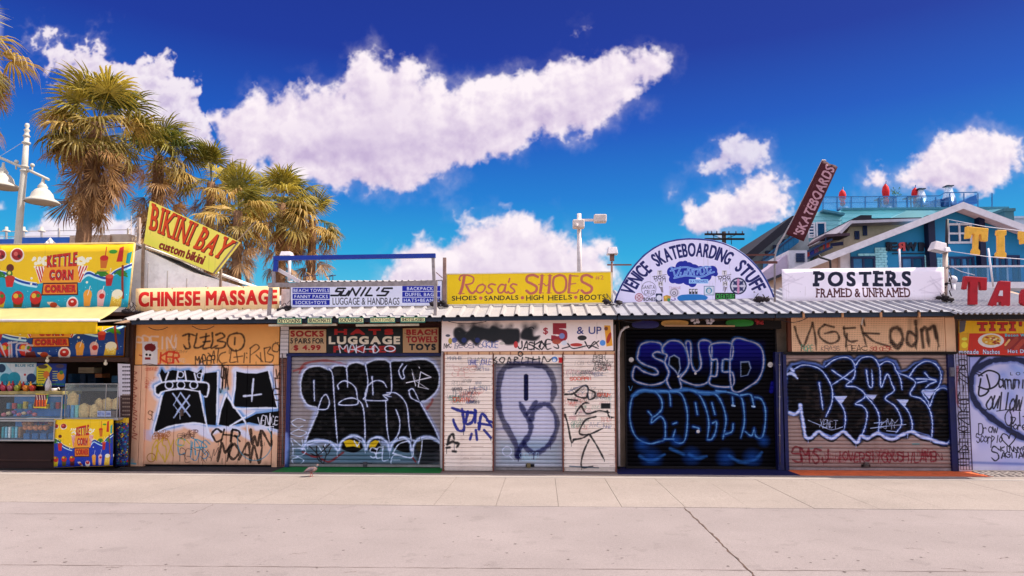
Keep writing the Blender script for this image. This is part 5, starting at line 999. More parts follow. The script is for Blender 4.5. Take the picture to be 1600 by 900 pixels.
o.build('roof', mat('hut_roof', srgb(214, 204, 196), rough=.8, dirt=.4), hr)
for i in range(5):
    x = 232 + i * 30; o = MB(); a = at(x, 404 + i * 12, YS + .29); b = at(x, 488, YS + .29); o.box(a.x - .008, a.x + .008, YS + .285, YS + .3, b.z, a.z - .1); o.build('cladding_seam', mat('seam', srgb(190, 184, 178), rough=.7), hr)
o = MB(); g = random.Random(5)
for i in range(16):
    a = at(g.uniform(205, 232), g.uniform(330, 480), YS + .35); b = at(g.uniform(205, 238), g.uniform(380, 486), YS + .35); o.tube([a, (a + b) / 2 + Vector((g.uniform(-.1, .1), 0, g.uniform(-.1, 0))), b], .008, 5)
o.bar(at(217, 340, YS + .4), at(215, 488, YS + .4), .06); o.bar(at(212, 380, YS + .45), at(209, 486, YS + .45), .05)
o.thing('cable_mast', mat('cable_grey', srgb(170, 150, 138), rough=.8, var=.3), 'weathered mast tangled in old cables left of the bikini sign', 'mast')
# --- metal frame and luggage signs
VL = (410, 370, 1600 / 290)
fr = empty('sign_frame', tuple(at(556, 495, YE + .1)), 'open metal frame with a blue top rail around the luggage sign', 'frame')
def seg(name, a, b, w, m, Y=YE + .12, h=None):
    k = 1600 / 290; A = at(410 + a[0] / k, 370 + a[1] / k, Y); B = at(410 + b[0] / k, 370 + b[1] / k, Y); o = MB(); o.bar(A, B, w, h or w, up=(0, 0, 1)); return o.build(name, m, fr)
M_FRB = mat('frame_blue', srgb(20, 52, 150), rough=.45, dirt=.2); M_FRG = mat('frame_grey', srgb(150, 138, 136), rough=.55, var=.25, scale=9, dirt=.35, rust=.3)
seg('top_rail', (100, 186), (1492, 163), .085, M_FRB); seg('post', (118, 205), (112, 300), .075, M_FRB); seg('post', (98, 300), (98, 402), .06, M_FRG)
seg('middle_rail', (55, 417), (1510, 400), .085, M_FRG); seg('post', (72, 440), (55, 700), .062, M_FRG, YE + .1); seg('post', (1492, 420), (1490, 680), .062, M_FRG, YE + .1); seg('post', (1472, 186), (1480, 385), .06, M_FRG)
seg('brace', (140, 285), (320, 385), .07, M_WPOST, YE + .2)
def d(c):
    c.view(*VL); BL = (.07, .13, .62)
    for x0, x1, y0, dy, words in ((260, 580, 440, 52, ('BEACH TOWELS', 'FANNY PACKS', 'SOCKS+TOYS')), (1205, 1532, 424, 50, ('BACKPACK', 'DUFFEL BAG', 'HATS+BEANIES'))):
        for i, w_ in enumerate(words):
            y = y0 + i * dy; c.rect(x0, y, x1, y + 44, BL); tw = {'BACKPACK': (1245, 1470), 'DUFFEL BAG': (1230, 1475), 'HATS+BEANIES': (1218, 1525)}.get(w_, (268 + i * 8, 575 - i * 12))
            c.text(w_, (tw[0], y + 8, tw[1], y + 38), (.92, .93, .97), off=.02, gap=.1)
    c.text('LUGGAGE & HANDBAGS', (605, 525, 1180, 586), (.07, .06, .09), off=.0, bold=.0, gap=.08, space=.3)
    K = (.05, .04, .07)      # the slanted hand-cut word above
    sh_ = lambda P: [(x + (512 - y) * .55, y) for x, y in P]
    for P in ([(678, 445), (612, 445), (608, 470), (660, 474), (650, 506), (588, 506)], [(672, 462), (668, 506), (716, 506), (722, 468)], [(736, 506), (740, 444), (800, 506), (806, 440)], [(850, 440), (846, 508)], [(892, 442), (884, 506), (940, 506)], [(965, 440), (958, 462)], [(1080, 444), (1010, 444), (1006, 470), (1066, 474), (1056, 506), (986, 506)]): c.stroke(sh_(P), 15, K, smooth=False, soft=1)
canvas_sheet('luggage_sign', 'white sign for luggage and handbags with blue product boxes at both ends', 'sign', [(454.5, 446), (690, 438), (690, 478), (454.5, 481)], YS, d, srgb(244, 244, 252), thick=.04, frame=(M_FRG, .02))
o = MB(); a, b = at(452, 442, YS + .5), at(690, 437, YS + .5); n = 24
pr = []
for i in range(n * 4 + 1): pr.append((a.x + (b.x - a.x) * i / (n * 4), .03 * (math.cos(i * math.pi / 2 / 1) > .5)))
vs = [(x, YS + .5 + h, z) for z in (3.0, a.z) for x, h in pr]; N = len(pr); o.add(vs, [(q, q + 1, N + q + 1, N + q) for q in range(N - 1)])
vs = [(x, YS + .5 + yy, a.z + h + .12 * yy + .02) for yy in (-.12, 1.2) for x, h in pr]; o.add(vs, [(q, q + 1, N + q + 1, N + q) for q in range(N - 1)])
o.thing('corrugated_parapet', M_ROOFW, 'white corrugated parapet sheet standing behind the luggage sign', 'parapet')
# hanging product signs
for i, (w_, x0, x1, c0) in enumerate((('KEYCHAINS', 128, 336, 'first from the left'), ('BEACH MATS', 388, 598, ''), ('SOUVENIRS', 656, 872, ''), ('BEACH TOWELS', 928, 1142, ''), ('SHOTGLASSES', 1190, 1402, ''))):
    k = 1600 / 290; X0, X1 = 410 + x0 / k, 410 + x1 / k; yt = 370 + (697 - i * 2) / k; yb = 370 + (753 - i * 3.5) / k
    def d(c, w_=w_, x0=x0, x1=x1, i=i):
        c.view(*VL); c.rect(x0 - 5, 680, x1 + 5, 770, (.16, .45, .38)); c.rect(x0 + 4, 706 - i * 2, x1 - 4, 744 - i * 3.5, (.90, .88, .62)); c.text(w_, (x0 + 12, 710 - i * 2, x1 - 12, 740 - i * 3.5), (.10, .10, .12), off=.01, serif=.2, gap=.05, space=.2, slab=.07)
    canvas_sheet('product_sign', 'small cream and green eave sign reading ' + w_, 'sign', [(X0, yt), (X1, yt), (X1, yb), (X0, yb)], YE - .11, d, srgb(226, 222, 160), thick=.02, group='product signs along the luggage shop eave', ppm=260)
# fluorescent fittings under the eave
for i, (x0, x1) in enumerate(((60, 640), (810, 1350))):
    k = 1600 / 290; o = MB(); a = at(410 + x0 / k, 370 + 764 / k, YE + .06); b = at(410 + x1 / k, 370 + 758 / k, YE + .06); o.bar(a, b, .08, .04); r_ = o.thing('lamp_batten', mat('batten_cream', srgb(214, 196, 170), rough=.6, dirt=.3), 'unlit cream lamp batten under the luggage eave, ' + ('left one' if i == 0 else 'right one'), 'lamp', 'lamp battens under the eave')
# signs over the luggage shutter
V4 = (420, 480, 3.214)
def d(c):
    c.view(*V4); RD = (.62, .09, .07)
    c.text('SOCKS', (108, 118, 276, 149), RD, off=.05, gap=.06); c.text('5 PAIRS FOR', (108, 156, 276, 183), (.10, .07, .06), off=.02, gap=.07, space=.25); c.text('$ 4.99', (124, 190, 260, 220), RD, off=.04, gap=.07); c.stroke([(103, 180), (180, 130), (284, 118)], 1.5, (.2, .1, .1), op=.7); c.stroke([(110, 215), (170, 150)], 1.2, (.2, .1, .1), op=.6)
canvas_sheet('socks_sign', 'cream sign reading SOCKS 5 PAIRS FOR $ 4.99', 'sign', [(452, 515), (509.5, 515), (509.5, 551), (452, 551)], YF - .01, d, srgb(228, 206, 178), ppm=220)
def d(c):
    c.view(*V4); RD = (.66, .08, .06)
    c.text('HATS', (326, 110, 628, 138), RD, off=.06, gap=.12); c.text('LUGGAGE', (300, 146, 660, 186), (.92, .84, .74), off=.05, gap=.1); c.text('PURSES', (322, 194, 640, 228), RD, off=.06, gap=.1); hand(c, 'MAKHO', 355, 192, 560, 228, WH, 6, 4, jit=.5); c.ring(608, 208, 26, 6, WH, 14)
canvas_sheet('hats_sign', 'dark sign listing hats, luggage and purses, crossed by a white scrawl', 'sign', [(510.5, 512), (628.5, 511.5), (628.5, 552), (510.5, 552)], YF - .012, d, srgb(44, 22, 22), ppm=220)
def d(c):
    c.view(*V4); RD = (.62, .09, .07)
    c.text('BEACH', (690, 112, 846, 140), RD, off=.05, gap=.06); c.text('TOWELS', (690, 146, 846, 178), RD, off=.05, gap=.06); c.text('TOYS', (704, 184, 838, 216), (.10, .07, .06), off=.05, gap=.08)
    c.stroke([(680, 130), (740, 150), (846, 108)], 2, (.2, .1, .1), op=.7)
canvas_sheet('towels_sign', 'cream sign reading BEACH TOWELS TOYS at the right end of the shutter header', 'sign', [(629.5, 513), (685, 512), (685, 551), (629.5, 551)], YF - .014, d, srgb(222, 196, 166), ppm=220)
# --- Rosa's shoes
VR = (670, 320, 1468 / 310)
def d(c):
    c.view(*VR); PK = (.76, .40, .32); K = (.10, .08, .08)
    def big(P, w=17): c.stroke(P, w, PK, soft=1)
    # script capital R and small letters, traced as thick and thin strokes
    big([(262, 530), (250, 600), (232, 655)], 22); big([(225, 548), (240, 524), (290, 522), (330, 540), (322, 578), (275, 592)], 12); big([(275, 592), (300, 640), (322, 654), (345, 638)], 17); big([(218, 656), (262, 656)], 7); big([(224, 550), (232, 560)], 12)
    big([(398, 588), (368, 600), (352, 632), (372, 652), (402, 640), (418, 606), (398, 588)], 13)
    big([(490, 592), (462, 586), (440, 604), (462, 624), (470, 644), (440, 656), (424, 642)], 13)
    big([(566, 596), (536, 590), (512, 620), (520, 650), (548, 644), (568, 600)], 13); big([(570, 590), (562, 640), (580, 652)], 13)
    big([(598, 546), (590, 572)], 12); big([(650, 592), (622, 586), (604, 604), (626, 624), (634, 644), (604, 656), (586, 642)], 13)
    for P, w in (([(806, 534), (770, 520), (728, 532), (726, 566), (760, 584), (796, 608), (790, 642), (752, 656), (722, 636)], 19), ([(838, 524), (832, 590), (824, 650)], 21), ([(896, 524), (892, 590), (886, 650)], 21), ([(812, 590), (850, 584), (866, 600), (898, 578)], 8), ([(966, 520), (926, 540), (920, 600), (940, 644), (974, 652), (1008, 628), (1016, 570), (1000, 530), (966, 520)], 17), ([(1046, 524), (1040, 590), (1034, 648)], 21), ([(1040, 524), (1104, 528)], 9), ([(1044, 588), (1086, 582)], 9), ([(1034, 650), (1090, 652), (1110, 628)], 10), ([(1206, 536), (1170, 520), (1134, 532), (1132, 566), (1166, 586), (1204, 610), (1196, 642), (1158, 654), (1130, 634)], 19)): big(P, w)
    for x in (838, 896): big([(x - 16, 524), (x + 16, 524)], 6); big([(x - 24, 652), (x + 10, 652)], 6)
    c.text('#2', (1232, 522, 1292, 556), PK, gap=.1)
    for s_, x0, x1 in (('SHOES', 170, 354), ('SANDALS', 411, 662), ('HIGH', 720, 848), ('HEELS', 882, 1058), ('BOOTS', 1116, 1306)): c.text(s_, [(x0, 675 - (x0 - 170) * .008), (x1, 674 - (x1 - 170) * .010), (x1, 706 - (x1 - 170) * .007), (x0, 710)], K, off=.015, gap=.09)
    for x in (384, 692, 1086): c.disc(x, 690 - (x - 384) * .008, 13, PK)
    c.stroke([(1110, 560), (1000, 640), (900, 735)], 3, (.84, .76, .2), soft=6, op=.5)  # diagonal streak of shade painted across the yellow face
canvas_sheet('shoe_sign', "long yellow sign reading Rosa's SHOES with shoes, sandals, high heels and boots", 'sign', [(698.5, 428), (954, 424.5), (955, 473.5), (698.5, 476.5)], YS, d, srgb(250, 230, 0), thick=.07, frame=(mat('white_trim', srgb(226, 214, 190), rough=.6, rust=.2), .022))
# --- price board
V5 = (680, 480, 3.334)
def d(c):
    c.view(*V5); K = (.05, .035, .05); NB = (.14, .16, .45)
    g = random.Random(8)
    for P, s_ in (([(98, 150), (100, 115), (130, 105), (165, 128), (200, 100), (240, 105), (280, 112), (300, 98), (340, 112), (400, 112), (436, 118), (440, 170), (420, 190), (370, 195), (340, 170), (300, 185), (250, 170), (215, 200), (180, 172), (150, 200), (120, 180)], 7), ([(450, 130), (470, 110), (500, 112), (512, 150), (545, 150), (520, 175), (470, 170), (446, 160)], 6)): c.fill(P, K, soft=12, smooth=True, op=.97)
    for i in range(34): c.spray(g.uniform(100, 520), g.uniform(92, 150), g.uniform(14, 40), K, .45)
    c.ring(500, 120, 16, 5, K, a0=90, a1=330); c.text('$', (562, 106, 588, 145), (.66, .16, .20), off=.02)
    c.text('5', (600, 84, 692, 180), (.62, .12, .18), off=.07); c.text('& UP', (738, 102, 866, 140), NB, off=.01, gap=.1)
    for x0, s_ in ((100, 'Y'), (150, 'M'), (220, 'A')): c.disc(x0, 172, 14, (.12, .18, .5), soft=4, op=.7)
    hand(c, 'NYC', 45, 190, 85, 212, K, 3, 2); hand(c, 'BEOSMO', 100, 190, 250, 212, (.3, .3, .4), 2.5, 4, jit=.5); hand(c, 'JASKO', 430, 180, 570, 218, K, 6, 6, jit=.4); hand(c, 'MES', 545, 175, 650, 212, K, 5, 9, jit=.6)
    for x, y, w, h, cc in ((66, 148, 20, 14, (.3, .3, .35)), (78, 176, 16, 30, (.75, .62, .25)), (348, 188, 24, 16, (.8, .75, .7)), (420, 195, 18, 36, (.8, .2, .2)), (632, 180, 42, 26, (.7, .3, .2)), (660, 150, 26, 30, (.5, .55, .75)), (672, 186, 26, 26, (.85, .85, .88)), (735, 196, 60, 18, (.72, .18, .14)), (872, 186, 26, 30, (.3, .55, .85)), (765, 160, 44, 26, (.1, .08, .08))): c.disc(x, y, w / 2 + 2, cc, h / 2, op=.95)
    for P in ([(690, 190), (720, 215), (800, 200), (850, 215)], [(780, 180), (800, 210), (830, 180), (850, 205)], [(662, 215), (700, 205)], [(800, 215), (852, 176)]): c.stroke(P, 5, K, soft=3)
    c.fill([(880, 95), (912, 96), (924, 200), (892, 205)], (.92, .62, .14)); c.disc(905, 160, 10, (.7, .2, .1), 30, rot=.3); c.disc(890, 112, 10, (.5, .25, .1))
    hand(c, 'CKJLE', 250, 178, 330, 208, (.2, .3, .6), 3, 4)
canvas_sheet('price_board', 'white board reading $5 & UP, half of it blacked out with spray paint', 'sign', [(690.5, 501), (958, 499.5), (958.5, 547.5), (690, 549)], YF - .42, d, srgb(252, 242, 238), thick=.03)
# --- arch sign
VA = (940, 340, 1588 / 300)
ka = 1588 / 300
arc = [(108, 705), (130, 640), (170, 555), (220, 468), (280, 390), (350, 315), (430, 255), (520, 210), (620, 186), (720, 177), (820, 180), (920, 192), (1010, 215), (1100, 255), (1180, 308), (1250, 372), (1310, 440), (1360, 520), (1400, 600), (1424, 660)]
def d(c):
    c.view(*VA); BL = (.06, .07, .36)
    def arcw(u0, u1, s_, off=.05):
        # baseline circle through the lettering: centre and radii measured in the photo
        cx, cy = 765, 830; 
        def warp(u, v):
            th = np.radians(180 - (u0 + (u1 - u0) * u)); r = 505 + 118 * v; rx = r * 1.055
            return np.stack([cx + rx * np.cos(th), cy - r * np.sin(th)], 1)
        c.text(s_, None, BL, off=off, gap=.055, space=.22, warp=warp)
    arcw(21.5, 50, 'VENICE', .03); arcw(56, 121, 'SKATEBOARDING', .03); arcw(128, 156, 'STUFF', .03)
    c.stroke([(x, y) for x, y in arc], 12, (.08, .12, .42), soft=1); c.stroke([(100, 706), (1424, 690)], 8, (.08, .12, .42))
    DB = (.06, .12, .60); PB = (.56, .72, .93)
    for x, y, r in ((585, 450, 45), (660, 410, 50), (720, 410, 42), (760, 440, 55), (640, 480, 70), (590, 510, 34), (720, 500, 60), (820, 450, 50), (860, 480, 50), (915, 440, 42), (940, 465, 22), (750, 540, 36), (690, 380, 24)): c.disc(x, y, r, DB)
    for P in ([(575, 410), (598, 450), (612, 490), (640, 440), (650, 410)], [(655, 455), (650, 485), (676, 480), (690, 445)], [(700, 470), (720, 420), (735, 480), (750, 430)], [(765, 470), (762, 435), (800, 430), (790, 465)], [(815, 430), (822, 470), (850, 455), (846, 425)], [(870, 415), (880, 460), (905, 430)], [(600, 500), (700, 480), (820, 490), (900, 460), (930, 450)], [(570, 440), (620, 420), (700, 410), (780, 425), (860, 405), (900, 410)]): c.stroke(P, 14, PB, soft=1); c.stroke(P, 3, DB, soft=1)
    c.rect(722, 510, 882, 545, (.62, .80, .95)); c.text('SKATEBOARDS', (730, 518, 874, 538), DB)
    K = (.12, .10, .13)
    for x, sgn in ((480, -1), (1015, 1)):      # dripping crossed lettering
        for i, (ch, y) in enumerate((('T', 455), ('H', 545))): c.rect(x - 20 + i * 6 - sgn * 0, y - 18, x + 22 + i * 6, y + 20, (.86, .82, .84)); c.text(ch, (x - 12 + i * 6, y - 14, x + 14 + i * 6, y + 16), K)
        c.text('DOG', (x - 48, 482, x + 48, 508), K, off=.01); 
        for j in range(8): c.stroke([(x - 44 + j * 13, 508), (x - 44 + j * 13, 516 + (j * 37) % 22)], 4, K)
        for P in ([(x - 60, 490), (x + 55, 470)], [(x - 5, 570), (x + 5 + 15 * -sgn, 605)], [(x, 570), (x + 12, 590)]): c.stroke(P, 3, K)
        c.fill([(x, 575), (x + 25, 572), (x + 18 - sgn * 12, 620), (x + 8 - sgn * 8, 618)], (.55, .5, .55))
    c.ring(390, 590, 60, 4, (.45, .42, .5)); c.text('SANTA', (335, 560, 442, 592), (.3, .28, .33)); c.text('CRUZ', (352, 600, 440, 636), (.3, .28, .33))
    c.disc(310, 660, 36, (.72, .45, .52)); c.ring(310, 660, 24, 6, (.9, .85, .88)); c.stroke([(285, 640), (335, 680)], 5, (.9, .85, .88)); c.stroke([(335, 640), (285, 680)], 5, (.9, .85, .88))
    c.text('BONES', (346, 660, 446, 690), (.3, .28, .32), off=.03); c.rect(448, 628, 502, 702, (.10, .14, .30)); c.disc(476, 664, 24, (.88, .86, .90))
    c.disc(600, 620, 44, (.84, .80, .85)); c.ring(600, 620, 30, 5, (.45, .4, .48)); c.ring(600, 625, 12, 5, (.3, .28, .33)); c.text('THANE', (556, 570, 655, 592), (.75, .6, .68))
    c.fill([(510, 650), (540, 640), (572, 650), (566, 700), (514, 700)], (.78, .58, .24)); c.disc(556, 680, 14, (.2, .55, .35)); c.disc(530, 660, 10, (.9, .75, .3))
    c.ring(592, 674, 18, 6, (.35, .2, .5), 9, a0=-60, a1=150)
    c.fill([(625, 665), (660, 640), (760, 634), (840, 640), (878, 662), (840, 692), (760, 700), (660, 694)], (.12, .46, .74), smooth=True)
    for x in (735, 760, 785): c.rect(x - 12, 590, x + 8, 632, (.2, .2, .22)); c.disc(x, 604, 9, (.85, .83, .86))
    c.rect(846, 566, 932, 642, (.20, .35, .52)); c.rect(850, 570, 928, 638, (.84, .86, .90)); c.disc(888, 604, 26, (.25, .55, .68)); c.disc(888, 606, 16, (.8, .8, .82), 20)
    c.rect(938, 622, 1106, 684, (.06, .12, .07)); c.text('CREATURE', (946, 630, 1098, 676), (.20, .62, .24), off=.04, gap=.05)
    c.disc(1130, 566, 70, (.10, .14, .30)); c.disc(1130, 566, 58, (.80, .78, .84)); c.disc(1130, 566, 46, (.30, .28, .45))
    for a in range(4):
        th = math.radians(45 + 90 * a); th2 = math.radians(90 * a); c.stroke([(1130, 566), (1130 + 52 * math.cos(th2), 566 + 52 * math.sin(th2))], 20, (.80, .55, .68) if a % 2 else (.80, .78, .84), soft=1)
        c.stroke([(1130 + 20 * math.cos(th), 566 + 20 * math.sin(th)), (1130 + 48 * math.cos(th), 566 + 48 * math.sin(th))], 16, (.12, .16, .34), soft=1)
    c.disc(1262, 616, 5, K)
pa = [(940 + x / ka, 340 + y / ka) for x, y in arc]; b = at(1090, 474, YS)
ar = empty('arch_sign', tuple(b), 'half-round white VENICE SKATEBOARDING STUFF sign with blue rim', 'sign')
cA = Canvas('arch_print', 955, 368, 1214, 478, YS, 230, base=srgb(244, 240, 252), alpha=1); d(cA); cA.wear(3, 30)
o = MB(); o.prism([(at(x, y, YS).x, at(x, y, YS).z) for x, y in pa], YS, YS + .05); o.build('board', mat('arch_face', srgb(226, 220, 234), rough=.45, var=.05, canvas=cA, cobj=ar, bump=.05), ar)
o = MB(); P = [at(x, y, YS + .03) for x, y in pa]; o.tube(P, .022, 8); o.build('rim', mat('rim_blue', srgb(30, 54, 130), rough=.4), ar)
# --- posters banner
VP = (1160, 230, 3.6); VP2 = (1360, 270, 3.75)
def d(c):
    c.view(0, 0, 1); K = (.11, .12, .20); BR = (.30, .12, .14)
    c.text('POSTERS', [(1273, 425), (1423, 423.5), (1424, 447.5), (1272, 448)], K, off=.035, serif=.26, gap=.17, slab=.11)
    c.text('FRAMED & UNFRAMED', [(1275.5, 451.5), (1422, 450), (1423, 464.5), (1275.5, 465)], BR, off=.012, serif=.2, gap=.1, space=.2, slab=.06)
    for i in range(14):  # crease shading of the cloth painted as grey strokes at both ends
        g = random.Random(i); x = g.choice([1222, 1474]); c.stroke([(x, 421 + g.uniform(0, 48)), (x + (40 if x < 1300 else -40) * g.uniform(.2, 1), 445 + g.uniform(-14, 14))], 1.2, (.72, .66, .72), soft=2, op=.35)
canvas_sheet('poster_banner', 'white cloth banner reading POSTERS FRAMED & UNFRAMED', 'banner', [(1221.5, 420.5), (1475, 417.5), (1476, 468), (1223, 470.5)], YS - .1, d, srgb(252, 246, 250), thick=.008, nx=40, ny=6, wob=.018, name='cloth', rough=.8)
# --- skateboards flag
def d(c):
    c.view(*VP)
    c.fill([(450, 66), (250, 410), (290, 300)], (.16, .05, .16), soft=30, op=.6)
    c.text("'SKATEBOARDS", [(283, 487), (470, 90), (518, 128), (338, 505)], (.74, .56, .60), off=.03, gap=.08)
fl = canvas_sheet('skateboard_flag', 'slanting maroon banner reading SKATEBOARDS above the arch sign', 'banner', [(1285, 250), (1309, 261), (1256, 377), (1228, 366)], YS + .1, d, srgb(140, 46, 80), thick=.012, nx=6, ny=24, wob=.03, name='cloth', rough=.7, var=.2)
o = MB(); k = 3.6; q = lambda x, y: at(1160 + x / k, 230 + y / k, YS + .13); o.tube([q(182, 870), (q(182, 640)), q(184, 600), q(200, 550), q(236, 495), q(300, 380), q(452, 72)], .022, 8); o.tube([q(452, 72), q(470, 76)], .014, 6); o.build('pole', M_GALV, fl)
o = MB(); o.bar(q(55, 648) , q(195, 648), .05); o.bar(q(10, 607), q(180, 605), .035); o.build('bracket', mat('rusty_bracket', srgb(96, 58, 52), rough=.8, rust=.5), fl)
# --- string signs TI T and TAC on the right roof: real letter blocks
def letter(ch, pts, Y, col, lab, dk):
    o = MB(); k = 6.0; V = [(at(x, y, Y).x, at(x, y, Y).z) for x, y in pts]; o.prism(V, Y, Y + .09)
    return o.thing('letter_sign', mat('letter_' + dk, srgb(*col), rough=.5, var=.12, scale=5, dirt=.3, dirtcol=srgb(*[int(v * .6) for v in col])), lab, 'letter', 'big string-hung letters over the right snack stand', bevel=.012)
k2 = 6.0; z2 = lambda L: [(1380 + x / k2, 280 + y / k2) for x, y in L]
letter('T', z2([(786, 440), (990, 460), (982, 582), (925, 575), (918, 515), (900, 520), (895, 650), (912, 670), (908, 712), (838, 702), (838, 668), (856, 640), (858, 515), (835, 510), (825, 552), (778, 555)]), YS + .1, (236, 176, 60), 'yellow letter T hanging on the upper wire', 'yellow')
letter('I', z2([(1074, 474), (1160, 476), (1158, 522), (1142, 528), (1144, 680), (1160, 696), (1156, 740), (1068, 730), (1066, 690), (1084, 672), (1082, 526), (1070, 516)]), YS + .1, (236, 176, 60), 'yellow letter I hanging on the upper wire', 'yellow')
letter('T', z2([(1286, 482), (1400, 490), (1400, 560), (1340, 600), (1300, 606), (1296, 560), (1284, 556)]), YS + .1, (236, 176, 60), 'yellow letter cut by the right edge of the photo on the upper wire', 'yellow')
z3 = lambda L: [(1360 + x / 3.75, 270 + y / 3.75) for x, y in L]
letter('T', z3([(556, 604), (686, 614), (684, 688), (648, 686), (644, 640), (632, 640), (630, 772), (582, 772), (584, 640), (572, 640), (566, 684), (544, 680)]), YE + .45, (168, 14, 28), 'red letter T standing on the right snack stand roof', 'red')
A_ = z3([(762, 632), (824, 636), (820, 806), (764, 800), (766, 758), (744, 756), (738, 794), (694, 786)])
letter('A', A_, YE + .45, (168, 14, 28), 'red letter A standing on the right snack stand roof', 'red')
o = MB(); H_ = z3([(760, 690), (775, 690), (775, 722), (750, 720)]); V = [(at(x, y, YE + .44).x, at(x, y, YE + .44).z) for x, y in H_]; o.prism(V, YE + .435, YE + .45); hl = o.build('counter_hole', mat('letter_hole', srgb(206, 196, 200), rough=.7))
hl.parent = bpy.data.objects['letter_sign.004']; hl.location = -hl.parent.location
letter('C', z3([(900, 680), (960, 690), (960, 790), (905, 786), (884, 760), (886, 710)]), YE + .45, (168, 14, 28), 'red letter cut by the right edge of the photo on the stand roof', 'red')
# wires and right-hand pole with floodlight
VM = lambda x, y: (1380 + x / 6, 280 + y / 6)
pr = empty('light_pole', tuple(at(1478, 470, YS)), 'pole with a floodlight and black top carrying the letter wires', 'pole')
o = MB(); o.tube([at(1476, 474, YS), at(1477, 396, YS)], .05, 10); o.build('pole', mat('pole_cream', srgb(190, 168, 156), rough=.6, rust=.4), pr)
o = MB(); o.tube([at(1478.5, 398, YS), at(1480, 343, YS)], .03, 8); o.build('upper_pole', mat('black_pole', srgb(30, 24, 34), rough=.5), pr)
o = MB(); 
for (a, b) in (((600, 375), (1330, 490)), ((610, 672), (1330, 752)), ((610, 808), (860, 900)), ((690, 408), (720, 414))): A, B = at(*VM(*a), YS), at(*VM(*b), YS); o.tube([A, (A + B) / 2 - Vector((0, 0, .03)), B], .008, 5)
o.build('wire', mat('wire_white', srgb(206, 200, 210), rough=.5), pr)
o = MB(); g = random.Random(2)
for i in range(14): a = at(1478 + g.uniform(-5, 6), g.uniform(415, 470), YS - .06); o.tube([a, a + Vector((g.uniform(-.1, .1), 0, g.uniform(-.15, .1))), a + Vector((g.uniform(-.12, .12), g.uniform(-.03, .03), g.uniform(-.2, .05)))], .012, 5)
o.build('cable_bundle', mat('black_cable', srgb(40, 34, 40), rough=.6), pr)
def flood(px, py, w, h, Y, tilt, lab, parent=None, mname='flood_white'):
    p = at(px, py, Y); r_ = empty('floodlight', tuple(p), lab, 'floodlight'); m_ = MB(); M = Matrix.Rotation(tilt, 4, 'Y'); hw, hh = w / 79 / 2, h / 79 / 2
    vs = [(-hw, -.12, -hh), (hw, -.12, -hh), (hw * 1.05, .12, -hh), (-hw * 1.05, .12, -hh), (-hw * .8, -.08, hh), (hw * .8, -.08, hh), (hw * .8, .1, hh), (-hw * .8, .1, hh)]
    m_.add([p + (M @ Vector(v)) for v in vs], [(0, 3, 2, 1), (4, 5, 6, 7), (0, 1, 5, 4), (1, 2, 6, 5), (2, 3, 7, 6), (3, 0, 4, 7)]); m_.build('housing', mat(mname, srgb(216, 204, 206), rough=.4, dirt=.3), r_, bevel=.01)
    m_ = MB(); m_.add([p + (M @ Vector(v)) for v in ((-hw * .85, -.1, -hh - .004), (hw * .85, -.1, -hh - .004), (hw * .85, .1, -hh - .004), (-hw * .85, .1, -hh - .004))], [(0, 3, 2, 1)]); m_.build('lens', mat('flood_lens', srgb(150, 140, 140), rough=.15), r_)
    return r_
flood(1466, 386, 22, 15, YS - .02, R(14), 'white floodlight tilted left on the pole right of the posters banner')
flood(1477, 391, 9, 8, YS - .05, R(0), 'small lamp housing behind the tilted floodlight on the same pole')
o = MB(); o.ico(at(1488, 437, YS + .1), .09, 0, (1.1, 1, 1), 2); o.lathe(at(1488, 453, YS + .1), [(.06, 0), (.06, .14), (.0, .14)], 12); o.thing('dome_camera', mat('dome_white', srgb(222, 218, 224), rough=.3), 'white dome security camera on the right snack stand roof', 'camera')
# pole and lamps between shoe and arch signs
k = 1468 / 310; q = lambda x, y: (670 + x / k, 320 + y / k)
r_ = flood(*q(1357, 342), 18, 12, YS + .12, 0, 'boxy floodlight on a rusty pole between the yellow and the arch sign')
o = MB(); o.tube([at(*q(1352, 750), YS + .14), at(*q(1354, 420), YS + .14)], .022, 8); o.tube([at(*q(1356, 415), YS + .14), at(*q(1356, 370), YS + .14)], .05, 8); o.bar(at(*q(1320, 444), YS + .14), at(*q(1500, 444), YS + .14), .03); o.build('pole', mat('rusty_pole', srgb(130, 90, 80), rough=.8, rust=.7), r_)
lp = empty('area_light', tuple(at(*q(1115, 500), 19)), 'tall white pole with two boxy area lights behind the yellow sign', 'lamp post'); 
o = MB(); o.tube([at(*q(1117, 760), 19), at(*q(1112, 66), 19)], [.075, .06], 12); o.build('pole', M_WPOST, lp)
o = MB(); o.bar(at(*q(1120, 113), 19), at(*q(1225, 113), 19), .06); o.bar(at(*q(1110, 140), 18.8), at(*q(1090, 150), 18.6), .05); o.build('arm', M_WPOST, lp)
for (x0, y0, x1, y1) in ((1218, 86, 1310, 142), (1062, 124, 1148, 184)): 
    pbx = [at(*q(x0, y0), 19), at(*q(x1, y1), 19)]; m_ = MB(); m_.box(pbx[0].x, pbx[1].x, 18.7, 18.95, pbx[1].z, pbx[0].z); m_.build('lamp_head', mat('lamp_head_beige', srgb(214, 196, 186), rough=.5), lp, bevel=.03)
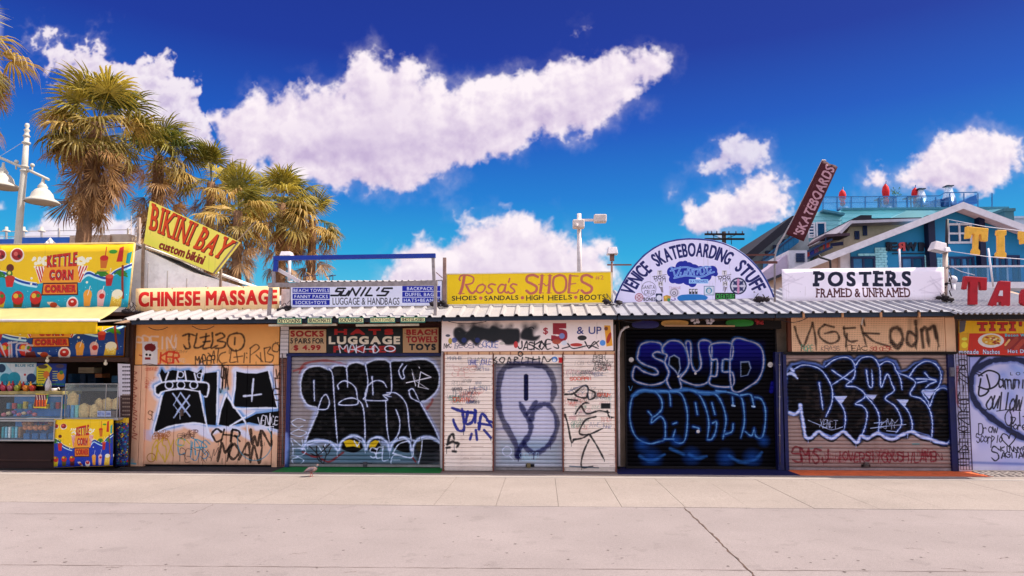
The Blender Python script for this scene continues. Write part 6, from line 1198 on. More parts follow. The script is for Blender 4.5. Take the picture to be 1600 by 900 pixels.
# gray posts beside the yellow sign and the small white lamp by the frame
o = MB(); o.bar(at(*q(117, 740), YS + .03), at(*q(117, 392), YS + .03), .07); o.bar(at(*q(54, 500), YS), at(*q(100, 540), YS), .02); o.thing('timber_post', mat('post_timber', srgb(150, 120, 108), rough=.9, var=.3, scale=9), 'bare timber post at the left end of the yellow sign', 'post')
k = 1600 / 290; q = lambda x, y: (410 + x / k, 370 + y / k)
r_ = flood(*q(210, 150), 20, 8, YS + .2, 0, 'white lamp housing behind the left end of the blue rail')
o = MB(); o.tube([at(*q(230, 380), YS + .2), at(*q(235, 200), YS + .2)], .035, 8); o.box(at(*q(165, 460), YS + .05).x, at(*q(240, 460), YS + .05).x, YS + .05, YS + .12, at(*q(200, 600), YS + .05).z, at(*q(200, 450), YS + .05).z); o.build('stand', M_WPOST, r_)
# clutter of ropes and sandbags at the sign feet
for i, (x, y) in enumerate(((1190, 470), (958, 474), (688, 476), (1474, 468), (447, 484), (208, 488))):
    o = MB(); g = random.Random(i + 3); p = at(x, y, YS - .15)
    for k in range(6): o.ico(p + Vector((g.uniform(-.16, .16), g.uniform(-.05, .05), g.uniform(-.01, .06))), g.uniform(.04, .07), .25, (1.3, 1, .8), 1, g)
    for k in range(5): a = p + Vector((g.uniform(-.16, .16), g.uniform(-.08, 0), g.uniform(.0, .14))); o.tube([a, a + Vector((g.uniform(-.1, .1), 0, g.uniform(-.1, .1))), p + Vector((g.uniform(-.2, .2), -.05, 0))], .008, 5)
    o.thing('rope_tangle', mat('black_bag', srgb(44, 36, 40), rough=.8, var=.5, scale=20), ['dark bundle of bags and rope at the right foot of the arch sign', 'dark rope bundle at the left foot of the arch sign', 'rope bundle between the luggage and the yellow sign', 'dark cable bundle at the right foot of the posters banner', 'small bundle at the foot of the white lamp stand by the luggage sign', 'rope bundle at the left end of the massage banner'][i], 'bundle')
# ---------------------------------------------------------------- left snack stall
def kettle(c, q, blue=(.10, .62, .72), lower=(.10, .62, .72), small=False):
    """the stall's printed design drawn in the unit square mapped to the quad q (TL,TR,BR,BL in view pixels)"""
    tl, tr, br, bl = [np.array(p, float) for p in q]
    def m(P):
        P = np.asarray(P, float).reshape(-1, 2); u, v = P[:, :1], P[:, 1:]; return (tl * (1 - u) + tr * u) * (1 - v) + (bl * (1 - u) + br * u) * v
    W = np.hypot(*(tr - tl)); H = np.hypot(*(bl - tl)); asp = H / W
    F = lambda P, col, **k: c.fill(m(P), col, **k); S = lambda P, w, col, **k: c.stroke(m(P), w * W, col, **k)
    D = lambda x, y, r, col, ry=None, **k: c.fill(m([(x + r * math.cos(a), y + (ry or r) / asp * math.sin(a)) for a in np.linspace(0, 6.28, 16)[:-1]]), col, **k)
    YL = (.95, .77, .05)
    F([(0, 0), (1, 0), (1, 1), (0, 1)], YL)
    F([(0, .46), (.10, .50), (.2, .60), (.3, .62), (.4, .58), (.5, .62), (.62, .56), (.7, .44), (.8, .52), (.9, .42), (1, .34), (1, 1), (0, 1)], lower, smooth=False, soft=2)
    for P in ([(0, .42), (.08, .46), (.15, .55), (.22, .60), (.3, .63)], [(.62, .56), (.68, .46), (.74, .50), (.82, .54), (.88, .44), (1, .33)]): S(P, .022, (.10, .25, .60)); S([(x, y + .03) for x, y in P], .014, (.75, .90, .95)); S([(x, y - .03) for x, y in P], .006, (.9, .95, .97))
    g = random.Random(3)
    for i in range(40): D(g.uniform(0, 1), g.uniform(.62, .98), g.uniform(.001, .003), (.8, .93, .96))
    for x0 in (.02, .78, .92):      # palm fronds
        for k in range(7): a = -2.6 + k * .42; S([(x0, .5), (x0 + .03 * math.cos(a), .5 + .08 * math.sin(a)), (x0 + .05 * math.cos(a), .52 + .12 * math.sin(a) * .8)], .012, (.20, .48, .10))
    S([(.93, .35), (.94, .6), (.955, .85)], .016, (.55, .18, .10))
    RD = (.78, .14, .10)
    # fruit cups, drinks and bowls
    for x, y, r in ((.035, .16, .042), (.155, .16, .052)): D(x, y, r, (.92, .86, .80)); D(x, y - .01, r * .8, (.62, .12, .10)); D(x - .01, y - .02, r * .3, (.85, .4, .35)); D(x + .015, y + .02, r * .25, (.35, .10, .08))
    D(.105, .36, .028, (.40, .15, .08)); D(.10, .45, .024, (.25, .45, .12)); D(.10, .44, .012, (.9, .85, .4)); F([(.07, .52), (.14, .52), (.125, .66), (.08, .66)], RD); D(.105, .52, .036, (.75, .2, .12), .02)
    for x, cc in ((.03, (.8, .7, .1)), (.165, (.35, .30, .08)), (.30, (.30, .10, .12))): F([(x - .04, .83), (x + .045, .83), (x + .03, .98), (x - .03, .98)], cc); D(x, .83, .045, RD, .05); D(x - .015, .80, .018, (.9, .7, .2)); D(x + .018, .80, .014, (.25, .5, .12))
    F([(.385, .90), (.43, .90), (.49, .985), (.47, 1.0), (.43, .98), (.39, .93)], (.92, .80, .68)); D(.435, .95, .028, (.72, .25, .10), .02)
    D(.58, .94, .046, (.95, .90, .88), .055); D(.58, .915, .034, RD, .03); D(.578, .90, .012, (.95, .85, .8), .008)
    for x, cc in ((.69, (.93, .62, .20)), (.79, (.90, .70, .68))): F([(x - .03, .80), (x + .03, .80), (x + .022, .98), (x - .022, .98)], cc); D(x, .80, .032, cc, .04); S([(x, .80), (x + .015, .66)], .005, (.95, .9, .85))
    D(.795, .82, .02, RD); F([(.87, .80), (.95, .80), (.945, .99), (.86, .99)], (.90, .72, .22)); D(.91, .79, .042, (.96, .92, .80), .035); 
    for i in range(26): D(g.uniform(.87, .945), g.uniform(.82, .97), .004, (.98, .88, .45))
    F([(.76, .22), (.82, .22), (.81, .38), (.77, .38)], (.80, .42, .10)); D(.79, .22, .03, RD, .02); S([(.795, .24), (.80, .05)], .006, RD); S([(.755, .42), (.825, .42)], .008, (.85, .6, .3))
    F([(.895, .06), (.925, .04), (.925, .28), (.88, .28)], RD); F([(.955, .15), (.99, .12), (.98, .32), (.95, .30)], (.10, .60, .60)); D(.85, .12, .03, (.25, .6, .15), .015)
    F([(.81, .50), (.87, .50), (.86, .66), (.82, .66)], (.70, .12, .12)); S([(.84, .5), (.845, .38)], .005, (.9, .85, .8)); D(.84, .51, .028, (.85, .3, .2), .016)
    # popcorn boxes
    for s_ in (-1, 1):
        bx = .48 + s_ * .155; F([(bx - .045, .34), (bx + .045, .34), (bx + .030 - s_ * .03, .60), (bx - .030 - s_ * .03, .60)], (.95, .90, .88))
        for k in (-.032, -.01, .012, .034): S([(bx + k, .35), (bx + k * .65 - s_ * .03, .59)], .009, RD, smooth=False)
        for k in range(12): D(bx + g.uniform(-.045, .045), .33 - g.uniform(0, .12) * (1 - .0), .014, (.96, .93, .82)); 
        for k in range(6): D(bx + s_ * g.uniform(0, .07), g.uniform(.22, .66), .009, (.96, .93, .84))
    K = (.30, .06, .06)
    F([(.36, .33), (.60, .33), (.625, .60), (.335, .60)], (.93, .62, .16)); F([(.35, .60), (.61, .60), (.62, .80), (.34, .80)], K, smooth=False); F([(.355, .62), (.605, .62), (.61, .78), (.35, .78)], (.90, .50, .12))
    T = lambda s, a, b, y0, y1, dy, col, off: c.text(s, m([(a, y0 + dy), (b, y0 - dy), (b, y1 - dy * .3), (a, y1 + dy * .3)]), col, off=off, gap=.04)
    for off, col in ((.13, (.95, .90, .84)), (.09, K), (.045, RD)):
        T('KETTLE', .375, .595, .14, .36, .03, col, off); T('CORN', .395, .575, .39, .57, .0, col, off)
    for off, col in ((.07, K), (.035, RD)): T('CORNER', .365, .60, .63, .76, .0, col, off)
VK = (0, 360, 4.5); SY = 14.2
M_ALU = mat('aluminium_frame', srgb(176, 170, 166), rough=.4, metal=.4, dirt=.3)
M_SDK = mat('stall_dark_paint', srgb(62, 34, 26), rough=.6, dirt=.3); M_SBK = mat('stall_back', srgb(52, 36, 30), rough=.9)
st = empty('snack_stall', (xw(100, 620, SY), SY, 0), 'open snack stall with counters under a yellow awning and fruit banners', 'stall')
o = MB(); x0, x1 = xw(-60), xw(205); o.box(x0, x1, 16.4, 16.5, .01, 3.3); o.build('back_wall', M_SBK, st)
o = MB(); o.box(x0, x0 + .08, 14.0, 16.4, .01, 3.2); o.build('side_wall', M_SBK, st); o = MB(); o.box(x1 - .07, x1 - .01, 14.1, 16.4, .01, 3.1); o.build('side_wall', M_SBK, st)
o = MB(); o.box(x0, x1 - .02, 14.35, 16.5, 3.22, 3.3); o.build('roof', M_SDK, st)
pbox(st, 'beam', -10, 558.5, 201, 565.5, SY - .12, SY, M_SDK); pbox(st, 'base', -10, 693, 86, 735, 13.85, 14.1, mat('stall_base', srgb(48, 24, 20), rough=.7), zmin=.01)
pbox(st, 'base_rail', -10, 718, 80, 720.5, 13.83, 13.86, M_SDK)
pbox(st, 'post', 197, 505, 204.5, 733, 14.15, 14.3, M_SDK, zmin=.01)
# banners
def d(c): c.view(*VK); kettle(c, [(-30, 104), (945, 95), (898, 540), (-30, 552)])
canvas_sheet('stall_banner', 'large yellow and turquoise KETTLE CORN CORNER banner above the awning', 'banner', [(-6, 383.5), (209, 381), (199.5, 480), (-6, 483)], SY + .1, d, srgb(240, 210, 20), thick=.02, nx=24, ny=8, wob=.008, name='cloth', rough=.4)
o = MB(); a, b, c_, e = at(-8, 383, SY + .13), at(210, 380, SY + .13), at(200, 482, SY + .13), at(-8, 484, SY + .13)
o.tube([a, b], .025, 8); o.tube([b, c_], .028, 8); o.thing('banner_frame', mat('gold_frame', srgb(212, 180, 120), rough=.4, dirt=.3), 'thin pale pipe frame around the large stall banner', 'frame')
def d(c):
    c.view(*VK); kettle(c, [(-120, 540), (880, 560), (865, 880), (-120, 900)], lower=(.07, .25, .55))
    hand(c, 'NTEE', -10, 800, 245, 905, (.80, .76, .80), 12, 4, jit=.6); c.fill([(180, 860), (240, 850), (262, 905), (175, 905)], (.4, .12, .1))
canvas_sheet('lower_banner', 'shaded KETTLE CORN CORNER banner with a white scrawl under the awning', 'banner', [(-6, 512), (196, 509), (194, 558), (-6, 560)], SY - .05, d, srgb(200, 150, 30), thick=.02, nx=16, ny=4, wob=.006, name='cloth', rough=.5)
# awning
aw = empty('awning', tuple(at(80, 500, 12.75)), 'yellow fabric awning with a hanging front valance over the snack stall', 'awning')
my = mat('awning_fabric', srgb(222, 212, 150), rough=.8, var=.06, trans=.45, scale=2); mv_ = mat('valance_fabric', srgb(240, 196, 16), rough=.8, var=.08, trans=.3, scale=3)  # one fabric: sunlit tone put into the canopy, shaded tone into the valance
A, B, Cc, D_ = at(-60, 501, 12.75), at(153, 500.5, 12.75), at(186, 479, 14.1), at(-60, 483, 14.1)
vs = []; nx_ = 30
for j in range(5):
    for i in range(nx_ + 1):
        u, v = i / nx_, j / 4; p = (A * (1 - u) + B * u) * (1 - v) + (D_ * (1 - u) + Cc * u) * v; vs.append(p + Vector((0, 0, -.03 * math.sin(v * math.pi) + .006 * math.sin(u * 60))))
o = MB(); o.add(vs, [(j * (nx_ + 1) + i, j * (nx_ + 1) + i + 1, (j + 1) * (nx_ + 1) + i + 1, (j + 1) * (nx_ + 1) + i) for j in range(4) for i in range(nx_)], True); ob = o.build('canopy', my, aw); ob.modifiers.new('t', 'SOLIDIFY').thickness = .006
vs = []; 
for j in range(6):
    for i in range(81): u, v = i / 80, j / 5; p = A.lerp(B, u) + Vector((0, -.02 + .018 * v * math.sin(u * 70 + v * 2) + .01 * v * math.sin(u * 190), -.03 - .235 * v)); vs.append(p)
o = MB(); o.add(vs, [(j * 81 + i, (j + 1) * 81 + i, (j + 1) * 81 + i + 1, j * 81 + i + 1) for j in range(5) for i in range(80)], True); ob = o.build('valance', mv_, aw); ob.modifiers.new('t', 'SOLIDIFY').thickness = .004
o = MB(); o.tube([A - Vector((0, .01, 0)), B + Vector((.03, -.01, 0))], .03, 8); o.build('front_bar', mat('awning_bar', srgb(226, 214, 206), rough=.35), aw)
o = MB(); o.bar(B + Vector((.0, .03, -.02)), at(190, 500, 14.1), .03); o.build('arm', M_ALU, aw)
# glass counters
M_CGL = glassmat('case_glass', (.9, .95, .95), .05, .05); M_CAN = {}
def candy(nm, col): return mat('candy_' + nm, srgb(*col), rough=.5, var=.35, scale=25)
def case(px0, py0, px1, py1, Y0, Y1, lab, blue):
    a, b = at(px0, py1, Y0), at(px1, py0, Y0); r_ = empty('display_case', ((a.x + b.x) / 2, Y0, a.z), lab, 'display case')
    o = MB(); o.box(a.x, b.x, Y0, Y1, a.z, a.z + .035); o.build('floor', mat('case_floor', srgb(90, 120, 140), rough=.4), r_)
    o = MB(); o.box(a.x, b.x, Y1, Y1 + .02, a.z, b.z); o.build('back', mat('case_back' + blue, srgb(*((50, 130, 200) if blue == 'b' else (70, 56, 50))), rough=.5, var=.3, scale=3), r_)  # blue back brightened in colour to stand in for light inside the case
    o = MB(); o.box(a.x, b.x, Y0 - .004, Y0 + .003, a.z + .036, b.z - .04); o.build('front_glass', M_CGL, r_)
    o = MB()
    for z in (a.z, b.z - .035): o.box(a.x - .01, b.x + .01, Y0 - .025, Y0 - .006, z, z + .03)
    for x in (a.x, b.x - .02): o.box(x, x + .02, Y0 - .022, Y0 - .0055, a.z + .031, b.z - .036)
    o.build('frame', M_ALU, r_); return a, b
def heap(cx, cy, cz, n, r, cols, sp, nm, labs, grp, seed, sc=(1, 1, 1)):
    g = random.Random(seed)
    for i in range(n):
        p = Vector((cx + g.uniform(-sp[0], sp[0]), cy + g.uniform(-sp[1], sp[1]), cz + r + g.uniform(0, sp[2]))); cc, cn = g.choice(cols)
        o = MB(); o.ico(p, r * g.uniform(.8, 1.15), .12, sc, 1, g); o.thing(nm, candy(cn, cc), labs, nm.replace('_', ' '), grp)
case(-8, 617, 99, 655, 13.75, 14.25, 'upper glass display case with toys and sweets on the left counter', 'b')
case(-8, 656, 87, 689, 13.72, 14.25, 'lower glass display case with candy apples beside the front banner', 'b')
ORD = ['first', 'second', 'third', 'fourth', 'fifth', 'sixth', 'seventh']
row = [('pink', (208, 110, 120)), ('cream', (220, 190, 150)), ('violet', (150, 80, 140)), ('red', (176, 50, 48))]
cols = [((208, 110, 120), 'pink'), ((220, 190, 150), 'cream'), ((150, 80, 140), 'violet')]
for i in range(7):
    p = at(6 + i * 8, 648 - (i % 3) * 2, 14.0); o = MB(); g = random.Random(i); o.ico(p, .055, .15, (1, 1, .9), 1, g); o.thing('sweet_treat', candy(cols[i % 3][1], cols[i % 3][0]), ORD[i] + ' round ' + cols[i % 3][1] + ' sweet from the left in the upper display case', 'sweet', 'sweets in the upper display case')
for i in range(8):
    p = at(40 + (i % 6) * 8, (668 if i < 5 else 662), 13.9 + .1 * (i >= 5)); o = MB(); g = random.Random(i + 20); o.ico(p, .062, .10, (1, 1, 1), 2, g); o.thing('candy_apple', candy('apple', (206, 132, 92)), ('front' if i < 5 else 'rear') + ' row caramel apple in the lower case, ' + ORD[i if i < 5 else i - 5] + ' from the left', 'candy apple', 'caramel apples in the lower case')
for i in range(5):
    p = at(37 + i * 9, 660, 14.1); o = MB(); o.ico(p, .05, .1, (1, 1, 1), 1); o.thing('sweet_treat', candy('violet', (150, 80, 140)), 'violet sweet ball behind the caramel apples, ' + ORD[i] + ' from the left', 'sweet', 'violet sweets in the lower case')
for i in range(6):
    a, b = at(2 + i * 5.2, 684, 13.8), at(6 + i * 5.2, 667, 13.8); o = MB(); o.box(a.x, b.x, 13.8, 13.95, a.z, b.z); o.thing('snack_box', candy(['teal', 'sky', 'white', 'teal', 'sky', 'brown'][i], [(40, 150, 160), (120, 190, 210), (214, 220, 220), (40, 150, 160), (120, 190, 210), (150, 110, 80)][i]), ['teal snack box at the far left of the lower case', 'pale blue snack box beside the far left teal box', 'white snack box in the row in the lower case', 'teal snack box right of the white one', 'pale blue snack box second from the right of the row', 'brown snack box at the right end of the row in the lower case'][i], 'box', 'snack boxes in the lower case')
for i in range(4):
    a, b = at(36 + i * 13, 687, 13.8), at(46 + i * 13, 677, 13.8); o = MB(); o.box(a.x, b.x, 13.8, 13.92, a.z, b.z); o.thing('blue_packet', candy('blue', (28, 96, 150)), 'blue packet below the caramel apples, ' + ORD[i] + ' from the left', 'packet', 'blue packets in the lower case', bevel=.01)
g = random.Random(9)
for i in range(11):
    Y = 14.02; x = 4 + i * 8.6; hgt = g.uniform(7, 12); a, b = at(x, 639, Y), at(x + 6, 639 - hgt, Y); k = i % 4; o = MB(); o.box(a.x, b.x, Y + .1, Y + .16, a.z, b.z); o.box(a.x + .01, b.x - .01, Y + .09, Y + .099, a.z + .03, b.z - .03)
    o.thing('toy_box', candy('toy%d' % k, [(40, 130, 170), (190, 60, 60), (60, 140, 90), (210, 180, 60)][k]), ['blue', 'red', 'green', 'yellow'][k] + ' toy box in the upper case, ' + ORD[i // 4] + ' of its colour from the left', 'toy box', 'toy boxes in the upper case', bevel=.006)
for i in range(9):
    p = at(3 + i * 5.6, 604 - (i % 2), 14.25); k = i % 3; o = MB(); o.lathe(p - Vector((0, 0, .06)), [(0, 0), (.03, 0), (.032, .10), (.014, .14), (.014, .17), (0, .17)], 10); o.thing('juice_bottle', candy('juice%d' % k, [(170, 40, 60), (40, 120, 150), (220, 150, 40)][k]), ['dark red', 'blue', 'orange'][k] + ' juice bottle behind the fruit cups, ' + ORD[i // 3] + ' of its colour from the left', 'bottle', 'juice bottles on the shelf')
# boards and posters inside
def d(c):
    c.view(0, 540, 4.5); c.rect(255, 120, 480, 290, (.10, .16, .48)); c.fill([(255, 150), (330, 128), (365, 160), (300, 285), (255, 285)], (.88, .80, .10)); c.fill([(370, 200), (470, 160), (460, 285), (400, 285)], (.10, .30, .60))
    for i in range(5): c.rect(268, 180 + i * 16, 312, 184 + i * 16, (.1, .1, .1)); c.rect(368, 180 + i * 16, 404, 184 + i * 16, (.9, .85, .3))
    c.disc(325, 205, 22, (.88, .45, .10), 26); c.disc(425, 215, 26, (.90, .55, .12), 30); c.disc(430, 190, 14, (.3, .5, .12)); c.disc(300, 150, 34, (.35, .25, .12), 14); c.disc(420, 145, 30, (.3, .22, .3), 14)
    for x in range(262, 470, 18): c.disc(x, 272, 8, ((.1, .45, .6), (.2, .5, .3), (.9, .8, .2))[x % 3], 6)
canvas_sheet('menu_board', 'blue and yellow fruit menu board standing on the shelf', 'menu board', [(57, 567.5), (104, 568.5), (101, 604), (57, 603)], 14.35, d, srgb(30, 50, 130), thick=.015)
def d(c):
    c.view(0, 540, 4.5); c.rect(-20, 120, 260, 270, (.62, .78, .82)); c.fill([(40, 128), (260, 128), (210, 262), (150, 262)], (.82, .84, .84)); c.disc(40, 235, 40, (.08, .50, .58)); c.disc(100, 230, 44, (.10, .55, .62)); c.disc(220, 230, 34, (.08, .20, .38)); c.disc(175, 205, 8, (.75, .15, .12)); c.disc(10, 160, 30, (.1, .2, .3)); c.text('BLUE ICE', (105, 132, 240, 150), (.1, .45, .6), off=.03)
canvas_sheet('ice_poster', 'pale turquoise ice drink poster at the left end of the stall', 'poster', [(-6, 567), (57, 567), (56, 600), (-6, 601)], 14.4, d, srgb(170, 200, 205), thick=.015)
pbox(st, 'shelf', -10, 611.5, 98, 616.5, 13.9, 14.5, mat('shelf_top', srgb(170, 150, 96), rough=.5, var=.4, scale=6))
for i in range(5):
    p = at(6 + i * 10.5 + (i > 2) * 3, 606, 14.1); o = MB(); cc = [((176, 60, 80), 'rose'), ((170, 90, 110), 'mauve'), ((150, 150, 60), 'lime'), ((214, 130, 50), 'orange'), ((190, 60, 50), 'red')][i]
    o.lathe(p - Vector((0, 0, .07)), [(.0, 0), (.045, 0), (.065, .09), (.04, .12), (0, .135)], 12); o.thing('fruit_cup', candy(cc[1], cc[0]), ['rose', 'mauve', 'lime green', 'orange', 'red'][i] + ' filled fruit cup standing on the left shelf', 'fruit cup', 'fruit cups on the shelf')
o = MB(); p = at(75, 611, 14.05); o.lathe(p, [(0, 0), (.055, 0), (.06, .12), (.045, .20), (.018, .25), (.012, .31), (0, .31)], 14); o.thing('syrup_bottle', mat('white_plastic', srgb(216, 206, 206), rough=.35), 'white squeeze bottle standing before the menu board', 'bottle')
o = MB(); p = at(85, 611, 14.0); o.lathe(p, [(0, 0), (.05, 0), (.065, .06), (.0, .05)], 14); o.tube([p + Vector((.04, 0, .04)), p + Vector((.09, 0, .07)), p + Vector((.11, 0, .03))], .012, 6); o.thing('cup_lid_dish', mat('white_plastic'[:13], srgb(216, 206, 206)), 'small white dish beside the squeeze bottle', 'dish')
def d(c): c.view(0, 540, 4.5); c.rect(230, 335, 345, 445, (.86, .76, .18)); c.fill([(250, 345), (335, 345), (315, 430), (238, 430)], (.4, .12, .2)); [c.rect(252 + i * 20, 380, 264 + i * 20, 428, (.90, .38, .12)) for i in range(4)]; [c.stroke([(258 + i * 18, 350), (262 + i * 18, 380)], 6, (.9, .8, .7)) for i in range(4)]; c.disc(335, 360, 10, (.2, .5, .2), 16)
canvas_sheet('drink_placard', 'tilted yellow placard of orange drinks on the upper case', 'placard', [(56, 615), (75, 616), (71, 638), (52, 637)], 13.68, d, srgb(220, 180, 40), thick=.012)
# popcorn case and bags
pc0, pc1 = at(101, 654, 13.8), at(186, 600, 13.8); r_ = empty('popcorn_case', ((pc0.x + pc1.x) / 2, 13.8, pc0.z), 'frameless glass popcorn case on the counter above the front banner', 'display case')
o = MB(); o.box(pc0.x, pc1.x, 13.79, 13.795, pc0.z + .02, pc1.z); o.build('front_glass', M_CGL, r_); o = MB(); o.box(pc0.x, pc0.x + .006, 13.797, 14.3, pc0.z + .02, pc1.z); o.build('side_glass', M_CGL, r_); o = MB(); o.box(pc0.x, pc1.x, 13.797, 14.3, pc1.z + .001, pc1.z + .007); o.build('top_glass', M_CGL, r_)
o = MB(); o.box(pc0.x - .01, pc1.x + .02, 13.78, 14.35, pc0.z - .03, pc0.z + .015); o.build('shelf', M_ALU, r_)
o = MB(); 
for a, b in ((pc0.x, pc0.x + .012), (pc1.x - .26, pc1.x - .25), (pc1.x - .012, pc1.x)): o.box(a, b, 13.775, 13.787, pc0.z + .02, pc1.z)
o.box(pc0.x, pc1.x, 13.77, 13.786, pc1.z - .006, pc1.z + .008); o.build('edge_strip', M_ALU, r_)
mpop = mat('popcorn', srgb(222, 188, 130), rough=.8, var=.3, scale=30, bump=.9, bscale=34, bdist=.02, spec=.1)
def bag(px, py0, py1, w, lab, Y=14.0, lean=0, m=None):
    b, t_ = at(px, py1, Y), at(px, py0, Y); h = t_.z - b.z; r = w / 2 / 78; g = random.Random(int(px)); o = MB(); n = 16; pr = [(.0, 0), (.75, 0), (.95, .10), (1, .35), (.98, .62), (.86, .82), (.5, .93), (.2, .97), (.28, 1.0), (0, 1.0)]
    vs = []
    for rr_, hh in pr:
        for k in range(n): a = 2 * math.pi * k / n; q = 1 + g.uniform(-.05, .05); vs.append(b + Vector((r * rr_ * q * math.cos(a) + lean * hh * h, r * .7 * rr_ * q * math.sin(a), hh * h)))
    o.add(vs, [(i * n + k, i * n + (k + 1) % n, (i + 1) * n + (k + 1) % n, (i + 1) * n + k) for i in range(len(pr) - 1) for k in range(n)], True)
    root = empty('popcorn_bag', tuple(b), lab, 'popcorn bag', 'popcorn bags in and beside the glass case'); o.build('bag', m or mpop, root)
    k_ = MB()
    for i in range(60): a = g.uniform(0, 6.28); hh = g.uniform(.1, .85); k_.ico(b + Vector((r * .97 * math.cos(a) + lean * hh * h, r * .68 * math.sin(a), hh * h)), .013, .3, (1, 1, 1), 1, g)
    kk = k_.build('kernels', mpop, root); kk['kind'] = 'stuff'; return root
for a in ((113, 612, 640, 17, 'tall popcorn bag standing at the left above the blue packets'), (131, 630, 653, 19, 'squat wide popcorn bag, left one on the case floor'), (147, 631, 653, 15, 'popcorn bag leaning right beside the squat wide one'), (157, 622, 642, 14, 'raised popcorn bag, left of the upper three', 14.12, -.15), (168, 621, 641, 14, 'raised popcorn bag, middle of the upper three', 14.1), (180, 621, 640, 12, 'raised popcorn bag, right of the upper three', 14.12, .12)): bag(*a)
o = MB(); a, b = at(150, 652, 14.15), at(186, 642, 14.15); o.box(a.x, b.x, 14.0, 14.3, a.z, b.z); o.thing('riser_box', mat('riser', srgb(120, 96, 90), rough=.6), 'low riser box under the three raised popcorn bags', 'box')
def d(c): c.view(100, 540, 4.5); c.rect(230, 455, 332, 505, (.72, .74, .88)); c.text('KETTLE CORN', (240, 470, 324, 490), (.2, .25, .6), off=.03)
canvas_sheet('price_tag', 'pale blue tag in front of the raised popcorn bags', 'tag', [(152, 642), (173, 642), (173, 651), (152, 651)], 13.9, d, srgb(190, 195, 225), thick=.008)
for i in range(3):
    a, b = at(103 + i * 6.5, 653, 13.9), at(109 + i * 6.5, 633, 13.9); o = MB(); o.box(a.x, b.x - .005, 13.9, 13.98, a.z, b.z); o.thing('chip_packet', candy(['navy', 'sky2', 'mint'][i], [(30, 90, 150), (90, 160, 200), (120, 190, 180)][i]), ['dark blue', 'sky blue', 'mint green'][i] + ' packet standing below the tall popcorn bag', 'packet', 'packets in the popcorn case', bevel=.012)
# front banner of the counter
def d(c): c.view(100, 540, 4.5); kettle(c, [(-70, 515), (345, 515), (342, 842), (-70, 858)], lower=(.08, .20, .66)) 
canvas_sheet('counter_banner', 'small KETTLE CORN CORNER banner hanging on the counter front down to the ground', 'banner', [(84.5, 655), (177, 655), (176, 728), (84, 731)], 13.72, d, srgb(240, 210, 20), thick=.012, nx=14, ny=10, wob=.02, name='cloth', ppm=240, rough=.4)
def d(c):
    c.view(100, 540, 4.5); c.rect(350, 505, 470, 850, (.16, .18, .40)); c.rect(350, 505, 470, 545, (.85, .68, .12)); g = random.Random(1)
    for i in range(220): c.disc(g.uniform(372, 462), g.uniform(540, 835), g.uniform(2, 7), g.choice([(.7, .15, .1), (.15, .5, .2), (.85, .7, .15), (.1, .3, .7), (.1, .1, .1), (.1, .45, .6)]))
    c.fill([(345, 520), (362, 515), (360, 850), (345, 850)], (.05, .03, .03))
canvas_sheet('side_banner', 'narrow multicoloured strip of cloth right of the counter banner', 'banner', [(177.5, 653), (201, 653), (200, 727), (178, 729)], 13.95, d, srgb(60, 60, 100), thick=.012, nx=4, ny=10, wob=.015, name='cloth')
def d(c):
    c.view(100, 540, 4.5); c.rect(375, 125, 470, 360, (.82, .78, .82)); c.rect(395, 350, 470, 510, (.25, .15, .13))
    for j in range(13):
        for i in range(4): c.disc(415 + i * 14, 150 + j * 28, 6, (.25, .2, .22) if j < 7 else (.55, .45, .4))
canvas_sheet('perforated_panel', 'white perforated panel hanging at the right end of the stall opening', 'panel', [(184, 568), (203, 569), (203, 653), (186, 652)], 14.05, d, srgb(210, 200, 205), thick=.012)
# interior things
for i, (x0, y0, x1, y1, cc, nm, lab, Y) in enumerate(((122, 574, 147, 583, (196, 176, 150), 'range_hood', 'pale extractor hood at the back of the stall', 15.6), (123, 584, 134, 606, (46, 66, 96), 'fridge_panel', 'dark blue cabinet at the back under the hood, left one', 15.8), (136, 584, 150, 606, (40, 62, 92), 'fridge_panel', 'dark blue cabinet at the back under the hood, right one', 15.8), (106, 584, 112, 598, (36, 76, 116), 'blue_canister', 'blue canister on the stall back counter', 15.3), (148, 584, 159, 590, (180, 110, 70), 'snack_tray', 'small orange tray on the stall back counter', 15.3), (174, 587, 184, 598, (50, 90, 120), 'blue_canister', 'blue canister at the right end of the back counter', 15.3))):
    a, b = at(x0, y1, Y), at(x1, y0, Y); o = MB(); o.box(a.x, b.x, Y, Y + .3, a.z, b.z); o.box(a.x + .01, b.x - .01, Y - .02, Y - .001, a.z + (b.z - a.z) * .45, a.z + (b.z - a.z) * .55); o.thing(nm, mat(nm + str(i), srgb(*cc), rough=.5, var=.2), lab, nm.split('_')[-1], bevel=.01)
pbox(st, 'back_counter', 96, 606, 200, 611, 15.2, 16.3, M_ALU)
for i, (x, y) in enumerate(((74, 563.5), (165, 568))):
    o = MB(); p = at(x, y, 14.0); o.ico(p, .04, 0, (1, 1, 1), 2); o.tube([p, p + Vector((0, 0, .08))], .018, 8); o.thing('light_bulb', mat('bulb', srgb(226, 214, 190), rough=.25), 'unlit round bulb hanging under the stall beam, ' + ('left one' if i == 0 else 'right one'), 'bulb', 'bulbs under the stall beam')
o = MB(); x, z = xw(86, 733, 13.85), 0; o.tube([at(180, 733, 13.95), at(190, 731, 13.9), at(204, 731.5, 14.0), at(215, 733, 14.0)], .02, 6); o.thing('hose_pile', mat('dark_hose', srgb(46, 40, 38), rough=.7), 'dark hose lying at the foot of the stall by the shop corner', 'hose')
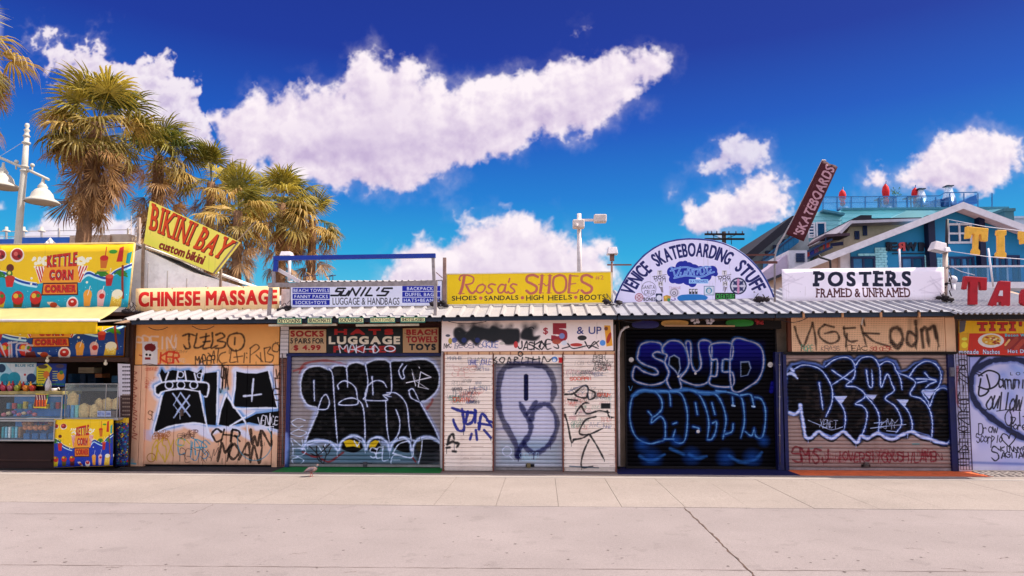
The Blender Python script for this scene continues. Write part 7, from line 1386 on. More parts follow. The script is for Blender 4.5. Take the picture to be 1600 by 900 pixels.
# ---------------------------------------------------------------- street lamp on the left
q = lambda x, y: (x / 4.0906, 180 + y / 4.0906)
M_LAMP = mat('lamp_cream', srgb(196, 188, 174), rough=.5, var=.08, dirt=.2); LY = 17.0
b = at(*q(113, 830), LY); top = at(*q(178, 70), LY); dirv = (top - b) / (top.z - b.z); g0 = b - dirv * b.z
sl = empty('street_lamp', tuple(g0), 'tall cream twin-arm street lamp with two bell shades', 'street lamp')
o = MB(); o.tube([g0, b, at(*q(140, 500), LY), at(*q(158, 320), LY), at(*q(170, 140), LY)], [.12, .085, .08, .072, .06], 16); o.build('pole', M_LAMP, sl)
o = MB(); o.lathe(at(*q(170, 140), LY), [(.06, 0), (.09, .02), (.06, .06), (.045, .14), (.075, .18), (.03, .24), (.06, .30), (.045, .36), (0, .38)], 14); o.build('finial', M_LAMP, sl)
for y in (178, 330, 356): o = MB(); o.lathe(at(*q(168 - (y - 178) * .07, y), LY), [(.06, -.03), (.10, -.02), (.10, .02), (.06, .03)], 14); o.build('collar', M_LAMP, sl)
o = MB(); o.tube([at(*q(-90, 232), LY), at(*q(155, 338), LY), at(*q(312, 412), LY)], .035, 8); o.build('arm', M_LAMP, sl)
for x, y in ((105, 298), (207, 320)): o = MB(); p = at(*q(x, y), LY); o.ico(p, .055, 0, (1, 1, 1), 2); o.tube([p, p - Vector((0, 0, .2))], .02, 6); o.build('knob', M_LAMP, sl)
for x, y in ((268, 560), (14, 462)):
    p = at(*q(x, y), LY); o = MB(); o.lathe(p, [(.40, 0), (.41, .02), (.37, .06), (.27, .12), (.24, .24), (.16, .34), (.10, .38), (.12, .42), (.08, .48), (.04, .55), (.03, .66)], 24); sh_ = o.build('bell_shade', M_LAMP, sl)
    o = MB(); o.lathe(p + Vector((0, 0, .012)), [(0, .03), (.2, .02), (.38, .0)], 24); o.build('lens', mat('lamp_lens', srgb(150, 128, 96), rough=.3), sh_)
o = MB(); A, B = at(*q(150, 170), LY), at(*q(-60, 300), LY); o.tube([A, (A + B) / 2, B], .006, 5); o.build('stay_wire', mat('stay', srgb(200, 200, 205), rough=.5), sl)
# ---------------------------------------------------------------- building behind the stall
lb = empty('rear_building', tuple(at(80, 383, 26)), 'pale flat-roofed building with a bright blue parapet behind the stall banner', 'building'); lb.location.z = 0
def rb(nm, x0, y0, x1, y1, Y0, Y1, m, par=lb, zb=0.01):
    a, b = at(x0, y0, Y0), at(x1, y1, Y0); o = MB(); o.box(a.x, b.x, Y0, Y1, b.z if zb is None else zb, a.z); return o.build(nm, m, par)
rb('wall', -40, 384, 205, 400, 26, 34, mat('rear_white', srgb(206, 196, 186), rough=.8, dirt=.2)); rb('blue_parapet', 34, 371, 108, 384, 25.9, 26.6, mat('parapet_blue', srgb(44, 100, 190), rough=.5, dirt=.1), zb=None); rb('blue_parapet', -40, 374, 24, 384, 25.95, 26.6, mat('parapet_blue', srgb(44, 100, 190)), zb=None)
rb('stone_block', 109, 368, 171, 384, 25.8, 27, mat('beige_stone', srgb(196, 170, 150), rough=.9, var=.25, scale=8, dirt=.3), zb=None); rb('side_block', 172, 366, 202, 384, 25.9, 28, mat('side_cream', srgb(216, 196, 176), rough=.8), zb=None)
o = MB()
for x in (10, 37, 65, 92, 128, 160, 200): o.bar(at(x, 384, 27), at(x, 357, 27), .06)
o.bar(at(-10, 362, 27.01), at(205, 359, 27.01), .025); o.bar(at(-10, 370, 27.01), at(205, 367, 27.01), .02); o.build('roof_railing', mat('rail_pale', srgb(190, 180, 170), rough=.5), lb)
for x in (10, 37, 65): o = MB(); o.lathe(at(x, 362, 26.8), [(.14, 0), (.14, .05), (.06, .08), (.05, .2), (0, .2)], 10); o.build('roof_vent', M_LAMP, lb)
o = MB(); p = at(78, 383, 25.5); o.lathe(p, [(.3, 0), (.0, .3)], 4); o.build('skylight', mat('sky_l', srgb(226, 220, 214), rough=.4), lb)
# ---------------------------------------------------------------- right snack stand
V8 = (1440, 480, 514 / 160)
rs = empty('taco_stand', base(1560), 'right snack stand with pale mural wall and white corrugated roof', 'stand')
cT = Canvas('stand_mural', 1490, 500, 1680, 745, YF, 170, base=srgb(212, 208, 228), alpha=0).view(*V8); c = cT
c.rect(160, 235, 640, 800, srgb(222, 220, 238), op=.9)
g = random.Random(12)
for i in range(26): c.spray(g.uniform(240, 640), g.uniform(250, 790), g.uniform(30, 90), g.choice([(.86, .84, .94), (.55, .58, .82), (.93, .90, .96), (.62, .55, .78)]), .4)
for i in range(16): c.spray(g.uniform(270, 600), g.uniform(280, 520), g.uniform(30, 70), g.choice([(.40, .50, .80), (.52, .62, .86)]), .55)
HRT = [(620, 330), (560, 290), (480, 262), (400, 262), (330, 280), (262, 330), (250, 400), (270, 470), (320, 530), (400, 590), (480, 640), (560, 680), (640, 720)]
for w_, cc, sf in ((34, (.22, .30, .60), 18), (24, (.04, .06, .20), 4)): c.stroke(HRT, w_, cc, soft=sf, op=.95)
c.fill([(240, 245), (340, 245), (300, 270), (262, 320), (244, 380)], (.05, .07, .22), soft=6); c.fill([(244, 250), (300, 250), (258, 300), (246, 330)], (.60, .62, .84), soft=6)
for P in ([(265, 330), (310, 345)], [(255, 315), (300, 330)], [(300, 520), (330, 515)]): c.stroke(P, 5, (.08, .08, .2))
K = (.06, .05, .10); c.text('LOVE', (448, 326, 560, 342), K, gap=.5)
for P in ([(330, 340), (345, 400), (335, 415)], [(290, 345), (340, 318), (392, 340), (380, 390), (335, 412), (290, 400)], [(300, 360), (290, 440), (320, 440), (340, 420)]): c.stroke(P, 8, K)
hand(c, 'ammicos', 390, 350, 640, 408, K, 7, 4, jit=.3); hand(c, 'oullaw', 325, 425, 500, 512, K, 7, 5, jit=.3, slant=.1); c.stroke([(380, 522), (440, 515), (500, 520)], 4, K)
hand(c, 'Oplton', 425, 525, 600, 590, K, 5, 6, jit=.3); hand(c, 'forever', 440, 580, 600, 612, K, 5, 7, jit=.3)
hand(c, 'Draw', 290, 590, 385, 632, K, 4, 8, jit=.3); hand(c, 'Scorpio', 278, 632, 410, 680, K, 4, 9, jit=.3)
c.stroke([(440, 700), (405, 660), (412, 636), (435, 645), (442, 660), (450, 638), (475, 640), (470, 665), (440, 700)], 5, K); hand(c, 'S', 355, 700, 395, 765, K, 6, 2); hand(c, 'KINNYFACE', 400, 702, 600, 722, K, 5, 3, jit=.2); hand(c, 'AGITARIUS', 405, 730, 600, 755, K, 5, 3, jit=.2)
hand(c, 'DANNILOVENOTHATE', 185, 262, 228, 795, K, 5, 5, jit=.25, vertical=True)
c.stroke([(178, 300), (172, 420), (180, 500)], 8, (.6, .1, .12), soft=6, op=.6); c.stroke([(240, 780), (640, 792)], 10, (.2, .3, .6), soft=10, op=.6)
shell(rs, 1495, 1700); mur = mat('mural_wall', srgb(206, 200, 222), rough=.6, var=.06, scale=1.5, canvas=cT, cobj=rs, dirt=.15)
mz = mat('mural_post', srgb(206, 196, 206), rough=.7, canvas=cT, cobj=rs, dirt=.3)
pbox(rs, 'mural_wall', 1516, 557, 1690, 727.5, YF + .02, YF + .1, mur, zmin=.03); pbox(rs, 'tagged_pillar', 1494.8, 552, 1514, 730, YF - .02, YF + .1, mz, zmin=.012); grate(rs, 1495, 552, 1513, 734, YF - .06, 4, 30)
# roof of the stand
a0, b0 = at(1494, 491, YE - .25), at(1720, 492, YE - .25); m_ = MB(); n = 26; vs = []
for t_ in (0, 1):
    for i in range(n * 4 + 1):
        x = a0.x + (b0.x - a0.x) * i / (n * 4); h = .035 * (0, 1, 1, 0)[i % 4]; vs.append((x, YE - .25 if t_ == 0 else 17.2, a0.z + h + (0 if t_ == 0 else (17.2 - YE + .25) * .275)))
N = n * 4 + 1; m_.add(vs, [(q_, q_ + 1, N + q_ + 1, N + q_) for q_ in range(N - 1)]); ob = m_.build('roof_sheet', M_ROOFS, rs); ob.modifiers.new('t', 'SOLIDIFY').thickness = .006
o = MB(); o.box(a0.x, b0.x, YE - .22, YE - .18, a0.z - .09, a0.z - .01); o.build('fascia', M_DARK, rs)
def d(c):
    c.view(*V8); c.rect(180, 60, 660, 250, (.80, .16, .06)); c.fill([(180, 60), (660, 60), (660, 132), (180, 132)], (.92, .70, .06)); c.fill([(190, 60), (225, 60), (215, 120), (190, 130)], (.35, .33, .36))
    c.fill([(190, 128), (240, 132), (230, 235), (190, 235)], (.86, .62, .08)); c.disc(215, 190, 16, (.95, .85, .2)); c.disc(215, 160, 14, (.9, .88, .3), 8)
    for off, cc in ((.09, (.35, .10, .12)), (.04, (.76, .16, .14))): c.text("TITI'S", (276, 74, 560, 122), cc, off=off, serif=.3, gap=.06)
    c.disc(348, 168, 66, (.90, .86, .84), 36); c.disc(350, 165, 48, (.86, .62, .18), 26)
    gg = random.Random(2)
    for i in range(20): c.disc(gg.uniform(312, 390), gg.uniform(145, 185), 7, gg.choice([(.75, .35, .12), (.93, .78, .3), (.6, .2, .1), (.9, .85, .6)]), 4)
    c.fill([(418, 150), (640, 138), (640, 215), (430, 212)], (.55, .12, .10)); c.stroke([(425, 205), (450, 185), (475, 160)], 22, (.65, .22, .15)); c.stroke([(475, 208), (510, 170)], 22, (.72, .25, .16)); c.stroke([(420, 190), (440, 165)], 10, (.9, .7, .4))
    W_ = (.93, .92, .95)
    for s_, x0, x1, y in (('Lemonade', 158, 286, 0), ('Nachos', 308, 392, 0), ('Hot Dogs', 432, 560, 0)): c.text(s_, (x0, 212, x1, 236), (.12, .2, .5), off=.07, gap=.04); c.text(s_, (x0, 212, x1, 236), W_, off=.02, bold=.0, gap=.14)
    c.text('Bacon Wrapped', (418, 134, 600, 152), (.3, .75, .85), off=.04)
canvas_sheet('menu_sign', "yellow and red TITI'S board with lemonade, nachos and hot dogs", 'sign', [(1499, 501), (1650, 503), (1650, 556), (1499, 554)], YF - .05, d, srgb(210, 60, 20), thick=.03)
o = MB(); g = random.Random(4)
pvr = empty('cobble_strip', (xw(1560), 14.0, 0), 'strip of pale rounded cobbles at the foot of the mural', kind='structure')
cobm = mat('cobble', srgb(160, 148, 140), rough=.9, var=.3, scale=3)
cms = []
for v in range(4): o = MB(); o.ico((0, 0, 0), .06, .12, (1, .9, .45), 1, g); cms.append(o.mesh('cobble', cobm))
a = atz(1514, 738); b_ = atz(1640, 738)
for i in range(24):
    for j in range(5): 
        if len(pvr.children) < 120: o = shared('cobble', cms[g.randint(0, 3)], (a.x + .06 + i * .13 + g.uniform(-.02, .02) - pvr.location.x, 13.62 + j * .12 - 14.0, .012), pvr); o.rotation_euler = (0, 0, g.uniform(0, 6))
# ---------------------------------------------------------------- blue gabled hotel and its neighbours
GY = 30.0
bh = empty('gabled_hotel', (at(1504, 400, GY).x, GY, 0), 'blue gabled hotel front with dark columns and white barge boards', 'building')
M_BLU = mat('hotel_blue', srgb(32, 128, 176), rough=.6, var=.05, scale=.5, dirt=.1, dirtcol=srgb(20, 90, 130)); M_TRIM = mat('hotel_trim', srgb(214, 206, 214), rough=.5)
def X(px, py, Y=GY): p = at(px, py, Y); return (p.x, p.z)
ap = X(1504, 325); Lw, Rw = X(1329, 389), X(1690, 397)
o = MB(); o.prism([(Lw[0], 0), (Rw[0], 0), (Rw[0], Rw[1]), ap, (Lw[0], Lw[1])], GY, GY + 14); o.build('wall', M_BLU, bh)
# white and cream wall under the low end of the roof
o = MB(); L2 = X(1238, 424); o.prism([(L2[0], 0), (Lw[0] - .02, 0), (Lw[0] - .02, Lw[1] - .02), (L2[0], L2[1])], GY + .3, GY + 12); o.build('side_wall', mat('cream_wall', srgb(206, 176, 164), rough=.8), bh)
o = MB(); o.prism([(X(1300, 0)[0], 0), (Lw[0] - .01, 0), (Lw[0] - .01, Lw[1] - .05), (X(1300, 0)[0], X(1300, 400)[1])], GY + .05, GY + .28); o.build('white_wall', M_TRIM, bh)
def slope(a, b, name, th=.12, ov=1.2):
    A, B = at(a[0], a[1], GY - ov), at(b[0], b[1], GY - ov); o = MB(); vs = [A, B, B + Vector((0, 15, 0)), A + Vector((0, 15, 0))]; vs = vs + [v - Vector((0, 0, th)) for v in vs]
    o.add(vs, [(0, 1, 2, 3), (7, 6, 5, 4), (0, 4, 5, 1), (1, 5, 6, 2), (2, 6, 7, 3), (3, 7, 4, 0)]); r = o.build(name, mat('roof_dark', srgb(40, 38, 48), rough=.8), bh)
    o = MB(); vs = [A - Vector((0, .06, -.03)), B - Vector((0, .06, -.03)), B - Vector((0, .06, th + .14)), A - Vector((0, .06, th + .14))]; vs += [v + Vector((0, .05, 0)) for v in vs]
    o.add(vs, [(0, 1, 2, 3)[::-1], (4, 5, 6, 7), (0, 4, 5, 1)[::-1], (1, 5, 6, 2)[::-1], (2, 6, 7, 3)[::-1], (3, 7, 4, 0)[::-1]]); o.build('barge_board', M_TRIM, r)
    o = MB(); vs = [A + Vector((0, 0, -th - .01)), B + Vector((0, 0, -th - .01)), B + Vector((0, ov - .05, -th - .01)), A + Vector((0, ov - .05, -th - .01))]; o.add(vs, [(3, 2, 1, 0)]); o.build('soffit', mat('soffit_pink', srgb(206, 176, 178), rough=.8), r)
slope((1236, 421), (1504, 317), 'roof', ov=.8); slope((1504, 317), (1700, 390), 'roof', ov=.8)
for x0, x1, y0, y1 in ((1452.5, 1463, 336, 440), (1533, 1541.5, 331, 445)):
    a, b = at((x0), 400, GY - .35), at(x1, 400, GY - .35); o = MB(); o.box(a.x, b.x, GY - .35, GY - .01, .01, at(x0, y0, GY - .35).z); o.build('column', mat('column_navy', srgb(22, 24, 58), rough=.5), bh)
wm = mat('window_glass_dark', srgb(20, 44, 84), rough=.08, spec=.8, var=.2, scale=.8)
def win(x0, y0, x1, y1, Y=GY, par=bh, mull=1, fr=None, curt=None, nh=0):
    a, b = at(x0, y1, Y), at(x1, y0, Y); fm = fr or mat('win_frame_navy', srgb(30, 40, 80), rough=.5); o = MB(); f = .09; y_ = Y - .06
    o.box(a.x, b.x, y_, Y - .005, b.z - f, b.z); o.box(a.x, b.x, y_, Y - .005, a.z, a.z + f); o.box(a.x, a.x + f, y_, Y - .005, a.z + f, b.z - f); o.box(b.x - f, b.x, y_, Y - .005, a.z + f, b.z - f)
    for i in range(mull): x = a.x + (b.x - a.x) * (i + 1) / (mull + 1); o.box(x - .04, x + .04, y_ + .01, Y - .005, a.z + f, b.z - f)
    for i in range(nh): z = a.z + (b.z - a.z) * (i + 1) / (nh + 1); o.box(a.x + f, b.x - f, y_ + .015, Y - .006, z - .04, z + .04)
    w_ = o.build('window', fm, par)
    n = mull + 1
    for i in range(n): xa, xb = a.x + f + (b.x - a.x - f) * i / n, a.x + (b.x - a.x - f) * (i + 1) / n; o = MB(); o.box(xa, xb, Y - .02, Y - .004, a.z + f, b.z - f); o.build('pane', (curt if curt and i % 2 == 0 else wm), w_)
cur = mat('curtain_pane', srgb(60, 104, 150), rough=.1, spec=.7, var=.3, scale=3)
win(1480, 349, 1517, 381, fr=M_TRIM, nh=1); win(1483, 401, 1521, 442, curt=cur, mull=3); win(1553, 399, 1592, 442, curt=cur, mull=3); win(1407, 401, 1443, 425, curt=cur); win(1330, 401, 1367, 428, curt=cur); win(1620, 399, 1660, 442, curt=cur)
# brick panels, real courses; the sunlit patch is put into their pale colour
def bricks(x0, y0, x1, y1, Y):
    a, b = at(x0, y1, Y), at(x1, y0, Y); o = MB(); g = random.Random(int(x0)); h = .11; nz = int((b.z - a.z) / h)
    for j in range(nz):
        x = a.x - (j % 2) * .12
        while x < b.x: xa, xb = max(x, a.x), min(x + .24, b.x); (xb - xa > .03) and o.box(xa + .006, xb - .006, Y - .05 - g.uniform(0, .02), Y - .002, a.z + j * h, a.z + j * h + h - .014); x += .25
    r = o.build('brick_panel', mat('sunlit_blue_brick', srgb(150, 210, 224), rough=.6, var=.15, scale=2), bh); r['kind'] = 'stuff'
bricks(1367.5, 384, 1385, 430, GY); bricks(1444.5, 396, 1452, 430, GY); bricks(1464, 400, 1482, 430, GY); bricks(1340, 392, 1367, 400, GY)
# balcony
o = MB(); a, b = at(1484, 441, GY - 1.6), at(1700, 441, GY - 1.6); o.box(a.x, b.x, GY - 1.6, GY - .36, a.z - .25, a.z); o.build('balcony_slab', M_TRIM, bh)
o = MB(); o.box(a.x, b.x, GY - 1.58, GY - 1.56, a.z + .02, at(1484, 417, GY - 1.6).z); o.build('balcony_glass', glassmat('balc_glass', (.2, .5, .75), .18), bh)
o = MB(); zt = at(1484, 416.5, GY - 1.6).z; o.bar((a.x, GY - 1.57, zt), (b.x, GY - 1.57, zt), .07)
for i in range(8): x = a.x + (b.x - a.x) * i / 7; o.bar((x, GY - 1.55, a.z), (x, GY - 1.55, zt), .05)
o.build('balcony_rail', M_TRIM, bh)
# hotel name letters
hs = empty('hotel_letters', tuple(at(1422, 392, GY - .1)), 'dark ERWIN letters with a red reversed R on the blue wall', 'sign')
def mtext(s_, q_, Y, m, par, flip=False):
    V, T, x0, x1, y0, y1 = layout(s_, 0, .03, gap=.10); u = (V[:, 0] - x0) / (x1 - x0); v = (V[:, 1] - y0) / (y1 - y0)
    if flip: u = 1 - u; T = T[:, ::-1]
    A, B = at(q_[0], q_[3], Y), at(q_[2], q_[1], Y); o = MB(); [o.add([(A.x + (B.x - A.x) * a_ + dx, Y - .0015 * i_, A.z + (B.z - A.z) * b_ + dz) for a_, b_ in zip(u, v)], [tuple(int(k) for k in t_) for t_ in T]) for i_, (dx, dz) in enumerate(((0, 0), (.022, .015), (-.022, -.015), (.022, -.015), (-.022, .015)))]; ob = o.build('letter', m, par); sd_ = ob.modifiers.new('t', 'SOLIDIFY'); sd_.thickness = .06; return ob
mdk = mat('letter_navy', srgb(14, 14, 36), rough=.4)
for s_, x0, x1 in (('E', 1391, 1401.5), ('W', 1415, 1432), ('I', 1436.5, 1439.5), ('N', 1441, 1453)): mtext(s_, (x0, 379, x1, 391.5), GY - .08, mdk, hs)
mtext('R', (1402.5, 379, 1413.5, 391.5), GY - .08, mat('letter_coral', srgb(200, 70, 70), rough=.4), hs, True)
for i, ch in enumerate('HOTEL'): mtext(ch, (1385.5, 378.5 + i * 2.7, 1389.5, 380.8 + i * 2.7), GY - .08, mdk, hs)
o = MB(); a, b = at(1395, 396.5, GY - .08), at(1445, 395, GY - .08); o.box(a.x, b.x, GY - .08, GY - .02, a.z, b.z); o.build('underline', mdk, hs)
# siding house behind
sb = empty('siding_house', (at(1400, 400, 40).x, 40, 0), 'pale teal clapboard house with roof terrace behind the gabled hotel', 'building')
M_SID = mat('teal_siding', srgb(140, 202, 210), rough=.6, var=.06, scale=.6)
def siding(x0, y0, x1, y1, Y, depth, par=sb, zb=4.0):
    a, b = at(x0, y0, Y), at(x1, y0, Y); o = MB(); o.box(a.x, b.x, Y, Y + depth, .01, a.z - .01); o.build('wall', M_SID, par); o = MB(); h = .26; n = int((a.z - zb) / h)
    for i in range(n): z = a.z - h * (i + 1); o.add([(a.x, Y - .045, z), (b.x, Y - .045, z), (b.x, Y - .005, z + h), (a.x, Y - .005, z + h), (a.x, Y - .001, z), (b.x, Y - .001, z)], [(0, 1, 2, 3), (4, 5, 1, 0)])
    k = o.build('clapboards', M_SID, par); k['kind'] = 'stuff'
siding(1315, 327, 1570, 420, 40, 10); siding(1268, 331, 1314, 420, 39.2, 8); win(1275, 347, 1290, 372, 39.1, sb, 0, M_TRIM); win(1262, 348, 1273, 372, 39.1, sb, 0, M_TRIM, nh=4)
o = MB(); o.bar(at(1283, 330, 39), at(1317, 336, 39), .5, .12); o.bar(at(1315, 327, 39.9), at(1575, 325, 39.9), .2, .12); o.build('eave_trim', mat('teal_trim', srgb(60, 120, 140), rough=.5), sb)
# terrace railing, closed parasols, heaters
o = MB(); TY = 40.3
for x in [1286 + 22 * i for i in range(13)]: o.bar(at(x, 327, TY), at(x, 308 if x < 1470 else 302, TY), .05)
o.bar(at(1280, 308, TY), at(1468, 306, TY), .05); o.bar(at(1468, 306, TY), at(1476, 301, TY), .05); o.bar(at(1476, 301, TY), at(1527, 300.5, TY), .05); o.bar(at(1280, 317, TY), at(1527, 314, TY), .02); o.build('terrace_railing', mat('rail_blue', srgb(60, 110, 160), rough=.4), sb)
o = MB(); o.box(at(1285, 320, TY).x, at(1470, 320, TY).x, TY + .03, TY + .04, at(1300, 327, TY).z, at(1300, 309, TY).z); o.build('terrace_glass', glassmat('terr_glass', (.5, .75, .9), .18), sb)
for i, (x, y0, y1) in enumerate(((1317, 296, 326), (1385, 287, 324), (1431, 293, 324))):
    b = at(x, 328, 41); t_ = at(x, y0, 41); m1 = at(x, y1 - 4, 41); r_ = empty('closed_parasol', (b.x, 41, b.z), ['closed red parasol on the roof terrace, left one with a blue foot', 'closed bright red parasol in the middle of the roof terrace beside the planter', 'closed red parasol beside the patio heater on the roof terrace'][i], 'parasol', 'closed red parasols on the roof terrace')
    H = t_.z - m1.z; o = MB(); n = 16; vs = []
    pr = [(.05, 0), (.10, .03), (.13, .2), (.08, .30), (.15, .42), (.17, .65), (.13, .85), (.05, .96), (.02, 1.0)]
    for rr_, hh in pr:
        for k in range(n): a = 2 * math.pi * k / n; q_ = 1 + .22 * (k % 2); vs.append((b.x + rr_ * q_ * math.cos(a), 41 + rr_ * q_ * math.sin(a), m1.z + H * hh))
    o.add(vs, [(p_ * n + k, p_ * n + (k + 1) % n, (p_ + 1) * n + (k + 1) % n, (p_ + 1) * n + k) for p_ in range(len(pr) - 1) for k in range(n)], True); o.build('canopy', mat('parasol_red', srgb(206, 26, 30), rough=.7), r_)
    o = MB(); o.tube([b, t_ + Vector((0, 0, .15))], .04, 8); o.lathe(b, [(.35, 0), (.35, .12), (0, .16)], 12); o.build('pole', mat('pole_blue', srgb(50, 80, 140), rough=.5), r_)
for i, (x, y0) in enumerate(((1438, 295), (1482, 290))):
    b = at(x + 1, 322, 40.8); t_ = at(x, y0, 40.8); H = t_.z - b.z; r_ = empty('patio_heater', tuple(b), ['pyramid patio heater close beside a red parasol', 'pyramid patio heater standing alone left of the terrace ramp'][i], 'heater', 'pyramid heaters on the roof terrace')
    M4 = Matrix.Rotation(R(45), 4, 'Z'); o = MB(); o.lathe(b, [(.42, 0), (.36, H * .38), (0, H * .38)], 4, M4); o.build('base', mat('heater_base', srgb(40, 86, 140), rough=.3, metal=.3), r_)
    o = MB(); o.lathe(b + Vector((0, 0, H * .385)), [(.34, 0), (.17, H * .55)], 4, M4); o.build('glass_tube', glassmat('heater_glass', (.85, .88, .95), .5), r_)
    o = MB(); o.lathe(b + Vector((0, 0, H * .94)), [(0, 0), (.30, .0), (.32, .05), (.0, .12)], 4, M4); o.build('cap', mat('heater_cap', srgb(50, 60, 80), rough=.4), r_)
for i, (x0, x1, y) in enumerate(((1369, 1379, 311), (1414, 1426, 309))):
    o = MB(); a, b = at(x0, y, 41), at(x1, y, 41); zb = at(x0, 325, 41).z; o.box(a.x, b.x, 40.7, 41.3, a.z - .06, a.z)
    for x in (a.x + .08, b.x - .14): o.box(x, x + .06, 40.98, 41.04, zb, a.z - .06)
    o.thing('bar_table', mat('table_navy', srgb(30, 50, 90), rough=.5), ['high bar table left of the middle red parasol', 'high bar table left of the rightmost red parasol'][i], 'table', 'bar tables on the roof terrace')
for i, (L_) in enumerate(([(1384, 324), (1390, 308), (1401, 306), (1402, 324)], [(1445, 324), (1458, 313), (1474, 310), (1476, 322)], [(1500, 320), (1515, 308), (1526, 304), (1527, 318)])):
    o = MB(); o.prism([X(x, y, 41.2) for x, y in L_], 41.2, 42.2); o.thing('terrace_sofa', mat('sofa_blue', srgb(34, 92, 160), rough=.6), ['blue covered seat beside the middle parasol', 'blue slanted cover between the two heaters', 'dark blue slanted cover at the right end of the terrace'][i], 'cover')
g = random.Random(3); o = MB()
for i in range(60): p = at(1400, 304, 41) + Vector((g.uniform(-.25, .25), g.uniform(-.2, .2), g.uniform(-.15, .3))); u = Vector((g.uniform(-1, 1), g.uniform(-1, 1), g.uniform(0, 1))) * .12; w_ = Vector((g.uniform(-1, 1), g.uniform(-1, 1), g.uniform(-1, 1))) * .03; o.add([p, p + u + w_, p + u * 1.3, p + u - w_], [(0, 1, 2, 3)])
o.thing('potted_plant', mat('plant_green', srgb(96, 130, 50), rough=.7), 'small leafy plant beside the blue seat on the terrace', 'plant')
# beige penthouse between
ph = empty('beige_house', (at(1360, 400, 35).x, 35, 0), 'beige upper storey with a wide pale eave and dormer windows behind the hotel roof', 'building')
pm = mat('beige_stucco', srgb(206, 182, 152), rough=.8, var=.1); o = MB(); PY = 35
o.prism([X(1318, 372, PY), X(1330, 352, PY), X(1430, 346, PY), X(1480, 346, PY), (X(1480, 0, PY)[0], .01), (X(1318, 0, PY)[0], .01)], PY, PY + 4); o.build('wall', pm, ph)
o = MB(); P = [X(1311, 363, PY - .8), X(1329, 344.5, PY - .8), X(1440, 341, PY - .8), X(1440, 345, PY - .8), X(1331, 349, PY - .8), X(1315, 365, PY - .8)]; o.prism(P, PY - .8, PY + 4.2); o.build('roof', mat('eave_pale', srgb(196, 184, 190), rough=.6), ph)
o = MB(); P = [X(1328, 343.8, PY - .7), X(1345, 336, PY - .7), X(1362, 336, PY - .7), X(1362, 341, PY - .7), X(1440, 339.5, PY - .7), X(1440, 341, PY - .7)]; o.prism(P, PY - .7, PY + 4); o.build('roof_cap', mat('roof_dark', srgb(40, 38, 48)), ph)
win(1335, 361, 1342, 374, PY - .01, ph, 0); win(1348, 353, 1354, 368, PY - .01, ph, 0)
# upper gable roof (teal) right of it
o = MB(); P = [X(1392, 341, 36.5), X(1417, 329, 36.5), X(1461, 329, 36.5), X(1461, 341, 36.5)]; o.prism(P, 36.5, 40); g2 = o.thing('dormer_block', M_SID, 'teal dormer block rising behind the left slope of the hotel roof', 'dormer')
o = MB(); P = [X(1389, 341, 36.2), X(1416, 328, 36.2), X(1463, 329, 36.2), X(1463, 331, 36.2), X(1417, 331, 36.2), X(1393, 342, 36.2)]; o.prism(P, 36.2, 40.2); k = o.build('roof_edge', mat('teal_trim', srgb(60, 120, 140)), g2); k.location = -Vector(g2.location) + Vector((0, 0, 0))
# right-hand roofs
o = MB(); P = [X(1545, 328, 37), X(1569, 326, 37), X(1569, 345, 37), X(1545, 340, 37)]; o.prism(P, 37, 38); o.thing('roof_hatch', M_SID, 'teal parapet block behind the right slope of the hotel roof', 'parapet')
o = MB(); a, b = at(1571, 352, 36), at(1584, 330, 36); o.box(a.x, b.x, 36, 36.8, a.z, b.z); o.box(a.x - .06, b.x + .06, 35.94, 36.86, b.z, b.z + .15); o.thing('chimney', mat('chim', srgb(70, 110, 120), rough=.8), 'square capped chimney behind the right slope of the hotel roof', 'chimney')
o = MB(); a, b = at(1585, 352, 38), at(1660, 341, 38); o.box(a.x, b.x, 38, 44, .01, b.z); o.box(a.x - .1, b.x, 37.9, 44.1, b.z, b.z + .12); o.thing('far_block', mat('far_w', srgb(170, 180, 196), rough=.7), 'pale flat-roofed block at the right edge behind the hotel', 'building')
# left slanted building
sl_ = empty('sloping_block', (at(1215, 420, 38).x, 38, 0), 'grey white block with a long dark sloping eave and blue glass balconies', 'building')
o = MB(); o.prism([X(1150, 425, 38), X(1240, 350, 38), X(1262, 352, 38), (X(1262, 0, 38)[0], .01), (X(1150, 0, 38)[0], .01)], 38, 46); o.build('wall', mat('pale_block', srgb(150, 156, 160), rough=.7), sl_)
o = MB(); o.prism([X(1140, 419, 37), X(1238, 337, 37), X(1250, 337, 37), X(1250, 343, 37), X(1145, 430, 37)], 37, 46.5); o.build('roof', mat('roof_dark', srgb(40, 38, 48)), sl_)
gb = mat('balcony_blue_glass', srgb(34, 100, 150), rough=.1, var=.4, scale=1.5, spec=.7)
for i in range(7):
    x0 = 1192 + i * 8; yt = 402 - i * 6.2; o = MB(); o.prism([X(x0, yt, 37.6), X(x0 + 7.6, yt - 5.8, 37.6), X(x0 + 7.6, yt + 14, 37.6), X(x0, yt + 20, 37.6)], 37.55, 37.6); o.build('balcony_pane', gb, sl_)
o = MB(); o.bar(at(1190, 408, 37.5), at(1250, 362, 37.5), .08); o.build('rail', mat('rail_navy', srgb(30, 50, 90), rough=.4), sl_)
for i in range(4): win(1196 + i * 12, 392 - i * 9, 1205 + i * 12, 402 - i * 9, 37.9, sl_, 0)
o = MB(); a, b = at(1233, 420, 33), at(1261, 391, 33); o.box(a.x, b.x, 33, 36, .01, b.z); lw = empty('white_block', (a.x, 33, 0), 'white stair block with a dark louvre left of the hotel', 'building'); o.build('wall', M_TRIM, lw)
o = MB(); o.prism([X(1190, 427, 33.2), X(1233, 395, 33.2), X(1233, 440, 33.2), X(1190, 440, 33.2)], 33.2, 35); o.build('ramp_wall', mat('ramp_pink', srgb(196, 176, 196), rough=.7), lw)
a, b = at(1244, 409, 32.95), at(1257, 395, 32.95)
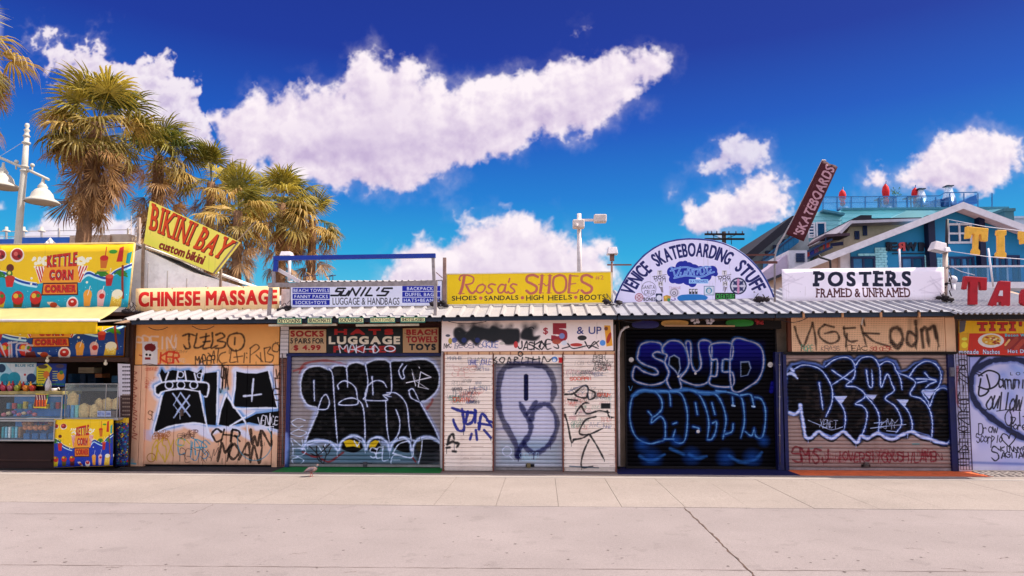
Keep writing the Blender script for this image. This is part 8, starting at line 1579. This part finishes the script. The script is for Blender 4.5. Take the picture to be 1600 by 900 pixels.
for i in range(6): o = MB(); z = a.z + (b.z - a.z) * i / 6; o.box(a.x, b.x, 32.9, 32.99, z, z + (b.z - a.z) / 9); o.build('louvre', mat('louvre_navy', srgb(34, 50, 90), rough=.5), lw)
# balcony with red and blue screens
bs = empty('screened_balcony', tuple(at(1280, 405, 34)), 'small balcony hung with red and blue screens under a flat awning', 'balcony')
for i, (x0, y0, x1, y1, cc) in enumerate(((1258, 393, 1265, 404, (170, 50, 50)), (1266, 390, 1272, 401, (40, 50, 130)), (1273, 386, 1279, 397, (120, 60, 90)), (1287, 379, 1296, 390, (200, 60, 50)), (1298, 377, 1318, 385, (26, 28, 60)))):
    o = MB(); o.prism([X(x0, y0 + 3, 34), X(x1, y0, 34), X(x1, y1 - 2, 34), X(x0, y1, 34)], 34, 34.05); o.build('screen', mat('scr%d' % i, srgb(*cc), rough=.7, var=.3), bs)
o = MB(); o.prism([X(1276, 376, 33.8), X(1290, 366, 33.8), X(1328, 364, 33.8), X(1328, 368, 33.8), X(1292, 370, 33.8), X(1278, 378, 33.8)], 33.8, 35); o.build('awning', mat('awning_brown', srgb(84, 60, 70), rough=.7), bs)
o = MB(); o.bar(at(1255, 396, 33.9), at(1300, 374, 33.9), .1); o.bar(at(1256, 406, 33.9), at(1300, 386, 33.9), .12); o.bar(at(1290, 368, 33.9), at(1290, 390, 33.9), .06); o.build('rail', mat('rail_navy', srgb(30, 50, 90)), bs)
o = MB(); o.tube([at(1279, 398, 28.6), at(1281, 402, 28.6), at(1297, 407, 28.6), at(1298, 425, 28.6)], .05, 8); o.thing('gutter_pipe', mat('gutter_black', srgb(34, 30, 40), rough=.5), 'bent black downpipe on the low end of the hotel front', 'pipe')
for i, (x, y0, y1, dx) in enumerate(((1405, 389, 425, 2), (1544, 388, 448, 8))):
    o = MB(); o.tube([at(x + dx, y1, 17), at(x, y0, 17)], .022, 8); o.thing('white_stick', mat('stick_white', srgb(220, 214, 222), rough=.5), ['thin white stick rising behind the posters banner', 'leaning white stick between the yellow letters'][i], 'pole')
# utility pole
up = empty('utility_pole', tuple(at(1131, 470, 45)), 'dark wooden utility pole with two crossarms behind the arch sign', 'utility pole'); up.location.z = 0; UY = 45
o = MB(); t_ = at(1131, 362, UY); o.tube([(t_.x, UY, 0), t_], [.18, .13], 10); mwood = mat('pole_dark', srgb(46, 34, 34), rough=.9); o.build('pole', mwood, up)
for y in (366, 373.5): o = MB(); o.bar(at(1101, y, UY - .15), at(1163, y, UY - .15), .10, .12); o.build('crossarm', mwood, up)
for x in (1106, 1112, 1120, 1139, 1150, 1160):
    o = MB(); o.lathe(at(x, 365.2, UY - .15), [(.03, 0), (.05, .06), (.03, .1), (.05, .14), (0, .2)], 8); o.build('insulator', mat('insul', srgb(70, 60, 70), rough=.3), up)
o = MB()
for x in (1112, 1150): o.tube([at(x, 367, UY - .1), at(1131, 374, UY - .1)], .02, 5)
for x in (1115, 1142): o.tube([at(x, 367, UY - .1), at(x + 1, 382, UY - .1)], .025, 5)
o.build('brace', mwood, up)
for i, x in enumerate((477, 483, 492, 515, 520)):
    o = MB(); o.tube([at(x, 441, 20), at(x, 425 + (i * 5) % 8, 20)], .012, 5); o.bar(at(x - 5, 432, 20), at(x + 5, 430, 20), .02); o.thing('roof_antenna', mat('ant', srgb(80, 70, 90), rough=.5), 'thin roof antenna behind the luggage sign, ' + ORD[i] + ' from the left', 'antenna', 'antennas behind the luggage sign')
# ---------------------------------------------------------------- fan palms
def leafmat(name, c1, c2, tr=.35):
    m = bpy.data.materials.new(name); m.use_nodes = True; t = NT(m); b = t.n['Principled BSDF']; out = t.n['Material Output']
    oi = t.new('ShaderNodeObjectInfo'); mx = t.new('ShaderNodeMix', data_type='RGBA'); nz = t.new('ShaderNodeTexNoise'); nz.inputs['Scale'].default_value = 6
    tc = t.new('ShaderNodeTexCoord'); t.link(tc.outputs['Object'], nz.inputs['Vector'])
    ad = t.new('ShaderNodeMath', operation='ADD'); t.link(oi.outputs['Random'], ad.inputs[0]); t.link(nz.outputs['Fac'], ad.inputs[1]); sb_ = t.new('ShaderNodeMath', operation='SUBTRACT', use_clamp=True); t.link(ad.outputs[0], sb_.inputs[0]); sb_.inputs[1].default_value = .5
    t.link(sb_.outputs[0], mx.inputs[0]); mx.inputs[6].default_value = rgba(c1); mx.inputs[7].default_value = rgba(c2); t.link(mx.outputs[2], b.inputs['Base Color']); b.inputs['Roughness'].default_value = .55
    tr_ = t.new('ShaderNodeBsdfTranslucent'); t.link(mx.outputs[2], tr_.inputs[0]); ms = t.new('ShaderNodeMixShader'); ms.inputs[0].default_value = tr; t.link(b.outputs[0], ms.inputs[1]); t.link(tr_.outputs[0], ms.inputs[2]); t.link(ms.outputs[0], out.inputs[0]); return m
M_GR = leafmat('green_frond', srgb(66, 80, 20), srgb(196, 172, 66)); M_DD = leafmat('dead_frond', srgb(120, 78, 38), srgb(210, 162, 104), .3); M_YL = leafmat('yellowing_frond', srgb(112, 100, 30), srgb(204, 166, 84))
def frond_mesh(seed, dead=False):
    """local: petiole leaves the origin along +X, fan opens at its end"""
    g = random.Random(seed); m = MB(); pl = g.uniform(.75, 1.05) * (.9 if dead else 1); m.tube([(0, 0, 0), (pl * .5, 0, .03), (pl, 0, 0)], [.022, .016, .012], 4, smooth=False)
    n = 30 if not dead else 20; span = R(250 if not dead else 110); Rr = g.uniform(.85, 1.05) * (1.0 if not dead else .9)
    for i in range(n):
        a = -span / 2 + span * i / (n - 1) + g.uniform(-.05, .05); L = Rr * (1 - .25 * abs(a / (span / 2)) ** 2) * g.uniform(.85, 1.1); dr = g.uniform(.5, 1.25) if not dead else g.uniform(.1, .5)
        w = L * (.062 if not dead else .036); d = Vector((math.cos(a), math.sin(a), 0)); s_ = Vector((-math.sin(a), math.cos(a), 0)); cup = .16 * abs(math.sin(a)); P = []
        for t_, ww in ((.04, .25), (.35, .8), (.65, 1.0), (.85, .5), (1.0, .04)):
            z = cup * t_ * L - dr * L * max(0, t_ - .38) ** 2 * 1.9; c_ = Vector((pl, 0, 0)) + d * (L * t_ * (1 - .2 * t_ * t_ * dr)) + Vector((0, 0, z)) + s_ * g.uniform(-.02, .02) * (t_ > .8) * L
            P += [c_ - s_ * w * ww / 2 - Vector((0, 0, w * .35 * ww)), c_, c_ + s_ * w * ww / 2 - Vector((0, 0, w * .35 * ww))]
        m.add(P, [(3 * k + q, 3 * k + q + 1, 3 * k + q + 4, 3 * k + q + 3) for k in range(4) for q in (0, 1)])
    return m
FM = [frond_mesh(i) for i in range(4)]; DM = [frond_mesh(20 + i, True) for i in range(4)]
ME_G = [f.mesh('frond', M_GR) for f in FM]; ME_Y = [f.mesh('frond', M_YL) for f in FM]; ME_D = [f.mesh('dead_frond', M_DD) for f in DM]
def palm(px, py, Y, ng, nd, scale, skirt, lab, seed, trunk_px=None, lean=0, squash=1.0):
    g = random.Random(seed); c_ = at(px, py, Y); r_ = empty('fan_palm', (c_.x + lean, Y, 0), lab, 'palm tree', 'fan palms behind the shops'); bx = c_.x + lean
    m = MB(); n = 24; pts = [(bx + (c_.x - bx) * (i / n) ** 1.5, Y, c_.z * i / n) for i in range(n + 1)]; m.tube(pts, [(.26 - .08 * i / n) * scale * (1 + .05 * (i % 2)) for i in range(n + 1)], 10); m.build('trunk', mat('palm_bark', srgb(132, 98, 72), rough=.95, var=.35, scale=5, bump=.8, bscale=18, bdist=.03), r_)
    off = Vector((bx, Y, 0))
    def put(nm, me, az, el, s_, base_, roll=0):
        o = shared(nm, me, base_ - off, r_); d = Vector((math.cos(az) * math.cos(el), math.sin(az) * math.cos(el), math.sin(el))); q_ = d.to_track_quat('X', 'Z'); o.rotation_mode = 'QUATERNION'
        from mathutils import Quaternion
        o.rotation_quaternion = q_ @ Quaternion((1, 0, 0), roll); o.scale = (s_, s_, s_)
    for i in range(ng):
        t_ = i / ng; el = R(82) - R(125) * t_ ** .85 + g.uniform(-.15, .15); put('frond', g.choice(ME_G if t_ < .45 else ME_Y), g.uniform(0, 6.283), el, scale * g.uniform(.85, 1.15), Vector(c_) + Vector((0, 0, -.35 * t_ * scale)), g.uniform(-.5, .5))
    for i in range(nd):
        t_ = i / nd; el = R(-25 - 30 * t_) - R(40) * g.random(); put('dead_frond', g.choice(ME_D), g.uniform(0, 6.283), el, scale * g.uniform(.8, 1.15), Vector(c_) + Vector((0, 0, (-.3 - skirt * t_) * 1.0)), g.uniform(-1.5, 1.5))
    return r_
palm(152, 192, 22, 40, 64, 1.1, 1.7, 'largest fan palm with a heavy brown skirt, behind the kettle banner', 1, lean=-.6)
palm(-48, 80, 19, 26, 24, 1.0, 1.2, 'fan palm cut off by the upper left corner', 2)
palm(248, 244, 25, 30, 50, .95, 2.6, 'fan palm right beside the largest one, behind the tilted yellow sign', 3)
palm(330, 285, 26, 22, 40, .84, 2.6, 'narrow fan palm between the tilted yellow sign and the blue frame', 4)
palm(372, 330, 24, 24, 44, .84, 2.0, 'short fan palm right behind the upper corner of the tilted yellow sign', 5)
palm(440, 318, 27, 34, 36, .98, 2.2, 'green-topped fan palm above the left end of the blue rail', 6)
palm(488, 345, 28, 26, 26, .86, 1.9, 'rightmost and lowest fan palm with its bare trunk above the blue rail', 7)
# ---------------------------------------------------------------- pigeon on the walk
pg = atz(486, 745); pg0 = 1; pr_ = empty('pigeon', tuple(pg), 'grey brown pigeon walking on the pale line before the green pad', 'pigeon')
m = MB(); B = lambda x, z, y=0: (pg.x + x, pg.y + y, z)
m.tube([B(-.17, .115), B(-.12, .13), B(-.07, .145), B(0, .15), B(.06, .155), B(.10, .175), B(.12, .205), B(.13, .235), B(.15, .245), B(.165, .242)], [.008, .022, .045, .062, .058, .042, .027, .024, .024, .010], 12); m.build('body', mat('pigeon_body', srgb(120, 96, 92), rough=.7, var=.35, scale=16), pr_)
for s_ in (-1, 1):
    m = MB(); m.tube([B(.05, .19, s_ * .045), B(-.02, .175, s_ * .062), B(-.10, .14, s_ * .045), B(-.15, .12, s_ * .02)], [.012, .035, .025, .006], 8); m.build('wing', mat('pigeon_wing', srgb(90, 76, 84), rough=.7, var=.3, scale=18), pr_)
    m = MB(); m.tube([B(.0, .11, s_ * .02), B(.01 + s_ * .03, .05, s_ * .02), B(s_ * .035, .008, s_ * .02), B(s_ * .035 + .03, .006, s_ * .02)], [.010, .006, .005, .004], 6)
    for a in (-.018, .018): m.tube([B(s_ * .035, .008, s_ * .02), B(s_ * .035 + .026, .006, s_ * .02 + a)], .004, 5)
    m.build('leg', mat('pigeon_leg', srgb(190, 90, 80), rough=.6), pr_)
m = MB(); m.tube([B(.172, .242), B(.20, .232)], [.008, .002], 6); m.build('beak', mat('pigeon_beak', srgb(50, 44, 44), rough=.5), pr_)
m = MB(); m.tube([B(.112, .19), B(.128, .222)], [.036, .027], 12); m.build('neck', mat('pigeon_neck', srgb(38, 62, 66), rough=.35), pr_)
for s_ in (-1, 1): m = MB(); m.ico(B(.152, .250, s_ * .021), .005, 0, (1, 1, 1), 1); m.build('eye', mat('pigeon_eye', srgb(200, 80, 20), rough=.2), pr_)
pr_.rotation_euler = (0, 0, R(42)); pr_.scale = (.88, .88, .88)
